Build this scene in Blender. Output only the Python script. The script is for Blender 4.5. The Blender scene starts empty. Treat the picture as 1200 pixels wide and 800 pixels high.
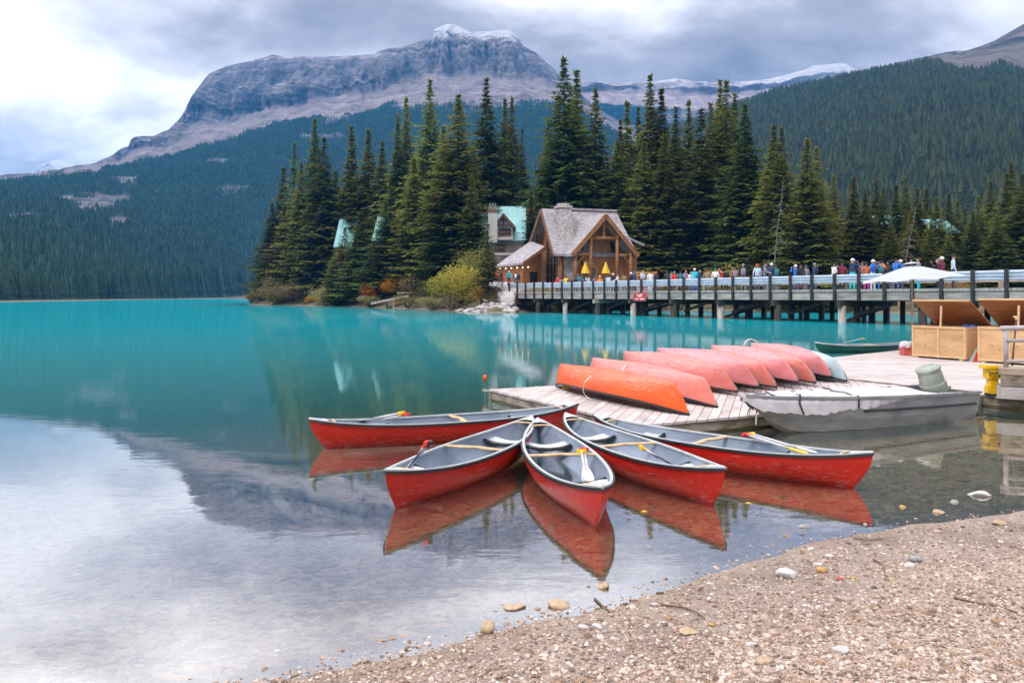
import bpy, bmesh, math, random
import numpy as np
from mathutils import Vector, Matrix, Euler
R = math.radians
random.seed(7); rng = np.random.default_rng(7)
SC = bpy.context.scene
COL = SC.collection

# ------------------------------------------------------------------ camera, sky, sun, exposure
FPX, UC, VH, CH = 960.0, 600.0, 347.0, 2.1        # focal length and horizon in photo pixels, camera height
cam_d = bpy.data.cameras.new('camera'); cam = bpy.data.objects.new('camera', cam_d); COL.objects.link(cam)
cam.location = (0, 0, CH); cam.rotation_euler = (R(90), 0, 0)
cam_d.sensor_width = 36; cam_d.lens = FPX/1200*36; cam_d.shift_y = (VH-400)/1200
cam_d.clip_start = .05; cam_d.clip_end = 30000
SC.camera = cam
SUN_EL, SUN_AZ = 48, 218           # sun high behind the camera's left shoulder, veiled by cloud
world = bpy.data.worlds.new('World'); SC.world = world; world.use_nodes = True
nt = world.node_tree; nt.nodes.clear()
def N(tree, typ, **kw):
    n = tree.nodes.new(typ)
    for k, v in kw.items():
        if k in n.inputs.keys() and not hasattr(n, k): n.inputs[k].default_value = v
        else: setattr(n, k, v)
    return n
def build_sky():
    L = nt.links.new
    out = N(nt, 'ShaderNodeOutputWorld'); bg = N(nt, 'ShaderNodeBackground')
    sky = N(nt, 'ShaderNodeTexSky', sky_type='NISHITA', sun_disc=False, sun_elevation=R(SUN_EL), sun_rotation=R(SUN_AZ), altitude=1300.0)
    tc = N(nt, 'ShaderNodeTexCoord'); sep = N(nt, 'ShaderNodeSeparateXYZ'); L(tc.outputs['Generated'], sep.inputs[0])
    # project the view direction on a cloud layer
    zc = N(nt, 'ShaderNodeMath', operation='MAXIMUM'); L(sep.outputs[2], zc.inputs[0]); zc.inputs[1].default_value = 0.0
    za = N(nt, 'ShaderNodeMath', operation='ADD'); L(zc.outputs[0], za.inputs[0]); za.inputs[1].default_value = .42
    dx = N(nt, 'ShaderNodeMath', operation='DIVIDE'); L(sep.outputs[0], dx.inputs[0]); L(za.outputs[0], dx.inputs[1])
    dy = N(nt, 'ShaderNodeMath', operation='DIVIDE'); L(sep.outputs[1], dy.inputs[0]); L(za.outputs[0], dy.inputs[1])
    cmb = N(nt, 'ShaderNodeCombineXYZ'); L(dx.outputs[0], cmb.inputs[0]); L(dy.outputs[0], cmb.inputs[1])
    mp = N(nt, 'ShaderNodeMapping'); L(cmb.outputs[0], mp.inputs[0])
    mp.inputs['Rotation'].default_value = (0, 0, R(18)); mp.inputs['Scale'].default_value = (1.0, 1.5, 1); mp.inputs['Location'].default_value = SKY_OFF
    n1 = N(nt, 'ShaderNodeTexNoise'); L(mp.outputs[0], n1.inputs['Vector'])
    n1.inputs['Scale'].default_value = 2.0; n1.inputs['Detail'].default_value = 10; n1.inputs['Roughness'].default_value = .56; n1.inputs['Distortion'].default_value = .2
    # the veiled sun brightens a broad side of the cloud deck
    dt = N(nt, 'ShaderNodeVectorMath', operation='DOT_PRODUCT'); L(tc.outputs['Generated'], dt.inputs[0]); dt.inputs[1].default_value = Vector((-.62, .72, .30)).normalized()
    gl = N(nt, 'ShaderNodeMapRange', interpolation_type='SMOOTHSTEP'); L(dt.outputs['Value'], gl.inputs[0]); gl.inputs[1].default_value = .55; gl.inputs[2].default_value = 1.0; gl.inputs[3].default_value = -.02; gl.inputs[4].default_value = .12
    ad = N(nt, 'ShaderNodeMath', operation='ADD'); L(n1.outputs['Fac'], ad.inputs[0]); L(gl.outputs[0], ad.inputs[1])
    r1 = N(nt, 'ShaderNodeValToRGB'); L(ad.outputs[0], r1.inputs[0])
    e = r1.color_ramp.elements
    e[0].position = .33; e[0].color = (.24, .228, .255, 1)
    e[1].position = .70; e[1].color = (1.32, 1.28, 1.28, 1)
    for ps_, c_ in ((.50, (.47, .44, .475, 1)), (.61, (.86, .825, .85, 1))): k = e.new(ps_-.03); k.color = c_
    # an overcast sky grows lighter with height
    gr = N(nt, 'ShaderNodeMapRange', interpolation_type='SMOOTHSTEP'); L(sep.outputs[2], gr.inputs[0])
    gr.inputs[1].default_value = .29; gr.inputs[2].default_value = .75; gr.inputs[3].default_value = 1.0; gr.inputs[4].default_value = SKY_TOP
    mul = N(nt, 'ShaderNodeMix', data_type='RGBA', blend_type='MIX'); mul.inputs[0].default_value = .0
    vm = N(nt, 'ShaderNodeVectorMath', operation='SCALE'); L(r1.outputs[0], vm.inputs[0]); L(gr.outputs[0], vm.inputs['Scale'])
    sk = N(nt, 'ShaderNodeVectorMath', operation='SCALE'); L(sky.outputs[0], sk.inputs[0]); sk.inputs['Scale'].default_value = .09
    mx = N(nt, 'ShaderNodeMix', data_type='RGBA'); mx.inputs[0].default_value = .90
    L(sk.outputs[0], mx.inputs[6]); L(vm.outputs[0], mx.inputs[7])
    L(mx.outputs[2], bg.inputs[0]); bg.inputs[1].default_value = 1.0
    L(bg.outputs[0], out.inputs[0])
SKY_OFF = (5.95, 12.6, 0); SKY_TOP = 3.0
build_sky()
sun_d = bpy.data.lights.new('sun', 'SUN'); sun = bpy.data.objects.new('sun', sun_d); COL.objects.link(sun)
sun_d.energy = 1.5; sun_d.angle = R(14); sun_d.color = (1, .95, .88)
sun.rotation_euler = (R(90-SUN_EL), 0, R(-38))      # travels toward +Y and down, from behind-left
vs = SC.view_settings; vs.view_transform = 'Standard'; vs.look = 'None'; vs.exposure = 0.5; vs.gamma = 1; vs.use_curve_mapping = False
SC.cycles.use_denoising = True; SC.cycles.max_bounces = 8; SC.cycles.transparent_max_bounces = 16
SC.cycles.volume_bounces = 1; SC.cycles.caustics_reflective = False; SC.cycles.caustics_refractive = False
SC.cycles.sample_clamp_indirect = 6

# ------------------------------------------------------------------ helpers
def W(u, v, z=0.0):
    "the point at height z that the photo shows at pixel u, v"
    Y = FPX*(CH-z)/(v-VH); return Vector(((u-UC)*Y/FPX, Y, z))
def P(u, v, Y):
    return Vector(((u-UC)*Y/FPX, Y, CH-(v-VH)*Y/FPX))
def tag(o, label=None, cat=None, group=None, kind=None):
    if label: o['label'] = label
    if cat: o['category'] = cat
    if group: o['group'] = group
    if kind: o['kind'] = kind
    return o
def link(o, parent=None):
    COL.objects.link(o)
    if parent is not None: o.parent = parent
    return o
def empty(name, loc=(0, 0, 0), rz=0.0, parent=None):
    o = bpy.data.objects.new(name, None); o.location = loc; o.rotation_euler = (0, 0, rz); o.empty_display_size = .3
    return link(o, parent)
def mesh_obj(name, me, parent=None, mats=None):
    o = bpy.data.objects.new(name, me)
    if mats and not me.materials:
        for m in (mats if isinstance(mats, (list, tuple)) else [mats]): me.materials.append(m)
    return link(o, parent)
def copy_tree(o, parent=None):
    c = o.copy(); COL.objects.link(c); c.parent = parent
    for ch in list(o.children): copy_tree(ch, c)
    return c
class MB:
    "collects geometry for one mesh"
    def __init__(s): s.v = []; s.f = []; s.m = []
    def add(s, vs, fs, mi=0):
        b = len(s.v); s.v += [tuple(p) for p in vs]; s.f += [tuple(i+b for i in f) for f in fs]; s.m += [mi]*len(fs); return s
    def box(s, c, d, rot=None, mi=0):
        c = Vector(c); h = Vector(d)/2
        vs = [Vector((x*h.x, y*h.y, z*h.z)) for z in (-1, 1) for y in (-1, 1) for x in (-1, 1)]
        if rot is not None:
            M = rot if isinstance(rot, Matrix) else Euler(rot).to_matrix(); vs = [M @ p for p in vs]
        return s.add([p+c for p in vs], [(0, 2, 3, 1), (4, 5, 7, 6), (0, 1, 5, 4), (2, 6, 7, 3), (0, 4, 6, 2), (1, 3, 7, 5)], mi)
    def bar(s, a, b, w, h, up=(0, 0, 1), mi=0):
        a = Vector(a); b = Vector(b); d = b-a; L = d.length; d.normalize(); up = Vector(up)
        if abs(d.dot(up)) > .99: up = Vector((0, 1, 0))
        x = d.cross(up).normalized(); z = x.cross(d)
        return s.box((a+b)/2, (w, L, h), Matrix((x, d, z)).transposed(), mi)
    def tube(s, pts, rad, n=8, mi=0, cap=True):
        pts = [Vector(p) for p in pts]
        rs = rad if isinstance(rad, (list, tuple)) else [rad]*len(pts)
        vs = []; x = None
        for i, p in enumerate(pts):
            d = (pts[min(i+1, len(pts)-1)]-pts[max(i-1, 0)]).normalized()
            if x is None:
                a = Vector((0, 0, 1)) if abs(d.z) < .9 else Vector((1, 0, 0)); x = d.cross(a).normalized()
            else: x = (x-d*x.dot(d)).normalized()
            y = d.cross(x)
            for k in range(n):
                t = 2*math.pi*k/n; vs.append(p+(x*math.cos(t)+y*math.sin(t))*rs[i])
        fs = [(i*n+k, i*n+(k+1) % n, (i+1)*n+(k+1) % n, (i+1)*n+k) for i in range(len(pts)-1) for k in range(n)]
        if cap: fs += [tuple(range(n-1, -1, -1)), tuple((len(pts)-1)*n+k for k in range(n))]
        return s.add(vs, fs, mi)
    def prism(s, poly, a, b, mi=0):
        "poly: list of 3D points, extruded from offset a to offset b (vectors)"
        n = len(poly); a = Vector(a); b = Vector(b)
        vs = [Vector(p)+a for p in poly]+[Vector(p)+b for p in poly]
        fs = [tuple(range(n-1, -1, -1)), tuple(range(n, 2*n))]+[(i, (i+1) % n, n+(i+1) % n, n+i) for i in range(n)]
        return s.add(vs, fs, mi)
    def grid(s, rows, mi=0, closed=False):
        nr, nc = len(rows), len(rows[0]); vs = [p for r in rows for p in r]
        fs = []
        for i in range(nr-1):
            for j in range(nc if closed else nc-1):
                j2 = (j+1) % nc; fs.append((i*nc+j, i*nc+j2, (i+1)*nc+j2, (i+1)*nc+j))
        return s.add(vs, fs, mi)
    def mesh(s, name, smooth=False, fixn=True):
        me = bpy.data.meshes.new(name); me.from_pydata(s.v, [], s.f)
        me.polygons.foreach_set('material_index', s.m)
        if fixn:
            bm = bmesh.new(); bm.from_mesh(me); bmesh.ops.recalc_face_normals(bm, faces=bm.faces); bm.to_mesh(me); bm.free()
        if smooth: me.shade_smooth()
        me.update(); return me
    def build(s, name, mats, parent=None, smooth=False, fixn=True):
        return mesh_obj(name, s.mesh(name, smooth, fixn), parent, mats)
def fast_mesh(name, V, F, mi=None):
    "V (n,3) array, F (m,k) array"
    me = bpy.data.meshes.new(name); k = F.shape[1]
    me.vertices.add(len(V)); me.vertices.foreach_set('co', np.ascontiguousarray(V, dtype=np.float32).ravel())
    me.loops.add(F.size); me.loops.foreach_set('vertex_index', np.ascontiguousarray(F, dtype=np.int32).ravel())
    me.polygons.add(len(F)); me.polygons.foreach_set('loop_start', np.arange(0, F.size, k, dtype=np.int32))
    if mi is not None: me.polygons.foreach_set('material_index', np.asarray(mi, dtype=np.int32))
    me.update(calc_edges=True); me.validate(); return me
def grid_faces(nr, nc):
    i, j = np.meshgrid(np.arange(nr-1), np.arange(nc-1), indexing='ij'); a = (i*nc+j).ravel()
    return np.stack([a, a+1, a+nc+1, a+nc], 1)

# numpy gradient noise
_perm = rng.permutation(512); _perm = np.concatenate([_perm, _perm])
_ang = rng.random(1024)*2*np.pi; _g = np.stack([np.cos(_ang), np.sin(_ang)], 1)
def perlin(x, y):
    xi = np.floor(x).astype(int); yi = np.floor(y).astype(int); xf = x-xi; yf = y-yi
    f = lambda t: t*t*t*(t*(t*6-15)+10)
    u, w = f(xf), f(yf)
    def gr(ix, iy, dx, dy):
        h = _perm[(_perm[ix & 511]+iy) & 511]; g = _g[h]; return g[..., 0]*dx+g[..., 1]*dy
    a = gr(xi, yi, xf, yf); b = gr(xi+1, yi, xf-1, yf); c = gr(xi, yi+1, xf, yf-1); d = gr(xi+1, yi+1, xf-1, yf-1)
    return (a*(1-u)+b*u)*(1-w)+(c*(1-u)+d*u)*w
def fbm(x, y, o=5, g=.5, ridged=False):
    s = 0; a = 1.0; t = 0
    for i in range(o):
        n = perlin(x*2**i+17.3*i, y*2**i-9.1*i)
        s = s+a*((1-2*np.abs(n)) if ridged else n); t += a; a *= g
    return s/t

# ------------------------------------------------------------------ materials
MATS = {}
def mat(name, c1, c2=None, scale=6.0, rough=.8, bump=0.0, bscale=None, metal=0.0, stretch=(1, 1, 1), rnd=0.0, detail=5, spec=.5, coat=0.0, mid=(.35, .65), coords='Object', hue=0.0, trans=0.0):
    if name in MATS: return MATS[name]
    m = bpy.data.materials.new(name); m.use_nodes = True; t = m.node_tree; L = t.links.new
    b = t.nodes['Principled BSDF']; b.inputs['Roughness'].default_value = rough; b.inputs['Metallic'].default_value = metal
    b.inputs['Specular IOR Level'].default_value = spec; b.inputs['Coat Weight'].default_value = coat; b.inputs['Coat Roughness'].default_value = .15
    c2 = c2 or c1
    tc = N(t, 'ShaderNodeTexCoord'); mp = N(t, 'ShaderNodeMapping'); mp.inputs['Scale'].default_value = stretch
    L(tc.outputs[coords], mp.inputs[0])
    oi = N(t, 'ShaderNodeObjectInfo')
    ad = N(t, 'ShaderNodeVectorMath', operation='MULTIPLY_ADD'); L(oi.outputs['Random'], ad.inputs[0]); ad.inputs[1].default_value = (37, 53, 71) if rnd else (0, 0, 0); L(mp.outputs[0], ad.inputs[2])
    n = N(t, 'ShaderNodeTexNoise'); L(ad.outputs[0], n.inputs['Vector']); n.inputs['Scale'].default_value = scale; n.inputs['Detail'].default_value = detail; n.inputs['Roughness'].default_value = .6
    r = N(t, 'ShaderNodeValToRGB'); L(n.outputs['Fac'], r.inputs[0]); e = r.color_ramp.elements
    e[0].position, e[1].position = mid; e[0].color = (*c1, 1); e[1].color = (*c2, 1)
    col = r.outputs[0]
    if rnd or hue:
        h = N(t, 'ShaderNodeHueSaturation'); L(col, h.inputs['Color'])
        mr = N(t, 'ShaderNodeMapRange'); L(oi.outputs['Random'], mr.inputs[0]); mr.inputs[3].default_value = 1-rnd; mr.inputs[4].default_value = 1+rnd; L(mr.outputs[0], h.inputs['Value'])
        if hue:
            fr = N(t, 'ShaderNodeMath', operation='MULTIPLY'); L(oi.outputs['Random'], fr.inputs[0]); fr.inputs[1].default_value = 7.31
            fc = N(t, 'ShaderNodeMath', operation='FRACT'); L(fr.outputs[0], fc.inputs[0])
            mh = N(t, 'ShaderNodeMapRange'); L(fc.outputs[0], mh.inputs[0]); mh.inputs[3].default_value = .5-hue; mh.inputs[4].default_value = .5+hue; L(mh.outputs[0], h.inputs['Hue'])
        col = h.outputs[0]
    L(col, b.inputs['Base Color'])
    if bump:
        n2 = N(t, 'ShaderNodeTexNoise'); L(ad.outputs[0], n2.inputs['Vector']); n2.inputs['Scale'].default_value = bscale or scale*3; n2.inputs['Detail'].default_value = 6
        bp = N(t, 'ShaderNodeBump'); L(n2.outputs['Fac'], bp.inputs['Height']); bp.inputs['Strength'].default_value = min(1, bump); bp.inputs['Distance'].default_value = .02*max(1, bump)
        L(bp.outputs[0], b.inputs['Normal'])
    MATS[name] = m; return m
def leaf_mat(name, c1, c2, scale=.6, rnd=.18, hue=.02, c3=None, transl=.48):
    if name in MATS: return MATS[name]
    m = mat(name, c1, c2, scale=scale, rough=.75, rnd=rnd, hue=hue, spec=.25, mid=(.38, .62))
    t = m.node_tree; b = t.nodes['Principled BSDF']; L = t.links.new
    tr = N(t, 'ShaderNodeBsdfTranslucent'); src = b.inputs['Base Color'].links[0].from_socket; L(src, tr.inputs[0])
    mx = N(t, 'ShaderNodeMixShader'); mx.inputs[0].default_value = transl; L(b.outputs[0], mx.inputs[1]); L(tr.outputs[0], mx.inputs[2])
    L(mx.outputs[0], t.nodes['Material Output'].inputs[0]); return m

# ------------------------------------------------------------------ land, lake bed, water
def sdf_poly(X, Y, poly):
    "distance to a closed polygon, positive inside"
    p = np.asarray(poly, float); q = np.roll(p, -1, 0)
    d2 = np.full(X.shape, 1e18); ins = np.zeros(X.shape, bool)
    for (ax, ay), (bx, by) in zip(p, q):
        ex, ey = bx-ax, by-ay; t = np.clip(((X-ax)*ex+(Y-ay)*ey)/(ex*ex+ey*ey+1e-12), 0, 1)
        d2 = np.minimum(d2, (X-ax-t*ex)**2+(Y-ay-t*ey)**2)
        c = ((ay > Y) != (by > Y)) & (X < (bx-ax)*(Y-ay)/((by-ay) if by != ay else 1e-12)+ax); ins ^= c
    d = np.sqrt(d2); return np.where(ins, d, -d)
def w2(u, v): p = W(u, v); return (p.x, p.y)
BEACH = [(-60, -30), (-14, -3.2), (-6, 1.6), (-3, 3.45), (-1.9, 4.1), (-1.2, 4.5), (-.25, 4.98), (.15, 5.3), (.6, 5.5), (1.1, 5.95), (1.75, 6.35), (2.4, 6.85), (3.25, 7.3), (4.2, 7.75), (5.4, 8.2), (8, 9.2), (12, 11), (20, 14), (34, 17), (44, 22), (60, 30), (90, 40), (160, 50), (900, 60), (900, -400), (-60, -400)]
NECK = [w2(288, 356.3), w2(310, 357), w2(345, 357.6), w2(400, 358.6), w2(450, 360.2), w2(500, 362.3), w2(540, 364), w2(575, 366.5), (-.5, 107.5), (3, 112), (12, 121), (30, 122), (48, 108), (58, 85), (70, 66), (100, 55), (160, 50), (900, 60), (2600, 400), (2600, 3000), (500, 1500), (120, 700), (10, 330), (-40, 262), (-66, 240)]
FAR = [(-3000, 120), (-600, 215), (-330, 270), w2(0, 353.6), w2(60, 352.6), w2(120, 351.6), w2(200, 350.4), w2(285, 349.6), (-60, 900), (150, 860), (600, 1500), (2600, 3000), (2600, 4800), (-3000, 4800)]
def land_height(X, Y):
    sb = sdf_poly(X, Y, BEACH); sn = sdf_poly(X, Y, NECK); sf = sdf_poly(X, Y, FAR)
    near = np.exp(-((X-2)**2+(Y-6)**2)/400)
    nz = fbm(X*.8, Y*.8, 4)*.03*near+fbm(X*.25+5, Y*.25, 3)*.25*(1-near)
    sb = sb+fbm(X*1.3+3, Y*1.3, 4)*.20*near
    up = np.where(sb > 0, np.minimum(sb*.022+np.clip(sb-.8, 0, 60)*.03, 1.2), 0)
    upn = np.where(sn > 0, np.minimum(sn*.42, 2.6)+np.clip(sn-14, 0, 120)*.015, 0)
    upf = np.where(sf > 0, np.minimum(sf*.05, 6), 0)
    d = np.minimum(np.minimum(-sb, -sn*1.0), -sf)          # distance to the nearest shore where all are water
    dep = np.where(d < 6, .038*d, .228+(d-6)*.115); dep = np.minimum(dep, 14)
    wet = (sb <= 0) & (sn <= 0) & (sf <= 0)
    # the bed under the lodge point falls away faster than the beach
    dn = np.minimum(-sn, -sf); depn = np.minimum(dn*.25, 14); dep = np.where((dn < -sb) & wet, depn, dep)
    z = np.where(wet, -dep, np.maximum(np.maximum(up, upn), upf))
    amp = np.where(wet, np.clip(dep*2, .1, 1), np.clip(np.abs(np.maximum(np.maximum(sb, sn), sf)), 0, 1))
    return z+nz*amp, dep*wet
xs = 5.0*np.sinh(np.linspace(-6.9, 6.9, 560)); ys = 4.5+5.0*np.sinh(np.linspace(-4.6, 7.55, 480))
GX, GY = np.meshgrid(xs, ys); GZ, GD = land_height(GX, GY)
def hz(x, y):
    return float(land_height(np.array([float(x)]), np.array([float(y)]))[0][0])

def ground_material():
    m = bpy.data.materials.new('shore_ground'); m.use_nodes = True; t = m.node_tree; L = t.links.new; b = t.nodes['Principled BSDF']
    geo = N(t, 'ShaderNodeNewGeometry'); sep = N(t, 'ShaderNodeSeparateXYZ'); L(geo.outputs['Position'], sep.inputs[0])
    # gravel of the beach
    n1 = N(t, 'ShaderNodeTexNoise'); L(geo.outputs['Position'], n1.inputs['Vector']); n1.inputs['Scale'].default_value = 1.6; n1.inputs['Detail'].default_value = 7
    r1 = N(t, 'ShaderNodeValToRGB'); L(n1.outputs[0], r1.inputs[0]); e = r1.color_ramp.elements
    e[0].position = .35; e[0].color = (.27, .20, .16, 1); e[1].position = .68; e[1].color = (.46, .37, .31, 1)
    v1 = N(t, 'ShaderNodeTexVoronoi'); L(geo.outputs['Position'], v1.inputs['Vector']); v1.inputs['Scale'].default_value = 42
    hv = N(t, 'ShaderNodeMix', data_type='RGBA', blend_type='MULTIPLY'); hv.inputs[0].default_value = .7
    rv = N(t, 'ShaderNodeValToRGB'); L(v1.outputs['Color'], rv.inputs[0]); ee = rv.color_ramp.elements; ee[0].color = (.5, .47, .45, 1); ee[1].color = (1.25, 1.2, 1.15, 1)
    L(r1.outputs[0], hv.inputs[6]); L(rv.outputs[0], hv.inputs[7])
    # gravel soaked by the lake is darker
    wz = N(t, 'ShaderNodeMapRange'); L(sep.outputs[2], wz.inputs[0]); wz.inputs[1].default_value = .004; wz.inputs[2].default_value = .035; wz.inputs[3].default_value = .70; wz.inputs[4].default_value = 1.0
    hs = N(t, 'ShaderNodeVectorMath', operation='SCALE'); L(hv.outputs[2], hs.inputs[0]); L(wz.outputs[0], hs.inputs['Scale'])
    # stones on the bed: flat plates of brown silt-covered rock
    wv = N(t, 'ShaderNodeTexNoise'); L(geo.outputs['Position'], wv.inputs['Vector']); wv.inputs['Scale'].default_value = 3
    wm = N(t, 'ShaderNodeVectorMath', operation='MULTIPLY_ADD'); L(wv.outputs['Color'], wm.inputs[0]); wm.inputs[1].default_value = (.25, .25, 0); L(geo.outputs['Position'], wm.inputs[2])
    v2 = N(t, 'ShaderNodeTexVoronoi', feature='DISTANCE_TO_EDGE'); L(wm.outputs[0], v2.inputs['Vector']); v2.inputs['Scale'].default_value = 7.5
    v2c = N(t, 'ShaderNodeTexVoronoi'); L(wm.outputs[0], v2c.inputs['Vector']); v2c.inputs['Scale'].default_value = 7.5
    r2 = N(t, 'ShaderNodeValToRGB'); L(v2.outputs['Distance'], r2.inputs[0]); e2 = r2.color_ramp.elements
    e2[0].position = .0; e2[0].color = (.24, .165, .09, 1); e2[1].position = .09; e2[1].color = (.66, .50, .30, 1)
    r2b = N(t, 'ShaderNodeMix', data_type='RGBA', blend_type='MULTIPLY'); r2b.inputs[0].default_value = .55; L(r2.outputs[0], r2b.inputs[6])
    rb = N(t, 'ShaderNodeValToRGB'); L(v2c.outputs['Color'], rb.inputs[0]); rb.color_ramp.elements[0].color = (.6, .55, .5, 1); rb.color_ramp.elements[1].color = (1.2, 1.15, 1.1, 1)
    L(rb.outputs[0], r2b.inputs[7])
    fz = N(t, 'ShaderNodeMapRange'); L(sep.outputs[2], fz.inputs[0]); fz.inputs[1].default_value = -.045; fz.inputs[2].default_value = .008
    mx = N(t, 'ShaderNodeMix', data_type='RGBA'); L(fz.outputs[0], mx.inputs[0]); L(r2b.outputs[2], mx.inputs[6]); L(hs.outputs[0], mx.inputs[7])
    # forest soil and dry grass beyond the bridge and on the point
    n3 = N(t, 'ShaderNodeTexNoise'); L(geo.outputs['Position'], n3.inputs['Vector']); n3.inputs['Scale'].default_value = .35; n3.inputs['Detail'].default_value = 6
    r3 = N(t, 'ShaderNodeValToRGB'); L(n3.outputs[0], r3.inputs[0]); e3 = r3.color_ramp.elements; e3[0].position = .4; e3[0].color = (.05, .05, .022, 1); e3[1].position = .66; e3[1].color = (.17, .13, .07, 1)
    fy = N(t, 'ShaderNodeMapRange'); L(sep.outputs[1], fy.inputs[0]); fy.inputs[1].default_value = 40; fy.inputs[2].default_value = 60
    fz2 = N(t, 'ShaderNodeMapRange'); L(sep.outputs[2], fz2.inputs[0]); fz2.inputs[1].default_value = .0; fz2.inputs[2].default_value = .12
    fm = N(t, 'ShaderNodeMath', operation='MULTIPLY'); L(fy.outputs[0], fm.inputs[0]); L(fz2.outputs[0], fm.inputs[1])
    mx2 = N(t, 'ShaderNodeMix', data_type='RGBA'); L(fm.outputs[0], mx2.inputs[0]); L(mx.outputs[2], mx2.inputs[6]); L(r3.outputs[0], mx2.inputs[7])
    L(mx2.outputs[2], b.inputs['Base Color'])
    # wet gravel at the water's edge is glossier
    wt = N(t, 'ShaderNodeMapRange'); L(sep.outputs[2], wt.inputs[0]); wt.inputs[1].default_value = .0; wt.inputs[2].default_value = .06; wt.inputs[3].default_value = .42; wt.inputs[4].default_value = .95
    L(wt.outputs[0], b.inputs['Roughness'])
    nb = N(t, 'ShaderNodeTexNoise'); L(geo.outputs['Position'], nb.inputs['Vector']); nb.inputs['Scale'].default_value = 55; nb.inputs['Detail'].default_value = 6
    ab = N(t, 'ShaderNodeMath', operation='ADD'); L(nb.outputs[0], ab.inputs[0]); L(v1.outputs['Distance'], ab.inputs[1])
    bp = N(t, 'ShaderNodeBump'); L(ab.outputs[0], bp.inputs['Height']); bp.inputs['Strength'].default_value = .7; bp.inputs['Distance'].default_value = .012
    L(bp.outputs[0], b.inputs['Normal']); return m
V = np.stack([GX, GY, GZ], -1).reshape(-1, 3)
me = fast_mesh('ground', V, grid_faces(*GX.shape)); me.shade_smooth()
tag(mesh_obj('ground', me, None, ground_material()), kind='structure')

def water_material():
    m = bpy.data.materials.new('lake_water'); m.use_nodes = True; t = m.node_tree; L = t.links.new
    t.nodes.remove(t.nodes['Principled BSDF']); out = t.nodes['Material Output']
    at = N(t, 'ShaderNodeAttribute', attribute_name='depth')
    k = N(t, 'ShaderNodeMath', operation='MULTIPLY'); L(at.outputs['Fac'], k.inputs[0]); k.inputs[1].default_value = -.72
    ex = N(t, 'ShaderNodeMath', operation='EXPONENT'); L(k.outputs[0], ex.inputs[0])
    inv = N(t, 'ShaderNodeMath', operation='SUBTRACT'); inv.inputs[0].default_value = 1; L(ex.outputs[0], inv.inputs[1])
    # glacial silt in the water: greener where shallow, blue-turquoise where deep
    k2 = N(t, 'ShaderNodeMath', operation='MULTIPLY'); L(at.outputs['Fac'], k2.inputs[0]); k2.inputs[1].default_value = -.45
    ex2 = N(t, 'ShaderNodeMath', operation='EXPONENT'); L(k2.outputs[0], ex2.inputs[0])
    cm = N(t, 'ShaderNodeMix', data_type='RGBA'); L(ex2.outputs[0], cm.inputs[0]); cm.inputs[6].default_value = (.01, .38, .46, 1); cm.inputs[7].default_value = (.13, .37, .32, 1)
    silt = N(t, 'ShaderNodeBsdfDiffuse'); L(cm.outputs[2], silt.inputs[0])
    tr = N(t, 'ShaderNodeBsdfTransparent'); tr.inputs[0].default_value = (.93, .95, .93, 1)
    body = N(t, 'ShaderNodeMixShader'); L(inv.outputs[0], body.inputs[0]); L(tr.outputs[0], body.inputs[1]); L(silt.outputs[0], body.inputs[2])
    # ripples
    geo = N(t, 'ShaderNodeNewGeometry'); mp = N(t, 'ShaderNodeMapping'); L(geo.outputs['Position'], mp.inputs[0]); mp.inputs['Scale'].default_value = (1, 2.2, 1); mp.inputs['Rotation'].default_value = (0, 0, R(12))
    n1 = N(t, 'ShaderNodeTexNoise'); L(mp.outputs[0], n1.inputs['Vector']); n1.inputs['Scale'].default_value = 1.1; n1.inputs['Detail'].default_value = 5; n1.inputs['Roughness'].default_value = .55
    n2 = N(t, 'ShaderNodeTexNoise'); L(geo.outputs['Position'], n2.inputs['Vector']); n2.inputs['Scale'].default_value = .12; n2.inputs['Detail'].default_value = 2
    r2 = N(t, 'ShaderNodeMapRange'); L(n2.outputs[0], r2.inputs[0]); r2.inputs[1].default_value = .4; r2.inputs[2].default_value = .65; r2.inputs[3].default_value = .35; r2.inputs[4].default_value = 1.0
    mu = N(t, 'ShaderNodeMath', operation='MULTIPLY'); L(n1.outputs[0], mu.inputs[0]); L(r2.outputs[0], mu.inputs[1])
    bp = N(t, 'ShaderNodeBump'); L(mu.outputs[0], bp.inputs['Height']); bp.inputs['Strength'].default_value = 1.0; bp.inputs['Distance'].default_value = .0032
    gl = N(t, 'ShaderNodeBsdfGlossy'); gl.inputs['Roughness'].default_value = .008; L(bp.outputs[0], gl.inputs['Normal'])
    fr = N(t, 'ShaderNodeFresnel'); fr.inputs[0].default_value = 1.33; L(bp.outputs[0], fr.inputs['Normal'])
    # the mean slope of the ripples keeps the far water from turning into a full mirror
    cap = N(t, 'ShaderNodeValToRGB'); L(fr.outputs[0], cap.inputs[0]); ce = cap.color_ramp.elements; ce[0].position = .02; ce[0].color = (.05,)*3+(1,); ce[1].position = .75; ce[1].color = (.66,)*3+(1,)
    for ps_, vl_ in ((.055, .46), (.10, .64), (.18, .76), (.30, .76), (.45, .68)): el = ce.new(ps_); el.color = (vl_,)*3+(1,)
    mx = N(t, 'ShaderNodeMixShader'); L(cap.outputs[0], mx.inputs[0]); L(body.outputs[0], mx.inputs[1]); L(gl.outputs[0], mx.inputs[2])
    L(mx.outputs[0], out.inputs[0]); return m
wx = 6.0*np.sinh(np.linspace(-6.7, 6.0, 300)); wy = 4.5+6.0*np.sinh(np.linspace(-2.2, 6.2, 300))
WX, WY = np.meshgrid(wx, wy); _, WD = land_height(WX, WY)
me = fast_mesh('lake_water', np.stack([WX, WY, np.zeros_like(WX)], -1).reshape(-1, 3), grid_faces(*WX.shape))
a = me.attributes.new('depth', 'FLOAT', 'POINT'); a.data.foreach_set('value', WD.ravel().astype(np.float32))
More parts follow.
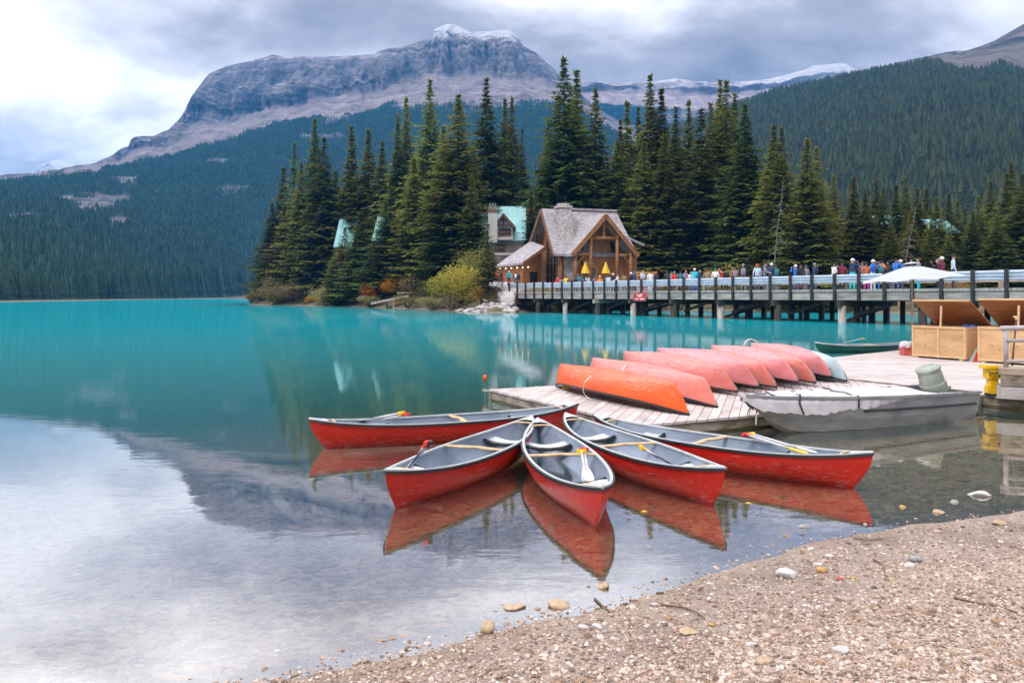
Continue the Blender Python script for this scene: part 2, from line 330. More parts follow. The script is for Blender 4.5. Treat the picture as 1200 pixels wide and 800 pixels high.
tag(mesh_obj('lake_water', me, None, water_material()), kind='structure')

# ------------------------------------------------------------------ mountains
def interp(pts, u): p = np.array(pts, float); return np.interp(u, p[:, 0], p[:, 1])
def smooth(a, n):
    if n < 2: return a
    k = np.hanning(n+2)[1:-1]; k /= k.sum(); return np.convolve(np.pad(a, n//2, mode='edge'), k, 'same')[n//2:-(n//2)]
def rock_material(name, snow=.0, forest=(.028, .05, .034), warm=(.42, .35, .33), cool=(.26, .27, .29)):
    m = bpy.data.materials.new(name); m.use_nodes = True; t = m.node_tree; L = t.links.new; b = t.nodes['Principled BSDF']; b.inputs['Roughness'].default_value = .95; b.inputs['Specular IOR Level'].default_value = .1
    geo = N(t, 'ShaderNodeNewGeometry'); sep = N(t, 'ShaderNodeSeparateXYZ'); L(geo.outputs['Position'], sep.inputs[0])
    ck = N(t, 'ShaderNodeAttribute', attribute_name='rock'); sc = N(t, 'ShaderNodeAttribute', attribute_name='scree'); sn = N(t, 'ShaderNodeAttribute', attribute_name='snow')
    # strata: bands along height, warped
    wn = N(t, 'ShaderNodeTexNoise'); L(geo.outputs['Position'], wn.inputs['Vector']); wn.inputs['Scale'].default_value = .004; wn.inputs['Detail'].default_value = 8; wn.inputs['Roughness'].default_value = .65
    ma = N(t, 'ShaderNodeMath', operation='MULTIPLY_ADD'); L(wn.outputs[0], ma.inputs[0]); ma.inputs[1].default_value = 120; L(sep.outputs[2], ma.inputs[2])
    cz = N(t, 'ShaderNodeCombineXYZ'); L(ma.outputs[0], cz.inputs[2])
    st = N(t, 'ShaderNodeTexNoise', noise_dimensions='3D'); L(cz.outputs[0], st.inputs['Vector']); st.inputs['Scale'].default_value = .055; st.inputs['Detail'].default_value = 6; st.inputs['Roughness'].default_value = .7
    r1 = N(t, 'ShaderNodeValToRGB'); L(st.outputs[0], r1.inputs[0]); e = r1.color_ramp.elements; e[0].position = .38; e[0].color = (*[c*.32 for c in cool], 1); e[1].position = .62; e[1].color = (*warm, 1); k = e.new(.5); k.color = (*cool, 1)
    # streaks running down the faces
    mp = N(t, 'ShaderNodeMapping'); L(geo.outputs['Position'], mp.inputs[0]); mp.inputs['Scale'].default_value = (1, .4, .12)
    sn1 = N(t, 'ShaderNodeTexNoise'); L(mp.outputs[0], sn1.inputs['Vector']); sn1.inputs['Scale'].default_value = .02; sn1.inputs['Detail'].default_value = 8; sn1.inputs['Roughness'].default_value = .7
    r2 = N(t, 'ShaderNodeValToRGB'); L(sn1.outputs[0], r2.inputs[0]); r2.color_ramp.elements[0].position = .35; r2.color_ramp.elements[0].color = (.34, .36, .42, 1); r2.color_ramp.elements[1].position = .60; r2.color_ramp.elements[1].color = (1.3, 1.24, 1.22, 1)
    mu = N(t, 'ShaderNodeMix', data_type='RGBA', blend_type='MULTIPLY'); mu.inputs[0].default_value = 1; L(r1.outputs[0], mu.inputs[6]); L(r2.outputs[0], mu.inputs[7])
    # scree
    s2 = N(t, 'ShaderNodeMix', data_type='RGBA'); L(sc.outputs['Fac'], s2.inputs[0]); L(mu.outputs[2], s2.inputs[6]); 
    sg = N(t, 'ShaderNodeTexNoise'); L(geo.outputs['Position'], sg.inputs['Vector']); sg.inputs['Scale'].default_value = .018; sg.inputs['Detail'].default_value = 9; sg.inputs['Roughness'].default_value = .72
    rg = N(t, 'ShaderNodeValToRGB'); L(sg.outputs[0], rg.inputs[0]); rg.color_ramp.elements[0].position = .34; rg.color_ramp.elements[0].color = (*[c*.5 for c in warm], 1); rg.color_ramp.elements[1].position = .6; rg.color_ramp.elements[1].color = (*[min(1, c*1.15) for c in warm], 1)
    L(rg.outputs[0], s2.inputs[7])
    # snow dusting
    s3 = N(t, 'ShaderNodeMix', data_type='RGBA'); L(sn.outputs['Fac'], s3.inputs[0]); L(s2.outputs[2], s3.inputs[6]); s3.inputs[7].default_value = (.80, .82, .86, 1)
    # forest floor
    fn = N(t, 'ShaderNodeTexNoise'); L(geo.outputs['Position'], fn.inputs['Vector']); fn.inputs['Scale'].default_value = .05; fn.inputs['Detail'].default_value = 8
    r4 = N(t, 'ShaderNodeValToRGB'); L(fn.outputs[0], r4.inputs[0]); r4.color_ramp.elements[0].position = .35; r4.color_ramp.elements[0].color = (*[c*.55 for c in forest], 1); r4.color_ramp.elements[1].position = .7; r4.color_ramp.elements[1].color = (*[c*1.3 for c in forest], 1)
    s4 = N(t, 'ShaderNodeMix', data_type='RGBA'); L(ck.outputs['Fac'], s4.inputs[0]); L(r4.outputs[0], s4.inputs[6]); L(s3.outputs[2], s4.inputs[7])
    L(s4.outputs[2], b.inputs['Base Color'])
    bn = N(t, 'ShaderNodeTexNoise'); L(mp.outputs[0], bn.inputs['Vector']); bn.inputs['Scale'].default_value = .05; bn.inputs['Detail'].default_value = 10; bn.inputs['Roughness'].default_value = .7
    ab = N(t, 'ShaderNodeMath', operation='ADD'); L(bn.outputs[0], ab.inputs[0]); L(st.outputs[0], ab.inputs[1])
    bp = N(t, 'ShaderNodeBump'); L(ab.outputs[0], bp.inputs['Height']); bp.inputs['Strength'].default_value = 1; bp.inputs['Distance'].default_value = 22
    L(bp.outputs[0], b.inputs['Normal']); return m
FOREST = []        # (x, y, z, size) arrays per mountain
def mountain(name, label, ridge, tline, cliff, Yr, Yb, zb, u0, u1, nu, ns=(70, 30, 50), patches=(), snowline=None, relief=1.0, spacing=13, tree=11.0, mat_kw={}, rough_edge=14, scree_amp=1.0, screefan=.5):
    us = np.linspace(u0, u1, nu)
    rv = interp(ridge, us)+fbm(us*.16, us*0+3.3, 4)*rough_edge*.07
    tv = np.maximum(interp(tline, us)+fbm(us*.05, us*0+8.1, 4)*rough_edge*.7, rv); cv = np.clip(interp(cliff, us)+fbm(us*.06, us*0+1.7, 4)*rough_edge*.6, rv, tv)
    yr = interp(Yr, us); yb = interp(Yb, us)
    T = np.concatenate([np.linspace(0, .62, ns[0], endpoint=False), np.linspace(.62, .86, ns[1], endpoint=False), np.linspace(.86, 1, ns[2])])
    rows = []; kind = []
    D = lambda v, Y: CH+(VH-v)*Y/FPX
    for t in T:
        Y = yb+(yr-yb)*t
        ytl, ycl = yb+(yr-yb)*.62, yb+(yr-yb)*.86
        ztl, zcl, zr = D(tv, ytl), D(cv, ycl), D(rv, yr)
        zbs = np.full(nu, float(zb))
        if t < .62: s = t/.62; Z = zbs+(ztl-zbs)*(s**1.15)
        elif t < .86: s = (t-.62)/.24; Z = ztl+(zcl-ztl)*(s**1.1)
        else: s = (t-.86)/.14; Z = zcl+(zr-zcl)*s
        rows.append(np.stack([(us-UC)*Y/FPX, Y, Z], -1)); kind.append(t)
    A = np.array(rows); tt = np.array(kind)[:, None]*np.ones((1, nu))
    X, Y, Z = A[..., 0], A[..., 1], A[..., 2]
    scale = float(np.mean(yr))/3000
    env = np.clip(np.minimum(tt/.08, (1-tt)/.06), 0, 1)
    low = fbm(X/420, Y/420, 5, .5)*90*scale*np.clip(tt/.2, 0, 1)*np.clip((.66-tt)/.12, 0, 1)
    gul = fbm(X/(95*scale)+.002*Z, Z/(900*scale)+4, 5, .55, True)
    cl = np.clip((tt-.84)/.04, 0, 1); scr = np.clip((tt-.62)/.04, 0, 1)*(1-cl)
    # cliffs: buttresses stepping forward and back, ledges
    Y2 = Y-(gul-.45)*170*scale*relief*cl*env-fbm(X/(34*scale), Z/(300*scale), 5, .6)*(70+110*np.exp(-((us[None, :]-545)/95)**2))*scale*relief*cl*env
    led = np.sin(Z/(38*scale)+fbm(X/600, Y/600, 3)*6)*11*scale*cl*env
    Y2 = Y2-led*(3.0-2.0*np.exp(-((us[None, :]-545)/95)**2))
    Z2 = Z+low*.55+fbm(X/(130*scale)+9, Y/(130*scale), 5, .55)*46*scale*scr*relief*env+fbm(X/(28*scale), Y/(60*scale)+5, 4, .6)*12*scale*scr*relief*env
    # keep the line of sight of the silhouette: rescale x with depth so columns stay upright
    X2 = X+fbm(X/(60*scale)+31, Z/(120*scale), 3)*10*scale*cl*env
    rock = np.clip(scr+cl, 0, 1)
    pn = fbm(X/(160*scale)+2, Z/(95*scale), 5, .6)
    uu = us[None, :]*np.ones((len(T), 1)); vv = VH-(Z2-CH)*FPX/Y2
    # tongues of forest climbing the scree, and bare patches in the forest
    edge = np.clip((tt-.62)/.16, -1, 1)
    rock = np.clip((edge+pn*1.1*scree_amp)*5+.5, 0, 1)*np.where(tt > .55, 1, 0)
    for (pu, pv, su, sv, th) in patches:
        w = np.exp(-((uu-pu)/su)**2-((vv-pv)/sv)**2)
        rock = np.maximum(rock, np.clip((w*1.0+fbm(X/(40*scale), Z/(26*scale), 4)*1.3-th)*5, 0, 1))
    scree = np.clip(scr*1.2-np.clip(-pn*2-.2, 0, 1), 0, 1)*screefan+.25*np.clip(pn*2, 0, 1)
    snow = np.zeros_like(rock)
    if snowline is not None:
        sv0, sw, amt = snowline
        dz = np.gradient(Z2, axis=0)/(np.abs(np.gradient(Y2, axis=0))+1e-3)
        snow = np.clip(((interp(sv0, uu)-vv)/sw+fbm(X/(70*scale), Z/(22*scale), 5, .65)*3.2), 0, 1)*amt*rock
    # back side
    back = [np.stack([X2[-1]*1.0+0, Y2[-1]+d*scale, Z2[-1]-d*.55*scale], -1) for d in (60, 300, 900)]
    VV = np.concatenate([np.stack([X2, Y2, Z2], -1)]+[b[None] for b in back]); nr = len(VV)
    me = fast_mesh(name, VV.reshape(-1, 3), grid_faces(nr, nu)); me.shade_smooth()
    for an, arr in (('rock', rock), ('scree', scree), ('snow', snow)):
        full = np.concatenate([arr]+[arr[-1:]]*3); at = me.attributes.new(an, 'FLOAT', 'POINT'); at.data.foreach_set('value', full.ravel().astype(np.float32))
    o = mesh_obj(name, me, None, rock_material(name+'_rock', **mat_kw)); tag(o, label, kind='structure')
    # trees where there is no rock, evenly over the ground
    P0 = np.stack([X2, Y2, Z2], -1)
    ctr = (P0[:-1, :-1]+P0[1:, 1:])/2; d1 = P0[1:, :-1]-P0[:-1, :-1]; d2 = P0[:-1, 1:]-P0[:-1, :-1]
    area = np.abs(d1[..., 0]*d2[..., 1]-d1[..., 1]*d2[..., 0])
    # only slopes that face the camera and can be seen
    vmid = VH-(ctr[..., 2]-CH)*FPX/ctr[..., 1]
    dens = area/(spacing**2)*np.clip(1.15-rock[:-1, :-1]*1.25, 0, 1)*(uu[:-1, :-1] > -60)*(uu[:-1, :-1] < 1260)
    clump = .75+.9*fbm(ctr[..., 0]/60, ctr[..., 1]/60, 3); dens = dens*np.clip(clump, .25, 1.6)
    cnt = rng.poisson(np.clip(dens, 0, 60)); idx = np.repeat(np.arange(cnt.size), cnt.ravel())
    i, j = np.unravel_index(idx, cnt.shape); a = rng.random((len(i), 1)); b2 = rng.random((len(i), 1))
    pts = P0[i, j]+a*d1[i, j]+b2*d2[i, j]; size = tree*(.55+.75*rng.random(len(i))**1.3)
    FOREST.append((name, pts, size)); return o

mountain('mountain', None,
    ridge=[(-400, 262), (-100, 226), (0, 213), (60, 204), (108, 196), (125, 188), (150, 174), (195, 154), (214, 136), (228, 108), (245, 86), (265, 78), (312, 67), (320, 64), (330, 66), (380, 67), (438, 64), (447, 57), (470, 56), (506, 44), (509, 34), (525, 28), (538, 31), (551, 38), (596, 35), (606, 42), (612, 53), (627, 61), (650, 82), (662, 98), (700, 128), (760, 160), (900, 230)],
    tline=[(-400, 262), (0, 213), (108, 196.5), (135, 196), (185, 187), (230, 172), (265, 165), (300, 152), (320, 146), (360, 142), (380, 138), (420, 135), (460, 128), (500, 123), (550, 121), (600, 121), (640, 118), (662, 120), (700, 142), (900, 240)],
    cliff=[(-400, 262), (110, 196), (195, 172), (230, 150), (265, 142), (300, 132), (345, 124), (400, 112), (440, 108), (470, 96), (510, 86), (560, 90), (600, 92), (640, 96), (662, 104), (700, 135), (900, 235)],
    Yr=[(-400, 2300), (0, 2500), (250, 3000), (900, 3000)], Yb=[(-400, 300), (0, 345), (60, 400), (120, 480), (200, 640), (285, 870), (400, 960), (900, 960)], zb=3, u0=-420, u1=900, nu=760,
    patches=[(115, 237, 40, 10, .38), (148, 212, 18, 8, .42), (32, 254, 38, 5, .45), (275, 222, 22, 8, .62), (60, 262, 14, 6, .6), (260, 188, 18, 3, .45), (380, 160, 40, 4, .55), (140, 258, 18, 9, .6), (80, 234, 14, 6, .5)],
    snowline=([(-400, -50), (250, 62), (320, 68), (440, 66), (470, 50), (505, 44), (560, 48), (610, 50), (640, 40), (900, 40)], 9, .75), relief=1.0, spacing=4.9, tree=7.2,
    mat_kw=dict(warm=(.44, .36, .35), cool=(.19, .19, .205), forest=(.025, .055, .036)))
mountain('far_range', None,
    ridge=[(560, 130), (640, 98), (690, 95), (720, 99), (760, 97), (790, 92), (830, 97), (870, 96), (900, 93), (920, 88), (943, 82), (953, 77), (990, 74), (1000, 79), (1008, 88), (1040, 104), (1120, 130)],
    tline=[(560, 150), (700, 122), (760, 128), (830, 128), (900, 122), (960, 112), (1008, 112), (1120, 150)], cliff=[(560, 135), (700, 103), (760, 106), (830, 107), (900, 103), (960, 90), (1000, 92), (1120, 140)],
    Yr=[(560, 3700), (1120, 3700)], Yb=[(560, 2900), (1120, 2900)], zb=60, u0=560, u1=1120, nu=330, ns=(25, 24, 34),
    snowline=([(560, 104), (700, 100), (830, 103), (900, 106), (960, 104), (1120, 110)], 12, .62), relief=.35, spacing=30, tree=14, rough_edge=9,
    mat_kw=dict(warm=(.56, .44, .43), cool=(.34, .31, .32)))
mountain('snow_range', None,
    ridge=[(-300, 225), (-60, 214), (-5, 206), (12, 211), (30, 204), (50, 199), (55, 192), (66, 187), (74, 188), (88, 195), (104, 194), (125, 201), (200, 240)],
    tline=[(-300, 240), (200, 240)], cliff=[(-300, 228), (0, 214), (66, 198), (100, 202), (200, 240)],
    Yr=[(-300, 4600), (200, 4600)], Yb=[(-300, 3300), (200, 3300)], zb=200, u0=-300, u1=200, nu=160, ns=(6, 12, 24),
    snowline=([(-300, 214), (200, 212)], 8, .9), relief=.4, spacing=90, tree=12, rough_edge=5, mat_kw=dict(warm=(.5, .44, .44), cool=(.32, .32, .34)))
mountain('wooded_hill', None,
    ridge=[(560, 260), (680, 205), (780, 152), (830, 130), (870, 116), (905, 108), (950, 98), (1000, 88), (1050, 77), (1100, 66), (1125, 62), (1150, 54), (1165, 48), (1200, 28), (1260, 2), (1400, -40), (1600, -40)],
    tline=[(560, 260), (680, 205), (780, 152), (905, 108.5), (1000, 88.5), (1050, 78), (1100, 67), (1125, 78), (1150, 78), (1175, 72), (1200, 84), (1260, 80), (1600, 40)],
    cliff=[(560, 260), (1100, 66.5), (1125, 66), (1150, 62), (1200, 50), (1260, 30), (1600, 0)],
    Yr=[(560, 2600), (800, 2200), (1000, 1900), (1200, 1800), (1600, 1700)], Yb=[(560, 520), (800, 420), (1000, 330), (1200, 280), (1600, 220)], zb=4, u0=560, u1=1600, nu=520, ns=(70, 16, 18),
    patches=[(1130, 70, 16, 5, .55)], relief=.4, spacing=4.2, tree=7.5, rough_edge=5, scree_amp=.5,
    mat_kw=dict(warm=(.30, .25, .22), cool=(.17, .165, .16), forest=(.026, .042, .02)))

def instance_nodes(name, kind, material):
    "geometry nodes that put a small mesh on every vertex, sized and turned by the vertex's attributes"
    g = bpy.data.node_groups.new(name, 'GeometryNodeTree'); g.is_modifier = True
    g.interface.new_socket('Geometry', in_out='INPUT', socket_type='NodeSocketGeometry'); g.interface.new_socket('Geometry', in_out='OUTPUT', socket_type='NodeSocketGeometry')
    gi = g.nodes.new('NodeGroupInput'); go = g.nodes.new('NodeGroupOutput'); L = g.links.new
    jn = g.nodes.new('GeometryNodeJoinGeometry')
    if kind == 'conifer':
        for (r, h, z, n) in ((.19, .5, .03, 6), (.155, .45, .26, 5), (.11, .42, .48, 6), (.062, .3, .70, 5)):
            c = g.nodes.new('GeometryNodeMeshCone'); c.inputs['Vertices'].default_value = n; c.fill_type = 'NONE'
            c.inputs['Radius Top'].default_value = 0.004; c.inputs['Radius Bottom'].default_value = r; c.inputs['Depth'].default_value = h
            tf = g.nodes.new('GeometryNodeTransform'); tf.inputs['Translation'].default_value = (0, 0, z); tf.inputs['Rotation'].default_value = (.06*(n-5), .05, z*9)
            L(c.outputs['Mesh'], tf.inputs[0]); L(tf.outputs[0], jn.inputs[0])
    else:
        c = g.nodes.new('GeometryNodeMeshIcoSphere'); c.inputs['Radius'].default_value = .5; c.inputs['Subdivisions'].default_value = 1
        c2 = g.nodes.new('GeometryNodeSetPosition'); nz = g.nodes.new('ShaderNodeTexNoise'); nz.inputs['Scale'].default_value = 1.7
        sb = g.nodes.new('ShaderNodeVectorMath'); sb.operation = 'SUBTRACT'; sb.inputs[1].default_value = (.5, .5, .5); L(nz.outputs['Color'], sb.inputs[0])
        sm = g.nodes.new('ShaderNodeVectorMath'); sm.operation = 'SCALE'; sm.inputs['Scale'].default_value = .55; L(sb.outputs[0], sm.inputs[0])
        L(c.outputs[0], c2.inputs[0]); L(sm.outputs[0], c2.inputs['Offset']); L(c2.outputs[0], jn.inputs[0])
    if kind == 'conifer':      # ragged outline
        sp_ = g.nodes.new('GeometryNodeSetPosition'); nz = g.nodes.new('ShaderNodeTexNoise'); nz.inputs['Scale'].default_value = 9
        sb = g.nodes.new('ShaderNodeVectorMath'); sb.operation = 'SUBTRACT'; sb.inputs[1].default_value = (.5, .5, .5); L(nz.outputs['Color'], sb.inputs[0])
        sm = g.nodes.new('ShaderNodeVectorMath'); sm.operation = 'SCALE'; sm.inputs['Scale'].default_value = .16; L(sb.outputs[0], sm.inputs[0])
        L(jn.outputs[0], sp_.inputs[0]); L(sm.outputs[0], sp_.inputs['Offset']); jn = sp_
    sm_ = g.nodes.new('GeometryNodeSetMaterial'); sm_.inputs['Material'].default_value = material; L(jn.outputs[0], sm_.inputs[0])
    ip = g.nodes.new('GeometryNodeInstanceOnPoints'); L(gi.outputs[0], ip.inputs['Points']); L(sm_.outputs[0], ip.inputs['Instance'])
    for nm, sock in (('size', 'Scale'), ('turn', 'Rotation')):
        at = g.nodes.new('GeometryNodeInputNamedAttribute'); at.data_type = 'FLOAT_VECTOR'; at.inputs['Name'].default_value = nm
        L(at.outputs['Attribute'], ip.inputs[sock])
    L(ip.outputs[0], go.inputs[0]); return g
def scatter(name, pts, size, turn, kind, material, label, cat=None):
    me = bpy.data.meshes.new(name); me.vertices.add(len(pts)); me.vertices.foreach_set('co', np.ascontiguousarray(pts, dtype=np.float32).ravel())
    for an, arr in (('size', size), ('turn', turn)):
        at = me.attributes.new(an, 'FLOAT_VECTOR', 'POINT'); at.data.foreach_set('vector', np.ascontiguousarray(arr, dtype=np.float32).ravel())
    me.materials.append(material)
    o = mesh_obj(name, me); md = o.modifiers.new('scatter', 'NODES'); md.node_group = instance_nodes(name+'_nodes', kind, material)
    tag(o, label, cat, kind='stuff'); return o
FT = leaf_mat('far_conifer', (.016, .045, .028), (.034, .072, .038), scale=.02, rnd=.5, hue=.035, transl=.1)
FT2 = leaf_mat('hill_conifer', (.022, .04, .017), (.055, .068, .023), scale=.03, rnd=.5, hue=.03, transl=.1)
labs = {'mountain': 'blue green conifer forest covering the lower slopes of the big mountain', 'far_range': 'thin dark forest below the snowy ridge behind the lodge trees', 'snow_range': 'scattered dark trees below the small white peak', 'wooded_hill': 'dense conifer forest covering the whole hill beyond the bridge'}
for nm, pts, size in FOREST:
    n = len(pts)
    if n == 0 or nm == 'snow_range': continue
    S = np.stack([size*(.85+.4*rng.random(n)), size*(.85+.4*rng.random(n)), size], 1); T = np.stack([rng.normal(0, .03, n), rng.normal(0, .03, n), rng.random(n)*6.28], 1)
    scatter({'mountain': 'mountain_forest', 'far_range': 'ridge_forest', 'wooded_hill': 'hill_forest'}[nm], pts, S, T, 'conifer', FT2 if nm == 'wooded_hill' else FT, labs[nm], 'forest')
    print(nm, n)
# the belt of taller trees along the far shore
def belt():
    us = np.linspace(-60, 700, 200); P_ = []; S_ = []
    for u in np.linspace(-60, 420, 900):
        Yb = float(np.interp(u, [-60, 0, 60, 120, 200, 285, 420], [275, 330, 390, 470, 625, 850, 930]))
        for k in range(4):
            Y = Yb+6+k*14+random.uniform(-5, 9); X = (u+random.uniform(-1, 1)-UC)*Y/FPX
            hgt = (30 if u < 120 else 34)*Y/FPX*random.uniform(.62, 1.12)*(1-.0*k)
            P_.append((X, Y, min(6, (Y-Yb)*.05)-.5)); S_.append((hgt*.95, hgt*.95, hgt))
    n = len(P_); T = np.stack([rng.normal(0, .02, n), rng.normal(0, .02, n), rng.random(n)*6.28], 1)
    scatter('shore_forest', np.array(P_), np.array(S_), T, 'conifer', FT, 'belt of tall conifers standing along the far lake shore', 'forest')
belt()

# haze
def haze_box():
    m = bpy.data.materials.new('haze'); m.use_nodes = True; t = m.node_tree; t.nodes.remove(t.nodes['Principled BSDF'])
    pv = N(t, 'ShaderNodeVolumePrincipled'); pv.inputs['Color'].default_value = HAZE_COL; pv.inputs['Density'].default_value = HAZE; pv.inputs['Anisotropy'].default_value = 0.0
    t.links.new(pv.outputs[0], t.nodes['Material Output'].inputs['Volume'])
    o = MB().box((0, 2950, 532), (9600, 6700, 1096)).build('haze', m); o['kind'] = 'stuff'; o['label'] = 'thin blue mountain air between the lake and the peaks'
    if hasattr(m, 'cycles'):
        try: m.cycles.homogeneous_volume = True
        except Exception: pass
HAZE, HAZE_COL = .000105, (.03, .37, .88, 1)
haze_box()

# ------------------------------------------------------------------ trees
BARK = mat('bark', (.07, .05, .035), (.16, .125, .095), scale=4, stretch=(3, 3, .6), rough=.95, bump=.8, rnd=.2)
GREYWOOD = mat('dead_wood', (.14, .12, .10), (.25, .22, .19), scale=6, stretch=(3, 3, .5), rough=.9)
SPRUCE = [leaf_mat('spruce_needles', (.07, .098, .028), (.26, .295, .078), scale=.55, rnd=.22, hue=.018),
          leaf_mat('olive_needles', (.095, .108, .024), (.30, .30, .07), scale=.55, rnd=.22, hue=.015),
          leaf_mat('rust_needles', (.10, .05, .03), (.16, .085, .05), scale=.6, rnd=.1)]
def conifer_mesh(seed, style):
    r = random.Random(seed); V = []; F = []
    def quad(c, d, s, l, w):
        # a drooping twig: pointed leaf of two quads
        V0 = len(V); n = d.cross(s)
        V.extend([c, c+d*l*.5+s*w, c+d*l, c+d*l*.5-s*w]); F.append((V0, V0+1, V0+2, V0+3))
    # unit tree: height 1
    wid = {'full': .15, 'slim': .105, 'thin': .09}[style]
    base = {'full': .04, 'slim': .05, 'thin': .16}[style]
    lv = {'full': 52, 'slim': 56, 'thin': 40}[style]
    for i in range(lv):
        f = i/(lv-1); z = base+(1-base)*(f**.92)*.985
        prof = (1-f)**.95*(.66+.34*min(1, (f+.04)/.12))
        clump = .72+.56*r.random()
        L0 = max(.007, wid*prof*clump)
        nb = (10 if f < .75 else 7) if style != 'thin' else r.choice((4, 5, 6, 7))
        a0 = r.random()*6.28
        for k in range(nb):
            if r.random() < (.06 if style == 'full' else .14): continue
            a = a0+k*6.283/nb+r.uniform(-.35, .35); L = L0*r.uniform(.62, 1.22)
            out = Vector((math.cos(a), math.sin(a), 0)); sd = Vector((-math.sin(a), math.cos(a), 0))
            droop = r.uniform(.25, .55)*(1-f*.9)-.25*f
            p = Vector((0, 0, z+r.uniform(-.006, .006)))
            nseg = max(2, int(L/.017)); prev = p
            for q in range(nseg):
                s = (q+1)/nseg; c = p+out*L*s+Vector((0, 0, -droop*L*s+.32*L*s*s*droop*1.6))
                dirv = (c-prev).normalized(); tw = .025*(1.15-.5*s)*r.uniform(.8, 1.3)*(1-.62*max(0, f-.45)/.55)
                quad(prev, dirv, sd, (c-prev).length*1.7, tw*.38)
                for sg in (-1, 1):
                    dv = (dirv*.75+sd*sg*r.uniform(.5, 1.1)+Vector((0, 0, -r.uniform(.15, .75)))).normalized()
                    sv = dv.cross(Vector((r.uniform(-.5, .5), r.uniform(-.5, .5), 1))).normalized()
                    quad(c-dirv*.003, dv, sv, tw*r.uniform(1.0, 1.7), tw*.36)
                if r.random() < .5:
                    dv = (Vector((0, 0, -1))+out*r.uniform(-.2, .5)).normalized(); quad(c, dv, sd, tw*r.uniform(.7, 1.3), tw*.34)
                prev = c
    for q in range(5):
        quad(Vector((0, 0, .955+q*.004)), Vector((r.uniform(-.3, .3), r.uniform(-.3, .3), 1)).normalized(), Vector((r.uniform(-1, 1), r.uniform(-1, 1), 0)).normalized(), .035, .004)
    me = fast_mesh('crown_'+style, np.array([tuple(v) for v in V]), np.array(F))
    tb = MB(); tb.tube([(0, 0, -.02), (0, 0, .05), (r.uniform(-.003, .003), r.uniform(-.003, .003), .4), (0, 0, .97)], [.0125, .0105, .008, .0012], 7)
    for q in range(22 if style == 'thin' else 8):       # bare lower limbs
        z = r.uniform(.03, base+.35); a = r.random()*6.28; l = r.uniform(.03, .07)
        tb.tube([(0, 0, z), (math.cos(a)*l*.6, math.sin(a)*l*.6, z-.002), (math.cos(a)*l, math.sin(a)*l, z-.014)], [.0022, .0016, .0005], 4, cap=False)
    return me, tb.mesh('trunk_'+style, smooth=True)
CON = {st: [conifer_mesh(s+hash_i*31, st) for s in range(n)] for hash_i, (st, n) in enumerate((('full', 4), ('slim', 4), ('thin', 2)))}
TREE_I = [0]
def conifer(u, vtop, Y, style, width=None, leaf=0, label=None, group=None, base_v=None, lean=0.0, name='spruce_tree'):
    i = TREE_I[0]; TREE_I[0] += 1
    X = (u-UC)*Y/FPX; zb = max(.3, hz(X, Y)) if base_v is None else CH-(base_v-VH)*Y/FPX
    H = CH-(vtop-VH)*Y/FPX-zb
    t = empty(name, (X, Y, zb-.2), random.random()*6.28)
    cm, tm = CON[style][i % len(CON[style])]
    s = H+.2; wpx = {'full': .25, 'slim': .17, 'thin': .15}[style]; k = 1.0 if width is None else width/(wpx*(H*FPX/Y))
    k = max(1.0, min(2.4, k*1.5))*random.uniform(.95, 1.06)
    for nm, me, m in (('trunk', tm, BARK), ('crown', cm, SPRUCE[leaf])):
        o = bpy.data.objects.new(nm, me)
        if not me.materials: me.materials.append(None)
        link(o, t); o.material_slots[0].link = 'OBJECT'; o.material_slots[0].material = m
        o.scale = (s*(k if nm == 'crown' else 1), s*(k if nm == 'crown' else 1), s); o.rotation_euler = (lean, lean*.4, 0)
    tag(t, label, 'tree', group); return t
shoreY = lambda u: float(np.interp(u, [288, 345, 400, 450, 500, 540, 575, 600], [217, 190, 174, 153, 132, 119, 103, 107]))
G1 = 'tall conifers on the lodge point'; G2 = 'tall conifers behind the lodge'; G3 = 'conifers beyond the bridge'
def tl(*rows):
    for r in rows: conifer(*r[:3], r[3], r[4], r[5], r[6], r[7])
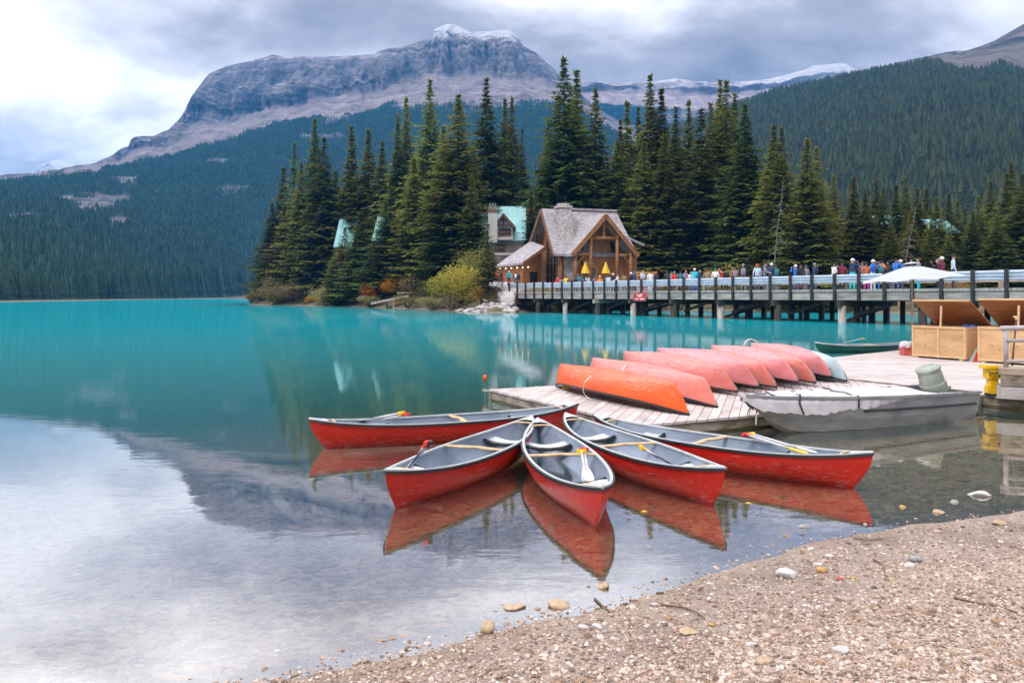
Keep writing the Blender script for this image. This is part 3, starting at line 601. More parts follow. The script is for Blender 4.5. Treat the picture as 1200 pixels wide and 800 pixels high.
tl((306, 310, 219, 'full', 17, 0, 'smallest spruce at the outermost tip of the point, low green cone', G1),
   (313, 284, 215, 'full', 22, 0, 'short dark spruce second from the tip of the point', G1),
   (319, 238, 220, 'full', 36, 1, 'mid height olive conifer at the outer edge of the point', G1),
   (332, 195, 222, 'slim', 30, 1, 'slim ragged conifer with narrow top near the point tip', G1),
   (345, 166, 214, 'thin', 26, 0, 'narrow sparse conifer with a thin bare spire near the tip', G1),
   (353, 188, 206, 'full', 42, 1, 'bushy olive conifer before the thin spired one', G1),
   (369, 138, 205, 'slim', 34, 0, 'tall dark pointed spruce, tallest of the outer point cluster', G1),
   (380, 160, 200, 'full', 52, 1, 'broad olive conifer close beside the tallest outer spruce', G1),
   (412, 146, 196, 'slim', 38, 1, 'tall columnar conifer with lumpy olive top above the teal roof gap', G1),
   (432, 150, 193, 'slim', 40, 1, 'tall olive conifer with blunt top in the middle of the point', G1),
   (448, 165, 190, 'slim', 34, 1, 'conifer tucked behind the blunt topped one on the point', G1),
   (423, 248, 172, 'full', 78, 0, 'wide low green spruce with tiered boughs before the teal roof', G1),
   (466, 132, 172, 'slim', 34, 0, 'dense green spruce, first of the tall middle trio', G1),
   (476, 112, 176, 'full', 46, 0, 'tall dark spruce with loose pointed top in the middle trio', G1),
   (504, 91, 165, 'full', 56, 0, 'very tall dark spruce with layered boughs, second tallest on the point', G1),
   (485, 184, 158, 'slim', 38, 1, 'lower conifer with grey lower boughs before the middle trio', G1),
   (452, 235, 164, 'full', 52, 0, 'low green spruce between the teal roofs near the shore', G1),
   (520, 145, 150, 'full', 58, 1, 'broad olive conifer with bare twigs along one side', G1),
   (537, 109, 147, 'full', 66, 1, 'big shaggy conifer in front of the teal roofed inn', G1),
   (553, 205, 140, 'full', 42, 1, 'lower shaggy conifer beside the yellow bush', G1),
   (570, 90, 172, 'full', 58, 0, 'tallest dark spruce right behind the inn chimney', G1),
   (592, 114, 176, 'slim', 34, 0, 'twin topped spruce behind the inn roof, nearer the inn', G1),
   (600, 112, 170, 'full', 44, 0, 'twin topped spruce behind the inn roof, nearer the lodge', G1),
   (612, 150, 168, 'full', 34, 0, 'shorter spruce leaning out past the inn roof ridge', G1),
   (622, 222, 134, 'slim', 24, 0, 'small dark spruce squeezed between inn and log lodge', G1),
   (572, 262, 112, 'thin', 30, 1, 'thin yellowish young conifer beside the gravel path', G1))
tl((661, 66, 150, 'full', 74, 0, 'tallest spruce of all, rising directly behind the lodge chimney', G2),
   (676, 80, 156, 'slim', 44, 0, 'spruce with narrow spire just behind the tallest one', G2),
   (643, 136, 160, 'full', 46, 1, 'olive spruce rising beside the tallest one over the lodge roof', G2),
   (698, 101, 150, 'full', 58, 0, 'dark pointed spruce above the lodge porch gable', G2),
   (727, 139, 158, 'slim', 28, 2, 'dying conifer with reddish brown needles behind the lodge', G2),
   (735, 117, 164, 'slim', 36, 0, 'slender dark spruce behind the reddish one', G2),
   (748, 124, 162, 'slim', 30, 0, 'narrow dark spruce between reddish and forked trees', G2),
   (724, 165, 146, 'full', 62, 0, 'broad green spruce next to the lodge end wall', G2),
   (762, 86, 156, 'slim', 42, 0, 'tall forked spruce, the left of two joined spires', G2),
   (775, 102, 154, 'slim', 40, 1, 'tall forked spruce, the right of two joined spires', G2),
   (755, 165, 142, 'full', 54, 1, 'olive conifer in front of the forked pair', G2),
   (779, 156, 140, 'full', 50, 1, 'olive conifer with white roof glimpsed beside it', G2),
   (792, 124, 150, 'slim', 34, 0, 'dark spruce between the forked pair and the bare trunk', G2),
   (807, 116, 156, 'slim', 34, 0, 'dark narrow spruce, left neighbour of the olive thicket', G2),
   (822, 126, 140, 'thin', 46, 1, 'olive pine with thin crown and bare lower trunk', G2),
   (833, 119, 146, 'slim', 36, 1, 'slim olive conifer just left of the twin spires', G2),
   (844, 92, 150, 'slim', 40, 0, 'tall spruce, left of the highest twin spires beyond the bridge', G2),
   (851, 93, 146, 'thin', 40, 1, 'tall pine, right of the highest twin spires, bare trunk showing', G2),
   (861, 107, 150, 'slim', 38, 0, 'dark spruce right behind the bare trunked pine', G2),
   (873, 119, 132, 'full', 62, 0, 'large dense dark spruce with wide skirt beyond the bridge', G2))
tl((907, 145, 122, 'slim', 40, 1, 'olive conifer, left of two joined crowns above the black jacket couple', G3),
   (916, 148, 118, 'full', 50, 1, 'olive conifer, right of two joined crowns with dead trunk before it', G3),
   (946, 161, 108, 'full', 56, 1, 'full olive spruce above the phone holding man in navy', G3),
   (957, 171, 112, 'full', 48, 1, 'dark olive spruce just behind the full olive one', G3),
   (977, 204, 128, 'full', 34, 1, 'lower conifer above the person in white raising arms', G3),
   (1001, 206, 132, 'slim', 30, 1, 'conifer above the tall man in navy photographing', G3),
   (1014, 221, 126, 'full', 34, 1, 'conifer above the rust jacket person', G3),
   (1027, 209, 134, 'slim', 26, 1, 'slim conifer left of the small teal roof', G3),
   (1035, 219, 128, 'full', 30, 1, 'conifer touching the left end of the small teal roof', G3),
   (1050, 216, 138, 'slim', 26, 0, 'dark conifer behind the small teal roof', G3),
   (1061, 207, 142, 'full', 34, 0, 'tallest conifer above the white patio umbrella', G3),
   (1075, 219, 138, 'slim', 30, 1, 'conifer behind the leaning dead snag', G3),
   (1086, 220, 144, 'full', 34, 1, 'conifer between the two small teal roofs', G3),
   (1097, 231, 124, 'full', 34, 1, 'conifer before the right hand small teal roof', G3),
   (1112, 226, 140, 'full', 30, 0, 'dark conifer above the man in the flat cap', G3),
   (1122, 234, 146, 'slim', 24, 0, 'slim dark conifer right of the flat cap man', G3),
   (1131, 244, 138, 'full', 28, 1, 'low conifer in the dip of the tree line', G3),
   (1147, 229, 132, 'full', 34, 0, 'dark conifer above the bare bridge rail', G3),
   (1161, 211, 136, 'full', 38, 1, 'broad olive conifer left of the right edge tree', G3),
   (1185, 188, 124, 'full', 46, 1, 'tallest conifer near the right edge of the picture', G3),
   (1180, 202, 118, 'thin', 30, 1, 'sparse pine with grey trunk near the right edge', G3),
   (1198, 203, 112, 'full', 44, 0, 'dark conifer cut by the right edge of the picture', G3),
   (1168, 252, 110, 'full', 34, 0, 'short dense conifer low before the right edge trees', G3),
   (1140, 247, 116, 'full', 28, 0, 'short conifer above the bare wooden rail post', G3))
tl((404, 266, 176, 'full', 40, 0, 'low spruce standing before the first teal roof on the point', G1), (392, 296, 180, 'full', 24, 1, 'very low conifer beside the low spruce before the teal roof', G1),
   (1044, 258, 116, 'full', 28, 1, 'low conifer at the foot of the first small cabin', G3), (1068, 250, 118, 'full', 30, 0, 'low dark conifer before the first small cabin', G3), (1091, 262, 116, 'full', 24, 1, 'low conifer between the two small cabins', G3), (1112, 266, 118, 'full', 24, 1, 'low conifer at the foot of the second small cabin', G3))
# trees that fill the stands between: nothing tells them apart
random.seed(21)
for (u0, u1, vt0, vt1, Y0, Y1, n, w, grp, lab) in (
        (322, 360, 235, 262, 212, 226, 5, 30, 'filler conifers at the point tip', 'one of the crowded dark conifers filling the point tip stand'),
        (392, 470, 190, 236, 196, 214, 8, 34, 'filler conifers in the middle of the point', 'one of the crowded dark conifers filling the middle of the point'),
        (470, 560, 165, 230, 176, 196, 9, 40, 'filler conifers behind the yellow bush', 'one of the crowded dark conifers filling the stand near the inn'),
        (572, 640, 200, 232, 186, 205, 6, 40, 'filler conifers behind the inn', 'one of the crowded dark conifers standing behind the inn roof'),
        (690, 790, 170, 225, 150, 175, 12, 44, 'filler conifers behind the log lodge', 'one of the crowded dark conifers filling the stand behind the log lodge'),
        (790, 890, 165, 235, 150, 175, 12, 44, 'filler conifers beside the log lodge', 'one of the crowded dark conifers beyond the middle of the bridge'),
        (880, 980, 205, 262, 128, 150, 12, 36, 'filler conifers beyond the crowd', 'one of the crowded lower conifers beyond the bridge crowd'),
        (975, 1100, 232, 268, 128, 165, 18, 26, 'filler conifers around the small teal roofs', 'one of the low crowded conifers around the small teal roofs'),
        (1100, 1215, 238, 272, 120, 165, 17, 26, 'filler conifers at the right edge', 'one of the low crowded conifers beyond the far end of the bridge')):
    for k in range(n):
        u = u0+(u1-u0)*(k+random.uniform(.1, .9))/n
        conifer(u, random.uniform(vt0, vt1), random.uniform(Y0, Y1), random.choice(('full', 'full', 'slim')), w*random.uniform(.8, 1.15), random.choice((0, 1)), lab, grp)
# leaning dead snags
def snag(u0, v0, u1, v1, Y, label, seed, nb=26):
    r = random.Random(seed); a = P(u0, v0, Y); b = P(u1, v1, Y+1); a.z = max(a.z-2.5, hz(a.x, a.y)-.2)
    t = empty('dead_tree', a); d = b-a; H = d.length; mb = MB()
    pts = [d*(i/8)+Vector((math.sin(i*1.3)*.004*H, 0, 0)) for i in range(9)]
    mb.tube(pts, [.004*H*(1-i/9)+.012 for i in range(9)], 7); mb.build('trunk', GREYWOOD, t, smooth=True)
    for k in range(nb):
        mb = MB(); f = r.uniform(.2, .97); p = d*f; an = r.random()*6.28; l = H*.13*(1.15-f)*r.uniform(.5, 1.3)
        q = p+Vector((math.cos(an)*l, math.sin(an)*l, -l*r.uniform(.1, .6))); m = (p+q)/2+Vector((0, 0, l*.12))
        mb.tube([p, m, q], [.035, .025, .01], 4, cap=False)
        for j in range(2):
            s = m.lerp(q, r.uniform(.1, .8)); e = s+Vector((r.uniform(-1, 1), r.uniform(-1, 1), -r.uniform(.2, .9)))*l*.3; mb.tube([s, e], [.025, .008], 4, cap=False)
        mb.build('limb', GREYWOOD, t)
    tag(t, label, 'tree', 'dead grey trees'); return t
snag(1058, 302, 1074, 240, 104, 'leaning bare grey snag behind the white patio umbrella', 3, 34)
snag(906, 295, 918, 212, 104, 'bare grey dead trunk standing before the two joined olive crowns', 5, 34)

# shrubs
def shrub_mesh(seed, n=900):
    r = random.Random(seed); V = []; F = []
    lobes = [(Vector((r.uniform(-.33, .33), r.uniform(-.3, .3), r.uniform(.25, .68))), r.uniform(.2, .34)) for _ in range(9)]
    for k in range(n):
        c, rad = r.choice(lobes); d = Vector((r.gauss(0, 1), r.gauss(0, 1), r.gauss(0, 1))).normalized(); p = c+d*rad*r.uniform(.55, 1.08)
        if p.z < 0: p.z = abs(p.z)*.5
        a = Vector((r.gauss(0, 1), r.gauss(0, 1), r.gauss(0, .7))).normalized(); b = a.cross(d+Vector((r.uniform(-.6, .6),)*3)).normalized(); l = r.uniform(.025, .05); w = l*.5
        i = len(V); V += [p, p+a*l*.5+b*w, p+a*l, p+a*l*.5-b*w]; F.append((i, i+1, i+2, i+3))
    me = fast_mesh('shrub_leaves', np.array([tuple(v) for v in V]), np.array(F)); me.materials.append(None)
    mb = MB()
    for k in range(9):
        c, rad = lobes[k]; mb.tube([(c.x*.15, c.y*.15, -.06), (c.x*.6, c.y*.6, c.z*.5), tuple(c)], [.018, .012, .004], 5, cap=False)
    sm = mb.mesh('shrub_stems'); sm.materials.append(BARK); return me, sm
SHR = [shrub_mesh(s, n) for s, n in ((1, 2200), (2, 2200), (3, 1800), (4, 2600))]
LEAF = {'olive': leaf_mat('olive_leaf', (0.174, 0.167, 0.0435), (.25, .22, .075), 1.2), 'brown': leaf_mat('brown_leaf', (0.232, 0.167, 0.0798), (.29, .22, .12), 1.2),
        'yellow': leaf_mat('yellow_leaf', (0.319, 0.275, 0.0435), (.42, .34, .06), 1.2), 'orange': leaf_mat('orange_leaf', (0.551, 0.246, 0.029), (.55, .30, .03), 1.2),
        'green': leaf_mat('green_leaf', (0.087, 0.123, 0.029), (.15, .16, .04), 1.2), 'pale': leaf_mat('pale_leaf', (0.348, 0.319, 0.131), (.42, .38, .19), 1.2), 'pink': leaf_mat('reddish_leaf', (0.392, 0.189, 0.116), (.40, .27, .14), 1.2)}
def shrub(u, vb, wpx, hpx, Y, leaf, label, group='shrubs along the point', var=0):
    X = (u-UC)*Y/FPX; z = CH-(vb-VH)*Y/FPX; z = min(z, max(hz(X, Y), .02)+.5)
    t = empty('shrub', (X, Y, z-.12), random.random()*6.28)
    lm, sm = SHR[var % 4]; s = (wpx*Y/FPX/.82, wpx*Y/FPX/.82, hpx*Y/FPX/.78)
    o = bpy.data.objects.new('foliage', lm); link(o, t); o.material_slots[0].link = 'OBJECT'; o.material_slots[0].material = LEAF[leaf]; o.scale = s
    o2 = link(bpy.data.objects.new('stem', sm), t); o2.scale = s
    tag(t, label, 'shrub', group); return t
shrub(294, 355, 16, 9, 219, 'orange', 'low tawny tuft on the bare tip of the point', var=0)
shrub(312, 354, 30, 19, 212, 'olive', 'olive bush at the foot of the smallest spruce', var=1)
shrub(327, 351, 34, 24, 206, 'brown', 'brownish bush rising under the outer conifers', var=2)
shrub(346, 357, 54, 24, 196, 'brown', 'grey brown rounded bush right above the waterline', var=3)
shrub(330, 357.5, 42, 18, 197, 'olive', 'green olive bush beside the rounded grey brown one', var=0)
shrub(366, 355, 14, 9, 188, 'orange', 'small orange tuft between two waterline bushes', var=1)
shrub(384, 357, 40, 20, 184, 'pale', 'pale straw coloured bush left of the gangway', var=2)
shrub(405, 358, 40, 20, 178, 'olive', 'olive bush at the waterline before the wide low spruce', var=3)
shrub(424, 357, 22, 14, 172, 'orange', 'small rusty bush between olive bush and gangway', var=0)
shrub(447, 351, 44, 22, 162, 'orange', 'bright orange bush behind the upper end of the gangway', var=1)
shrub(472, 348, 40, 22, 156, 'orange', 'orange yellow bush above the gangway rail', var=2)
shrub(490, 349, 44, 22, 148, 'brown', 'dull brown bush where the gangway meets the bank', var=3)
shrub(500, 342, 40, 34, 150, 'green', 'dark green bush behind the yellow thicket', var=0)
shrub(528, 359, 46, 38, 122, 'yellow', 'bright yellow green bush at the waterline', var=3)
shrub(540, 350, 50, 42, 125, 'yellow', 'taller yellow green bush behind the waterline one', var=1)
shrub(556, 341, 40, 46, 128, 'olive', 'olive bush uphill of the yellow thicket', var=2)
shrub(563, 352, 26, 22, 112, 'orange', 'orange bush at the edge of the white boulders', var=0)
shrub(508, 361, 34, 15, 128, 'pale', 'pale low bush at the waterline past the gangway', var=1)
shrub(478, 359, 30, 13, 138, 'olive', 'low olive bush under the upper end of the gangway', var=2)
shrub(513, 352, 36, 24, 132, 'green', 'green bush between gangway and yellow thicket', var=3)
shrub(434, 358, 26, 11, 158, 'pale', 'low pale bush at the foot of the gangway', var=0)
shrub(575, 349, 18, 14, 110.5, 'olive', 'small olive bush growing between path and boulders', var=1)
shrub(638, 331, 34, 24, 113, 'pale', 'pale leafy bush before the lodge wing', 'shrubs around the lodge', 3)
shrub(626, 333, 20, 14, 112, 'pink', 'reddish low bush beside the pale one before the wing', 'shrubs around the lodge', 2)
shrub(655, 331, 28, 18, 113.5, 'olive', 'small olive bush under the lodge stone wall', 'shrubs around the lodge', 1)
shrub(755, 330, 26, 20, 122, 'green', 'green bush at the right corner of the lodge', 'shrubs around the lodge', 0)
shrub(778, 328, 34, 26, 118, 'brown', 'tangled brown bush right of the lodge bench', 'shrubs around the lodge', 1)
shrub(798, 326, 32, 36, 116, 'olive', 'tall olive bush behind the bridge near the cyan jacket', 'shrubs around the lodge', 2)
shrub(845, 322, 36, 46, 108, 'yellow', 'yellow green bush behind the red jacket person', 'shrubs beyond the bridge', 3)
shrub(905, 316, 12, 34, 100, 'yellow', 'thin yellow bush beside the grey dead trunk', 'shrubs beyond the bridge', 0)
shrub(1088, 312, 22, 22, 92, 'pink', 'rusty bush left of the flat cap man', 'shrubs beyond the bridge', 1)
shrub(1120, 306, 26, 40, 92, 'pink', 'tall rusty bush behind the flat cap man', 'shrubs beyond the bridge', 2)
shrub(1140, 312, 30, 28, 90, 'yellow', 'yellow green bush right of the flat cap man', 'shrubs beyond the bridge', 3)

# ------------------------------------------------------------------ buildings
LOG = mat('log_wall', (.22, .08, .022), (.44, .19, .06), scale=1.2, stretch=(1, 1, 7), rough=.6, bump=.5, bscale=3)
TIMBER = mat('dark_timber', (.10, .045, .02), (.22, .105, .05), scale=1.5, stretch=(3, 3, .6), rough=.65)
SHAKE = mat('cedar_shakes', (.20, .185, .195), (.46, .43, .45), scale=1.3, stretch=(1, 1, 3), rough=.95, bump=1, bscale=9, mid=(.3, .72))
STONE = mat('field_stone', (.22, .20, .19), (.52, .49, .47), scale=2.6, rough=.95, bump=1, bscale=5)
TEAL = mat('teal_metal', (.16, .40, .41), (.24, .50, .51), scale=.3, rough=.45, stretch=(1, 1, 1))
GLASS = mat('dark_glass', (.012, .014, .017), (.02, .024, .03), scale=1, rough=.12, spec=.6)
CREAM = mat('pale_wall', (.40, .38, .37), (.50, .48, .46), scale=.6, rough=.9)
ORANGEWOOD = mat('orange_wood', (.42, .19, .045), (.58, .29, .085), scale=1, stretch=(1, 1, 5), rough=.6)
YELLOW = mat('yellow_canvas', (.70, .42, .02), (.82, .53, .03), scale=2, rough=.8)
LAMP = bpy.data.materials.new('lamp_glow'); LAMP.use_nodes = True
_b = LAMP.node_tree.nodes['Principled BSDF']; _b.inputs['Emission Color'].default_value = (1, .75, .4, 1); _b.inputs['Emission Strength'].default_value = 2.5
PORCH = mat('porch_timber', (.20, .075, .024), (.36, .15, .05), scale=1.5, stretch=(2, 2, 2), rough=.6)
def frame(o, th):
    c, s = math.cos(th), math.sin(th)
    return lambda x, y, z: Vector((o[0]+x*c-y*s, o[1]+x*s+y*c, z))
def slab(mb, pts, th, mi=0):
    "a roof slab: polygon with a thickness straight down"
    mb.prism(pts, (0, 0, 0), (0, 0, -th), mi)
def lodge():
    th = R(20); Q = frame((8.4, 124), th); Z0 = 3.3
    t = empty('log_lodge', (8.4, 124, 0)); tag(t, 'log and stone lodge with grey shake roof and big timber porch gable', 'building')
    pt = lambda p: Vector(p)-Vector((8.4, 124, 0)); q = lambda x, y, z: pt(Q(x, y, z))
    def bx(name, m, x0, x1, y0, y1, z0, z1, par=t):
        mb = MB(); poly = [q(x0, y0, z0), q(x1, y0, z0), q(x1, y1, z0), q(x0, y1, z0)]; mb.prism(poly, (0, 0, 0), (0, 0, z1-z0)); return mb.build(name, m, par)
    # stone plinth
    bx('plinth', STONE, -4.6, 9.0, -9.6, 5.6, 1.4, Z0)
    ZR, ZE, YE = 15.2, 8.2, 5.7
    # body walls: stone front beside the porch, log ends
    w = bx('wall', STONE, -3.4, .0, -4.6, -4.2, Z0, 9.4); tag(w, 'stone wall under the chimney')
    bx('wall', LOG, .0, 8.6, -4.58, -4.22, Z0, 9.4)
    for sx in (-2.6, 8.3):
        mb = MB(); mb.prism([q(sx, -4.6, Z0), q(sx, 4.6, Z0), q(sx, 4.6, 9.3), q(sx, 0, 14.6), q(sx, -4.6, 9.3)], q(0, 0, 0)-q(.3, 0, 0), (0, 0, 0)); mb.build('gable_wall', LOG, t)
    bx('wall', LOG, -2.4, 8.2, 4.2, 4.6, Z0, 9.4)
    # window wall of the chimney end
    f = MB(); wn = []
    for i in range(5):
        y = -3.9+i*1.25; top = min(13.2, 14.2-abs(y)*1.12); f.bar(q(-2.95, y, Z0), q(-2.95, y, top), .22, .22)
    for z in (3.6, 5.3, 7.0, 8.7, 10.4): f.bar(q(-2.95, -3.9, z), q(-2.95, 1.1 if z > 9 else 1.1, z), .18, .18)
    f.build('window_frame', TIMBER, t)
    for i in range(4):
        for z0, z1 in ((3.7, 5.2), (5.4, 6.9), (7.1, 8.6), (8.8, 10.3)):
            y0, y1 = -3.8+i*1.25, -2.75+i*1.25; mb = MB(); mb.prism([q(-2.92, y0, z0), q(-2.92, y1, z0), q(-2.92, y1, z1), q(-2.92, y0, z1)], (0, 0, 0), q(.05, 0, 0)-q(0, 0, 0)); mb.build('pane', GLASS, t)
    # roofs
    rf = MB(); slab(rf, [q(-4.7, -YE, ZE), q(8.9, -YE, ZE), q(8.2, 0, ZR), q(-4.2, 0, ZR)], .35); r1 = rf.build('roof', SHAKE, t)
    rf = MB(); slab(rf, [q(-4.7, YE, ZE), q(-4.2, 0, ZR), q(8.2, 0, ZR), q(8.9, YE, ZE)], .35); rf.build('roof', SHAKE, t)
    rc = MB(); rc.bar(q(-1, 0, ZR+.08), q(8.2, 0, ZR+.08), .7, .3); rc.build('ridge_cap', SHAKE, r1)
    for sg in (-1, 1):       # barge boards of the chimney end
        mb = MB(); mb.bar(q(-4.35, 0, ZR-.35), q(-4.8, sg*YE, ZE-.3), .16, .6); mb.build('bargeboard', TIMBER, t)
    for (a, b) in (((-4.0, -2.6, 11.5), (-3.0, -4.3, 9.2)), ((-4.0, 2.6, 11.5), (-3.0, 4.3, 9.2))):
        mb = MB(); mb.bar(q(*a), q(*b), .28, .28); mb.build('brace', TIMBER, t)
    mb = MB(); mb.bar(q(-4.3, -3, 9.4), q(-2.5, -3, 9.4), .3, .3); mb.build('beam', TIMBER, t)
    # right end: lower projecting eave
    rf = MB(); slab(rf, [q(8.0, -3.6, 11.2), q(10.6, -4.6, 9.9), q(10.6, 3.4, 9.9), q(8.0, 2.4, 11.6)], .3); rf.build('end_roof', SHAKE, t)
    bx('end_wall', LOG, 8.6, 10.0, -3.4, 2.4, Z0, 9.9)
    # porch gable
    XC, HW, YF, ZA, ZP = 2.3, 5.2, -8.2, 13.9, 8.1
    for sg in (-1, 1):
        rf = MB(); slab(rf, [q(XC, YF, ZA), q(XC+sg*HW, YF, ZP), q(XC+sg*HW, -5.0, ZP), q(XC, -.6, ZA+.1)], .35); rf.build('porch_roof', SHAKE, t)
        mb = MB(); mb.bar(q(XC-.1*sg, YF-.12, ZA-.25), q(XC+sg*(HW+.05), YF-.12, ZP-.25), .14, .62); mb.build('bargeboard', PORCH, t)
    fl = MB(); fl.bar(q(XC-.25, -.9, ZA+.14), q(XC-HW+.1, -5.2, ZP+.12), .22, .05); fl.build('flashing', CREAM, t)
    for x, zt in ((-2.2, 8.2), (.2, 11.0), (4.4, 11.0), (6.6, 8.6)):
        mb = MB(); mb.tube([q(XC-2.3+x, YF+.5, Z0), q(XC-2.3+x, YF+.5, zt)], .26, 10); mb.build('porch_post', PORCH, t, smooth=True)
    for a, b, r in (((-.1, 10.4), (5.0, 10.4), .26), ((-2.4, 8.0), (.4, 8.0), .22), ((4.3, 8.0), (6.9, 8.0), .22)):
        mb = MB(); mb.tube([q(XC-2.3+a[0], YF+.5, a[1]), q(XC-2.3+b[0], YF+.5, b[1])], r, 8); mb.build('porch_beam', PORCH, t, smooth=True)
    mb = MB(); mb.tube([q(XC, YF+.5, 10.5), q(XC, YF+.5, 13.4)], .2, 8); mb.build('king_post', PORCH, t)
    for sg in (-1, 1):
        mb = MB(); mb.bar(q(XC+sg*.1, YF+.5, 12.6), q(XC+sg*1.8, YF+.5, 11.0), .22, .22); mb.build('brace', PORCH, t)
        mb = MB(); mb.bar(q(XC+sg*4.3, YF+.5, 6.6), q(XC+sg*3.1, YF+.5, 7.9), .22, .22); mb.build('brace', PORCH, t)
    # porch back wall, door, windows
    mb = MB(); mb.prism([q(XC-2.2, -5.4, Z0), q(XC+4.3, -5.4, Z0), q(XC+4.3, -5.4, 8.6), q(XC, -5.4, 13.2), q(XC-2.2, -5.4, 10.9)], (0, 0, 0), q(0, .3, 0)-q(0, 0, 0)); mb.build('porch_wall', LOG, t)
    dr = MB()
    for dx in (-1.15, 0, 1.15): dr.bar(q(XC-1.3+dx, -5.5, Z0), q(XC-1.3+dx, -5.5, 6.4), .2, .2)
    dr.bar(q(XC-2.5, -5.5, 6.4), q(XC-.1, -5.5, 6.4), .2, .24); d = dr.build('door', ORANGEWOOD, t)
    for dx in (-.58, .58):
        mb = MB(); mb.prism([q(XC-1.3+dx-.38, -5.46, 4.3), q(XC-1.3+dx+.38, -5.46, 4.3), q(XC-1.3+dx+.38, -5.46, 6.2), q(XC-1.3+dx-.38, -5.46, 6.2)], (0, 0, 0), q(0, .05, 0)-q(0, 0, 0)); mb.build('pane', GLASS, d)
    mb = MB(); mb.prism([q(XC-1.3, -5.47, 8.1), q(XC-.2, -5.47, 9.3), q(XC-1.3, -5.47, 10.5), q(XC-2.4, -5.47, 9.3)], (0, 0, 0), q(0, .05, 0)-q(0, 0, 0)); mb.build('diamond_window', GLASS, t)
    mb = MB(); mb.prism([q(XC+2.2, -5.47, 8.4), q(XC+3.7, -5.47, 8.4), q(XC+3.7, -5.47, 9.2), q(XC+2.2, -5.47, 10.3)], (0, 0, 0), q(0, .05, 0)-q(0, 0, 0)); mb.build('porch_window', GLASS, t)
    bx('door_sign', CREAM, XC-1.9, XC-.7, -5.56, -5.5, 6.7, 7.1)
    # corner logs beside the stone
    for x in (-3.2, -.15): mb = MB(); mb.tube([q(x, -4.75, Z0), q(x, -4.75, 8.3)], .28, 8); mb.build('corner_log', LOG, t, smooth=True)
    mb = MB(); mb.tube([q(-4.0, -4.75, 8.2), q(.6, -4.75, 8.2)], .25, 8); mb.build('eave_log', LOG, t, smooth=True)
    # chimney: rough stone, widening downward on the roof
    ch = MB(); rows = []
    for z, hw, hd in ((8.4, 1.5, .9), (9.6, 1.25, .9), (11, 1.0, .85), (13, .92, .8), (15.1, .9, .75), (15.1, 1.1, .95), (15.45, 1.1, .95), (15.5, .8, .6), (15.8, .75, .55)):
        rows.append([q(-1.7+sx*hw, -3.5+sy*hd+(z-8.4)*.18, z) for sx, sy in ((-1, -1), (1, -1), (1, 1), (-1, 1))])
    ch.grid(rows, closed=True); ch.add(rows[-1], [(0, 1, 2, 3)]); ch.build('chimney', STONE, t)
    # low wing towards the point
    A, B, C, D = P(580, 311.5, 121), P(613, 307.5, 115), P(639, 289, 118.5), P(622, 282.5, 126)
    rf = MB(); slab(rf, [pt(A), pt(B), pt(C), pt(D)], .3); rf.build('wing_roof', SHAKE, t)
    a2, b2, c2 = P(582, 313, 122), P(612.5, 311, 116.2), P(634, 294, 120.5)
    for nm, poly in (('wing_wall', [a2, b2]), ('wing_gable', [b2, c2])):
        p0, p1 = pt(poly[0]), pt(poly[1]); mb = MB()
        mb.prism([Vector((p0.x, p0.y, 2.6)), Vector((p1.x, p1.y, 2.6)), p1, p0], (0, 0, 0), (.05, .25, 0)); mb.build(nm, LOG, t)
    mb = MB(); mb.bar(pt(B)+Vector((0, -.12, -.15)), pt(C)+Vector((0, -.12, -.15)), .12, .4); mb.build('bargeboard', TIMBER, t)
    p0, p1 = pt(P(620, 322, 118.0)), pt(P(630, 322, 119.6)); mb = MB(); mb.prism([Vector((p0.x, p0.y-.3, 3.0)), Vector((p1.x, p1.y-.3, 3.0)), Vector((p1.x, p1.y-.3, 5.6)), Vector((p0.x, p0.y-.3, 5.6))], (0, 0, 0), (0, .1, 0)); mb.build('wing_door', GLASS, t)
    for k in range(6):
        p = pt(P(586+k*6.6, 315-k*.4, 120.6-k*1.05)); mb = MB(); mb.tube([p+Vector((0, -.2, -.09)), p+Vector((0, -.2, .09))], .085, 8); mb.build('wall_lamp', LAMP, t)
    return t
lodge()
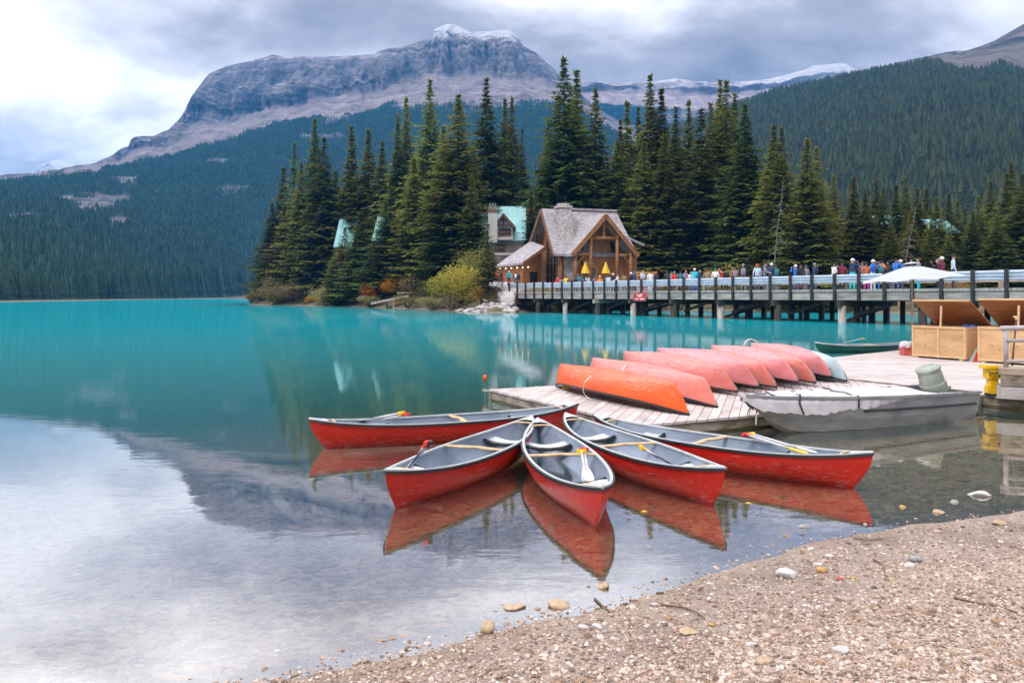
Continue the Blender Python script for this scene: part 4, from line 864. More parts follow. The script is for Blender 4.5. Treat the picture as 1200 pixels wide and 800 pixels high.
def gable_house(name, label, u0, u1, vr, ve, Yf, depth, wall, ridge_along='x', base=2.5, windows=(), group=None):
    "a house with a teal metal roof; ridge across the view ('x') or along it ('y')"
    X0, X1 = (u0-UC)*Yf/FPX, (u1-UC)*Yf/FPX; ze = CH-(ve-VH)*Yf/FPX; xm = (X0+X1)/2
    t = empty(name, (xm, Yf, base)); O = Vector((xm, Yf, base)); q = lambda x, y, z: Vector((x, y, z))-O
    if ridge_along == 'x':
        zr = CH-(vr-VH)*(Yf+depth/2)/FPX
        for y0, nm in ((Yf-.6, 0), (Yf+depth+.6, 1)):
            mb = MB(); slab(mb, [q(X0-.5, y0, ze-.4), q(X1+.5, y0, ze-.4), q(X1+.5, Yf+depth/2, zr), q(X0-.5, Yf+depth/2, zr)], .25); rf = mb.build('roof', TEAL, t)
            if nm == 0:
                for k in range(int((X1-X0)/.9)):
                    x = X0+.45+k*.9; mb = MB(); mb.bar(q(x, Yf-.6, ze-.33), q(x, Yf+depth/2, zr+.06), .08, .1); mb.build('roof_seam', TEAL, rf)
        for x in (X0, X1):
            mb = MB(); mb.prism([q(x, Yf, base), q(x, Yf+depth, base), q(x, Yf+depth, ze), q(x, Yf+depth/2, zr-.3), q(x, Yf, ze)], (-.12, 0, 0), (.12, 0, 0)); mb.build('gable_wall', wall, t)
        mb = MB(); mb.box(q(xm, Yf+.15, (base+ze)/2), (X1-X0-.3, .3, ze-base)); mb.build('wall', wall, t)
    else:
        zr = CH-(vr-VH)*Yf/FPX
        for sg in (-1, 1):
            mb = MB(); xe = xm+sg*((X1-X0)/2+.5); slab(mb, [q(xm, Yf-.8, zr), q(xe, Yf-.8, ze), q(xe, Yf+depth, ze), q(xm, Yf+depth, zr)], .3); mb.build('roof', TEAL, t)
        mb = MB(); mb.prism([q(X0, Yf, base), q(X1, Yf, base), q(X1, Yf, ze), q(xm, Yf, zr-.5), q(X0, Yf, ze)], (0, 0, 0), (0, .3, 0)); mb.build('gable_wall', wall, t)
    for (wu, wv, ww, wh) in windows:
        p = P(wu, wv, Yf)-O; k = Yf/FPX
        fr = MB(); fr.box(p+Vector((0, -.04, 0)), (ww*k+.3, .12, wh*k+.3)); f = fr.build('window', TIMBER, t); mb = MB(); mb.box(p+Vector((0, -.12, 0)), (ww*k, .06, wh*k)); mb.build('pane', GLASS, f)
    tag(t, label, 'building', group); return t
def inn():
    t = gable_house('inn', 'grey inn with teal metal roof, gabled dormer and balcony behind the log lodge', 548, 614, 242, 279, 140, 20, CREAM, windows=((586, 292, 10, 9),))
    O = t.location; k = 140/FPX; q = lambda u, v, Y: P(u, v, Y)-O
    # dormer
    Yd = 138.6
    for sg, ue in ((-1, 577.5), (1, 604.5)):
        mb = MB(); a = q(590, 249, Yd-.8); b = q(ue, 265.5, Yd-.8); slab(mb, [a, b, b+Vector((0, 9, 0)), a+Vector((0, 11, 0))], .25); d = mb.build('dormer_roof', TEAL, t)
        mb = MB(); mb.bar(a+Vector((0, -.1, -.3)), b+Vector((0, -.1, -.3)), .12, .35); mb.build('bargeboard', TIMBER, t)
    mb = MB(); mb.prism([q(580, 279, Yd), q(601, 279, Yd), q(601, 264, Yd), q(590, 252, Yd), q(580, 264, Yd)], (0, 0, 0), (0, .3, 0)); mb.build('dormer_wall', CREAM, t)
    for a, b in (((590, 252), (590, 264)), ((580, 264), (601, 264)), ((585, 258), (595, 258))):
        mb = MB(); mb.bar(q(*a, Yd-.1), q(*b, Yd-.1), .18, .22); mb.build('timber_strip', TIMBER, t)
    mb = MB(); mb.prism([q(585, 276, Yd-.05), q(599, 276, Yd-.05), q(599, 267, Yd-.05), q(585, 267, Yd-.05)], (0, 0, 0), (0, -.08, 0)); mb.build('balcony_door', GLASS, t)
    for zz, u0, u1 in ((272, 578, 601), (290, 580, 604)):
        bal = MB(); bal.bar(q(u0, zz, Yd-2), q(u1, zz, Yd-2), .12, .12); bal.bar(q(u0, zz+6.5, Yd-2), q(u1, zz+6.5, Yd-2), .12, .12); b = bal.build('balcony_rail', TIMBER, t)
        for i in range(12):
            mb = MB(); u = u0+(u1-u0)*i/11; mb.bar(q(u, zz, Yd-2), q(u, zz+6.5, Yd-2), .07, .07); mb.build('baluster', TIMBER, b)
        mb = MB(); mb.box((q(u0, zz+8, Yd-1)+q(u1, zz+8, Yd-1))/2, ((u1-u0)*k, 2.2, .4)); mb.build('balcony_floor', CREAM, t)
    mb = MB(); mb.box((q(577.5, 266, 136.8)), (1.5, 1.2, 5.2)); c = mb.build('chimney', CREAM, t)
    mb = MB(); mb.box((q(577.5, 247.5, 136.8)), (1.8, 1.5, .35)); mb.build('chimney_cap', TIMBER, c)
    for du in (-3, 0, 3): mb = MB(); p = q(577.5+du, 246, 136.8); mb.tube([p, p+Vector((0, 0, 1.1))], .16, 8); mb.build('flue', GREYWOOD, c)
inn()
gable_house('guest_house', 'tall wooden gable with teal roof peeping above the log lodge roof', 607, 648, 228, 246, 165, 14, ORANGEWOOD, 'y')
gable_house('guest_house', 'teal roofed building glimpsed behind the wide low spruce on the point', 394, 411, 257, 287, 187, 12, LOG, group='teal roofed houses among the trees')
gable_house('guest_house', 'longer teal roofed building glimpsed through trees in the middle of the point', 439, 505, 253, 279, 170, 14, LOG, group='teal roofed houses among the trees')
gable_house('guest_house', 'pale roofed building glimpsed between conifers right of the lodge', 774, 794, 230, 242, 170, 10, CREAM, group='teal roofed houses among the trees')
gable_house('cabin', 'small teal roofed cabin above the white patio umbrella', 1036, 1080, 252, 264, 141, 8, TIMBER, group='cabins beyond the bridge')
gable_house('cabin', 'small teal roofed cabin above the man in the flat cap', 1094, 1119, 257, 269, 136, 8, TIMBER, group='cabins beyond the bridge')
def closed_umbrella(u, vt, vb, Y, label):
    b = P(u, vb, Y); H = (vb-vt)*Y/FPX; t = empty('closed_parasol', b)
    mb = MB(); mb.tube([(0, 0, -.6), (0, 0, H*.3)], .05, 6); mb.build('pole', TIMBER, t)
    mb = MB(); rows = []
    for i in range(9):
        f = i/8; r = .07+.44*(1-f)**1.1; rows.append([Vector((math.cos(a)*r*(1+.16*math.cos(a*4)), math.sin(a)*r*(1+.16*math.cos(a*4)), H*(.12+.88*f)+.05*math.cos(a*8)*(1-f))) for a in [2*math.pi*k/24 for k in range(24)]])
    mb.grid(rows, closed=True); mb.add(rows[-1], [tuple(range(24))]); mb.build('canopy', YELLOW, t, smooth=True); tag(t, label, 'parasol', 'yellow closed parasols on the lodge terrace')
closed_umbrella(686, 307, 322, 111.5, 'closed yellow parasol before the lodge stone wall')
closed_umbrella(710, 307, 322, 111.5, 'closed yellow parasol before the lodge porch')
# bench by the lodge corner
def bench():
    p = P(757, 331, 108); t = empty('wooden_bench', p); mb = MB()
    mb.box((0, 0, .55), (2.6, .7, .1)); mb.build('seat', ORANGEWOOD, t)
    for z in (.95, 1.3): MB().box((0, .35, z), (2.6, .08, .24)).build('back_slat', ORANGEWOOD, t)
    for x in (-1.1, 1.1):
        MB().box((x, -.25, .1), (.12, .12, .8)).build('leg', ORANGEWOOD, t); MB().box((x, .3, .5), (.12, .12, 1.7)).build('leg', ORANGEWOOD, t)
    tag(t, 'orange wooden bench at the end of the lodge terrace', 'bench')
bench()

# ------------------------------------------------------------------ bridge
BLACK = mat('black_steel', (.012, .013, .016), (.025, .027, .03), scale=3, rough=.5)
GALV = mat('galvanised_steel', (.40, .47, .55), (.56, .63, .70), scale=2, rough=.4, metal=.35, stretch=(.3, .3, 3))
CONC = mat('edge_beam_timber', (.24, .22, .20), (.44, .41, .38), scale=1.2, stretch=(.5, .5, 3), rough=.95, rnd=.15)
PILE = mat('pile_timber', (.022, .019, .017), (.06, .052, .044), scale=2, stretch=(2, 2, .5), rough=.9)
PILEW = mat('pile_pale', (.25, .23, .21), (.46, .43, .40), scale=2.5, stretch=(2, 2, .5), rough=.9)
RAILW = mat('rail_wood', (.30, .23, .17), (.46, .37, .29), scale=2, stretch=(1, 1, 1), rough=.9)
L0 = Vector((-.23, 112, 0)); BD = (Vector((32.1, 53, 0))-L0).normalized(); BN = Vector((-BD.y, BD.x, 0))
BSP = 67.27/30
def bp(s, n, z): return L0+BD*s+BN*n+Vector((0, 0, z))
def bridge():
    O = bp(0, 0, 0); t = empty('bridge', O); q = lambda s, n, z: bp(s, n, z)-O
    NB = 44; S1 = NB*BSP; Wd = 6.0
    MB().bar(q(-.4, Wd/2, 2.36), q(S1, Wd/2, 2.36), Wd-.1, .42).build('deck', CONC, t)
    for i in range(NB+1):
        mb = MB(); mb.box((0, 0, 0), (.2, .22, 2.14), Matrix.Rotation(math.atan2(BD.y, BD.x)-math.pi/2, 3, 'Z')); p = mb.build('post', BLACK, t); p.location = q(i*BSP, -.16, 2.82)
    # three-wave rail, one length per bay
    prof = [(0, 0), (.07, .05), (.07, .14), (0, .20), (.07, .26), (.07, .36), (0, .42), (.07, .48), (.07, .58), (0, .64)]
    mb = MB(); rows = [[Vector((s, -x, z)) for x, z in prof] for s in (0, BSP)]; mb.grid(rows); rm = mb.mesh('guard_rail')
    ang = math.atan2(BD.y, BD.x)
    rm.materials.append(GALV)
    for i in range(NB):
        o = link(bpy.data.objects.new('guard_rail', rm), t); o.location = q(i*BSP, -.06, 3.14); o.rotation_euler = (0, 0, ang)
    for i in range(NB//2):       # timber face below the rail
        mb = MB(); mb.bar(q(i*2*BSP+.02, .02, 2.10), q((i+1)*2*BSP-.02, .02, 2.10), .16, .62); mb.build('edge_beam', CONC, t)
        mb = MB(); mb.bar(q(i*2*BSP+.01, .04, 2.54), q((i+1)*2*BSP-.01, .04, 2.54), .34, .2); mb.build('kerb_timber', PILEW, t)
    # far railing of squared wood
    for i in range(0, NB, 2):
        mb = MB(); mb.bar(q(i*BSP+.5, Wd, 2.5), q(i*BSP+.5, Wd, 4.02), .24, .24); mb.build('rail_post', RAILW, t)
    for z, h in ((3.72, .18), (3.2, .14)):
        for i in range(0, NB, 4): mb = MB(); mb.bar(q(i*BSP+.5, Wd+.1, z), q((i+4)*BSP+.45, Wd+.1, z), .2, h); mb.build('far_rail', RAILW, t)
    r = random.Random(4)
    for i in range(0, NB, 3):
        s = i*BSP+.6
        mb = MB(); mb.bar(q(s, -.5, 1.52), q(s, Wd+.4, 1.52), .42, .46); mb.build('pile_cap', PILE if r.random() < .6 else PILEW, t)
        for n in (.0, 1.7, 3.5, 5.4):
            mb = MB(); b = q(s+r.uniform(-.15, .15), n, 0); zb = hz((b+O).x, (b+O).y)-.4; mb.tube([Vector((b.x, b.y, zb)), Vector((b.x, b.y, 1.35))], .26 if n else .3, 9); o = mb.build('pile', PILE if n else (PILEW if i % 6 == 0 else PILE), t, smooth=True)
        if i % 6 == 0 and i: mb = MB(); mb.bar(q(s+.3, .2, .2), q(s+.3, 5.2, 1.3), .1, .26); mb.build('brace', PILE, t)
        mb = MB(); mb.bar(q(s+.1, 1.2, .6), q(s+BSP*1.5, 1.3, 1.45), .1, .26); mb.build('knee_brace', PILE, t)
        for kk in (1, 2):        # thinner braces further in
            mb = MB(); b = q(s+kk*BSP, 3.0+kk*1.2, 0); mb.tube([Vector((b.x, b.y, hz((b+O).x, (b+O).y)-.3)), Vector((b.x, b.y, 1.8))], .2, 7); mb.build('pile', PILE, t, smooth=True)
    for n in (.8, 2.3, 3.8, 5.3): mb = MB(); mb.bar(q(-.2, n, 1.93), q(S1, n, 1.93), .3, .42); mb.build('stringer', PILE, t)
    tag(t, 'long timber footbridge with black posts and galvanised rail over turquoise water', 'bridge')
bridge()
# sign on the bridge
SIGNRED = mat('sign_red', (.55, .02, .025), (.62, .03, .03), scale=1, rough=.5); WHITE = mat('white_paint', (.75, .75, .75), (.82, .82, .82), scale=2, rough=.5)
def bridge_sign():
    s0 = 0
    for k in range(400):
        p = bp(k*.1, -.36, 0)
        if UC+FPX*p.x/p.y >= 750: s0 = k*.1; break
    c = bp(s0, -.40, 2.04); t = empty('red_sign', c, math.atan2(BD.y, BD.x))
    w = 14.2*c.y/FPX/.53; h = 9.6*c.y/FPX
    w = min(w, 2.1)
    MB().box((0, 0, 0), (w, .05, h)).build('board', SIGNRED, t)
    for (x, z, ww, hh) in ((0, h/2, w+.06, .04), (0, -h/2, w+.06, .04), (w/2, 0, .04, h+.06), (-w/2, 0, .04, h+.06)): MB().box((x, -.01, z), (ww, .06, hh)).build('border', GREYWOOD, t)
    cu = bpy.data.curves.new('lettering', 'FONT'); cu.body = 'legal!'; cu.size = h*.52; cu.extrude = .006; cu.align_x = 'CENTER'; cu.offset = .012
    tmp = bpy.data.objects.new('tmp', cu); COL.objects.link(tmp); dg = bpy.context.evaluated_depsgraph_get(); me = bpy.data.meshes.new_from_object(tmp.evaluated_get(dg)); bpy.data.objects.remove(tmp)
    o = mesh_obj('lettering', me, t, WHITE); o.rotation_euler = (R(90), 0, 0); o.location = (0, -.036, .02); o.scale = (1.0, 1, 1)
    for x, ww in ((-w*.24, w*.26), (w*.2, w*.36)): MB().box((x, -.032, -h*.26), (ww, .012, h*.13)).build('small_print', WHITE, t)
    tag(t, 'small red sign with white lettering hung on the bridge face', 'sign')
bridge_sign()
# boulders at the bridge end
BOULDER = mat('boulder', (.30, .28, .275), (.52, .49, .475), scale=1.6, rough=.95, bump=1, bscale=4, rnd=.15)
def rock_mesh(seed, sub=2, flat=1.0, jag=.35):
    bm = bmesh.new(); bmesh.ops.create_icosphere(bm, subdivisions=sub, radius=.5); r = random.Random(seed)
    dirs = [(Vector((r.gauss(0, 1), r.gauss(0, 1), r.gauss(0, 1))).normalized(), r.uniform(.26, .46)) for _ in range(9)]
    for v in bm.verts:
        for d, h in dirs:
            k = v.co.dot(d)
            if k > h: v.co -= d*(k-h)*.85
        v.co *= 1+jag*.3*(r.random()-.5); v.co.z *= flat
    me = bpy.data.meshes.new('rock'); bm.to_mesh(me); bm.free(); return me
ROCKS = [rock_mesh(s, 2, .8) for s in range(6)]
def put_rock(name, p, size, m, label, group, cat='boulder', rz=None, k=None, mesh=None):
    me = mesh or ROCKS[(k if k is not None else random.randrange(6)) % 6]
    if not me.materials: me.materials.append(None)
    o = link(bpy.data.objects.new(name, me)); o.location = p; o.scale = size if hasattr(size, '__len__') else (size,)*3
    o.rotation_euler = (random.uniform(-.3, .3), random.uniform(-.3, .3), rz if rz is not None else random.random()*6.28)
    o.material_slots[0].link = 'OBJECT'; o.material_slots[0].material = m; tag(o, label, cat, group); return o
random.seed(11)
k = 0
for row, (v0, n, u0, u1) in enumerate(((364.5, 9, 556, 603), (360.5, 9, 560, 604), (356.5, 8, 565, 604), (351.5, 8, 570, 604), (347.5, 5, 583, 604))):
    for i in range(n):
        u = u0+(u1-u0)*(i+random.uniform(.2, .8))/n; Y = 107.2+row*1.25; z = CH-(v0+random.uniform(-1, 1)-VH)*Y/FPX
        put_rock('boulder', ((u-UC)*Y/FPX, Y, z-.15), (random.uniform(.9, 1.7), random.uniform(.9, 1.5), random.uniform(.8, 1.2)), BOULDER, 'pale angular boulder heaped against the end of the bridge', 'riprap boulders at the bridge end')
for i, (u, v, s) in enumerate(((494, 361.5, 1.6), (503, 360.5, 1.9), (512, 362, 1.4), (538, 364.5, 1.2), (548, 364.8, 1.5), (460, 360, 1.2), (420, 359, 1.3), (380, 358, 1.4), (352, 357.5, 1.5))):
    p = W(u, v); put_rock('shore_rock', (p.x, p.y+.6, .05), (s*1.6, s, s*.6), BOULDER, 'flat pale rock lying along the waterline of the point', 'rocks along the waterline of the point')
# gangway on the point
def gangway():
    a = P(436, 354.2, 150); b = P(480, 345.2, 147); t = empty('gangway', (a+b)/2); O = (a+b)/2; d = (b-a); n = 12
    for i in range(n):
        p0 = a+d*(i/n)-O; p1 = a+d*((i+.93)/n)-O; MB().prism([p0+Vector((0, -1, 0)), p1+Vector((0, -1, 0)), p1+Vector((0, 1.2, 0)), p0+Vector((0, 1.2, 0))], (0, 0, 0), (0, 0, -.12)).build('plank', PILEW, t)
    for y in (-1, 1.2): MB().bar(a-O+Vector((0, y, -.25)), b-O+Vector((0, y, -.25)), .14, .3).build('stringer', BOULDER, t)
    for f, m in ((.06, PILE), (.42, PILE), (.6, RAILW), (.97, RAILW)):
        p = a+d*f-O; MB().tube([p+Vector((0, -.9, -.2)), Vector((p.x, p.y-.9, -O.z-1.2))], .16, 7).build('support_post', m, t)
    MB().bar(b-O+Vector((-2.2, 0, .3)), b-O+Vector((.8, 0, .35)), .5, .3).build('end_board', PILEW, t)
    tag(t, 'pale wooden gangway on posts sloping down to the water at the point', 'gangway')
gangway()

# ------------------------------------------------------------------ people
def person_mesh(pose, seed=0):
    me = bpy.data.meshes.new('body'); J = {}
    J['pel'] = ((0, 0, .95), (.145, .105)); J['wst'] = ((0, 0, 1.10), (.135, .10)); J['che'] = ((0, -.01, 1.33), (.165, .115)); J['nec'] = ((0, 0, 1.47), (.055, .055))
    J['hea'] = ((0, -.015, 1.60), (.082, .095)); J['top'] = ((0, -.01, 1.70), (.07, .08)); J['nose'] = ((0, -.115, 1.585), (.014, .014))
    E = [('pel', 'wst'), ('wst', 'che'), ('che', 'nec'), ('nec', 'hea'), ('hea', 'top'), ('hea', 'nose')]
    arms = {'stand': ((.25, .0, 1.16), (.24, -.08, .92)), 'photo': ((.27, -.18, 1.24), (.10, -.30, 1.52)), 'lean': ((.27, -.14, 1.18), (.2, -.38, 1.08)), 'raise': ((.3, -.12, 1.46), (.26, -.26, 1.72)), 'cross': ((.25, -.05, 1.16), (.03, -.20, 1.12)), 'walk': ((.25, .1, 1.17), (.22, -.02, .93))}
    for sg, sd in ((-1, 'l'), (1, 'r')):
        pz = pose
        if pose == 'onearm': pz = 'raise' if sg > 0 else 'stand'
        if pose == 'phone': pz = 'photo' if sg > 0 else 'cross'
        el, wr = arms[pz if pz in arms else 'stand']
        J['sh'+sd] = ((sg*.175, 0, 1.41), (.07, .07)); J['el'+sd] = ((sg*el[0], el[1], el[2]), (.05, .05)); J['wr'+sd] = ((sg*wr[0], wr[1], wr[2]), (.036, .036))
        w = Vector(J['wr'+sd][0]); e = Vector(J['el'+sd][0]); h = w+(w-e).normalized()*.09; J['ha'+sd] = (tuple(h), (.042, .028))
        E += [('che', 'sh'+sd), ('sh'+sd, 'el'+sd), ('el'+sd, 'wr'+sd), ('wr'+sd, 'ha'+sd)]
        st = .16*sg if pose == 'walk' else .0
        J['hi'+sd] = ((sg*.095, 0, .88), (.095, .095)); J['kn'+sd] = ((sg*.11, -.02+st*.6, .49), (.065, .065)); J['an'+sd] = ((sg*.12, .02+st, .09), (.045, .045)); J['to'+sd] = ((sg*.13, -.13+st, .035), (.04, .032))
        E += [('pel', 'hi'+sd), ('hi'+sd, 'kn'+sd), ('kn'+sd, 'an'+sd), ('an'+sd, 'to'+sd)]
    ks = list(J); me.from_pydata([J[k][0] for k in ks], [(ks.index(a), ks.index(b)) for a, b in E], [])
    o = bpy.data.objects.new('tmp', me); COL.objects.link(o)
    o.modifiers.new('s', 'SKIN'); sv = me.skin_vertices[0].data
    for i, k in enumerate(ks): sv[i].radius = J[k][1]
    sv[0].use_root = True
    sb = o.modifiers.new('d', 'SUBSURF'); sb.levels = 1; sb.render_levels = 1
    dg = bpy.context.evaluated_depsgraph_get(); dg.update(); out = bpy.data.meshes.new_from_object(o.evaluated_get(dg)); bpy.data.objects.remove(o)
    for _ in range(4): out.materials.append(None)          # 0 skin, 1 top, 2 trousers, 3 shoes
    hands = [Vector(J['ha'+s][0]) for s in 'lr']+[Vector(J['wr'+s][0]) for s in 'lr']
    for p in out.polygons:
        c = p.center; m = 1
        if c.z > 1.50 and abs(c.x) < .13 and c.y > -.16 and not any((c-h).length < .05 for h in hands): m = 0
        if any((c-h).length < .075 for h in hands[:2]) : m = 0
        if c.z < .98 and abs(c.x) < .2 and not any((c-h).length < .1 for h in hands): m = 2
        if c.z < .075: m = 3
        p.material_index = m
    out.shade_smooth(); return out
POSES = {p: person_mesh(p) for p in ('stand', 'photo', 'lean', 'raise', 'onearm', 'phone', 'cross', 'walk')}
def cap_mesh(brim):
    mb = MB(); rows = []
    for i in range(6):
        f = i/5; r = .108*math.cos(f*1.5); z = 1.615+.125*math.sin(f*1.5)
        rows.append([Vector((math.cos(a)*r, -.01+math.sin(a)*r*1.12, z)) for a in [2*math.pi*k/14 for k in range(14)]])
    mb.grid(rows, closed=True)
    if brim: mb.prism([Vector((-.09, -.10, 1.635)), Vector((-.06, -.2, 1.63)), Vector((.06, -.2, 1.63)), Vector((.09, -.10, 1.635))], (0, 0, 0), (0, 0, .012))
    me = mb.mesh('hat', True); me.materials.append(None); return me
def hair_mesh(long):
    mb = MB(); rows = []
    for i in range(6):
        f = i/5; r = .104*math.cos(f*1.5); z = (1.60 if not long else 1.5)+(.125 if not long else .235)*math.sin(f*1.5)
        rows.append([Vector((math.cos(a)*r, (.018 if math.sin(a) < 0 else .0)+math.sin(a)*r*(1.0 if math.sin(a) > 0 else .8)+.012, z+(.045 if math.sin(a) < -.2 and i < 2 else 0))) for a in [2*math.pi*k/14 for k in range(14)]])
    mb.grid(rows, closed=True); me = mb.mesh('hair', True); me.materials.append(None); return me
def pack_mesh():
    mb = MB(); rows = []
    for z, w, d in ((1.0, .11, .05), (1.03, .15, .09), (1.25, .15, .10), (1.40, .13, .08), (1.44, .08, .04)):
        rows.append([Vector((math.cos(a)*w, .15+math.sin(a)*d, z)) for a in [2*math.pi*k/12 for k in range(12)]])
    mb.grid(rows, closed=True); mb.add(rows[0], [tuple(range(12))]); mb.add(rows[-1], [tuple(range(12))]); me = mb.mesh('backpack', True); me.materials.append(None); return me
CAPS = [cap_mesh(False), cap_mesh(True)]; HAIRS = [hair_mesh(False), hair_mesh(True)]; PACK = pack_mesh()
CC = dict(orange=(.75, .20, .02), magenta=(.55, .04, .35), cyan=(.02, .48, .60), black=(.015, .015, .018), white=(.72, .72, .74), navy=(.02, .035, .10), red=(.62, .03, .025), yellow=(.72, .45, .03), maroon=(.16, .02, .05), teal=(.02, .17, .22), purple=(.22, .05, .30), pale=(.45, .55, .66), grey=(.20, .20, .24), mauve=(.28, .18, .24), rust=(.40, .12, .05), blue=(.03, .14, .48), denim=(.07, .11, .20), khaki=(.25, .19, .11), brown=(.07, .035, .02), dark=(.03, .03, .04), pink=(.6, .3, .33), skin=(.50, .28, .19))
def cloth(c): return mat('cloth_'+c, CC[c], tuple(min(1, x*1.25+.004) for x in CC[c]), scale=9, rough=.9)
SKIN = mat('skin', (.46, .25, .17), (.55, .31, .21), scale=3, rough=.6)
def person(p, H, rz, pose, top, trousers, head, label, group=None, pack=None):
    t = empty('person', p, rz); s = H/1.74
    b = link(bpy.data.objects.new('body', POSES[pose]), t); b.scale = (s, s, s)
    for i, m in enumerate((SKIN, cloth(top), cloth(trousers), cloth('dark'))): b.material_slots[i].link = 'OBJECT'; b.material_slots[i].material = m
    kind, colr = head.split(':'); me = {'cap': CAPS[1], 'beanie': CAPS[0], 'hair': HAIRS[0], 'long': HAIRS[1]}[kind]
    for nm, mesh, c in [('cap' if kind in ('cap', 'beanie') else 'hair', me, colr)]+([('backpack', PACK, pack)] if pack else []):
        o = link(bpy.data.objects.new(nm, mesh), t); o.scale = (s, s, s); o.material_slots[0].link = 'OBJECT'; o.material_slots[0].material = cloth(c)
    tag(t, label, 'person', group); return t
def on_bridge(u, n):
    "point of the deck seen at column u, n metres from the near edge"
    A = bp(0, n, 0); k = (u-UC)/FPX; s = (k*A.y-A.x)/(BD.x-k*BD.y); return bp(s, n, 2.58)
GP = 'sightseers on the bridge'
def pb(u, vh, n, turn, pose, top, tr, head, label, pack=None):
    p = on_bridge(u, n); H = CH+(VH-vh)*p.y/FPX-p.z; H = max(1.75, min(2.65, H))
    person(p, H, R(turn), pose, top, tr, head, label, GP, pack)
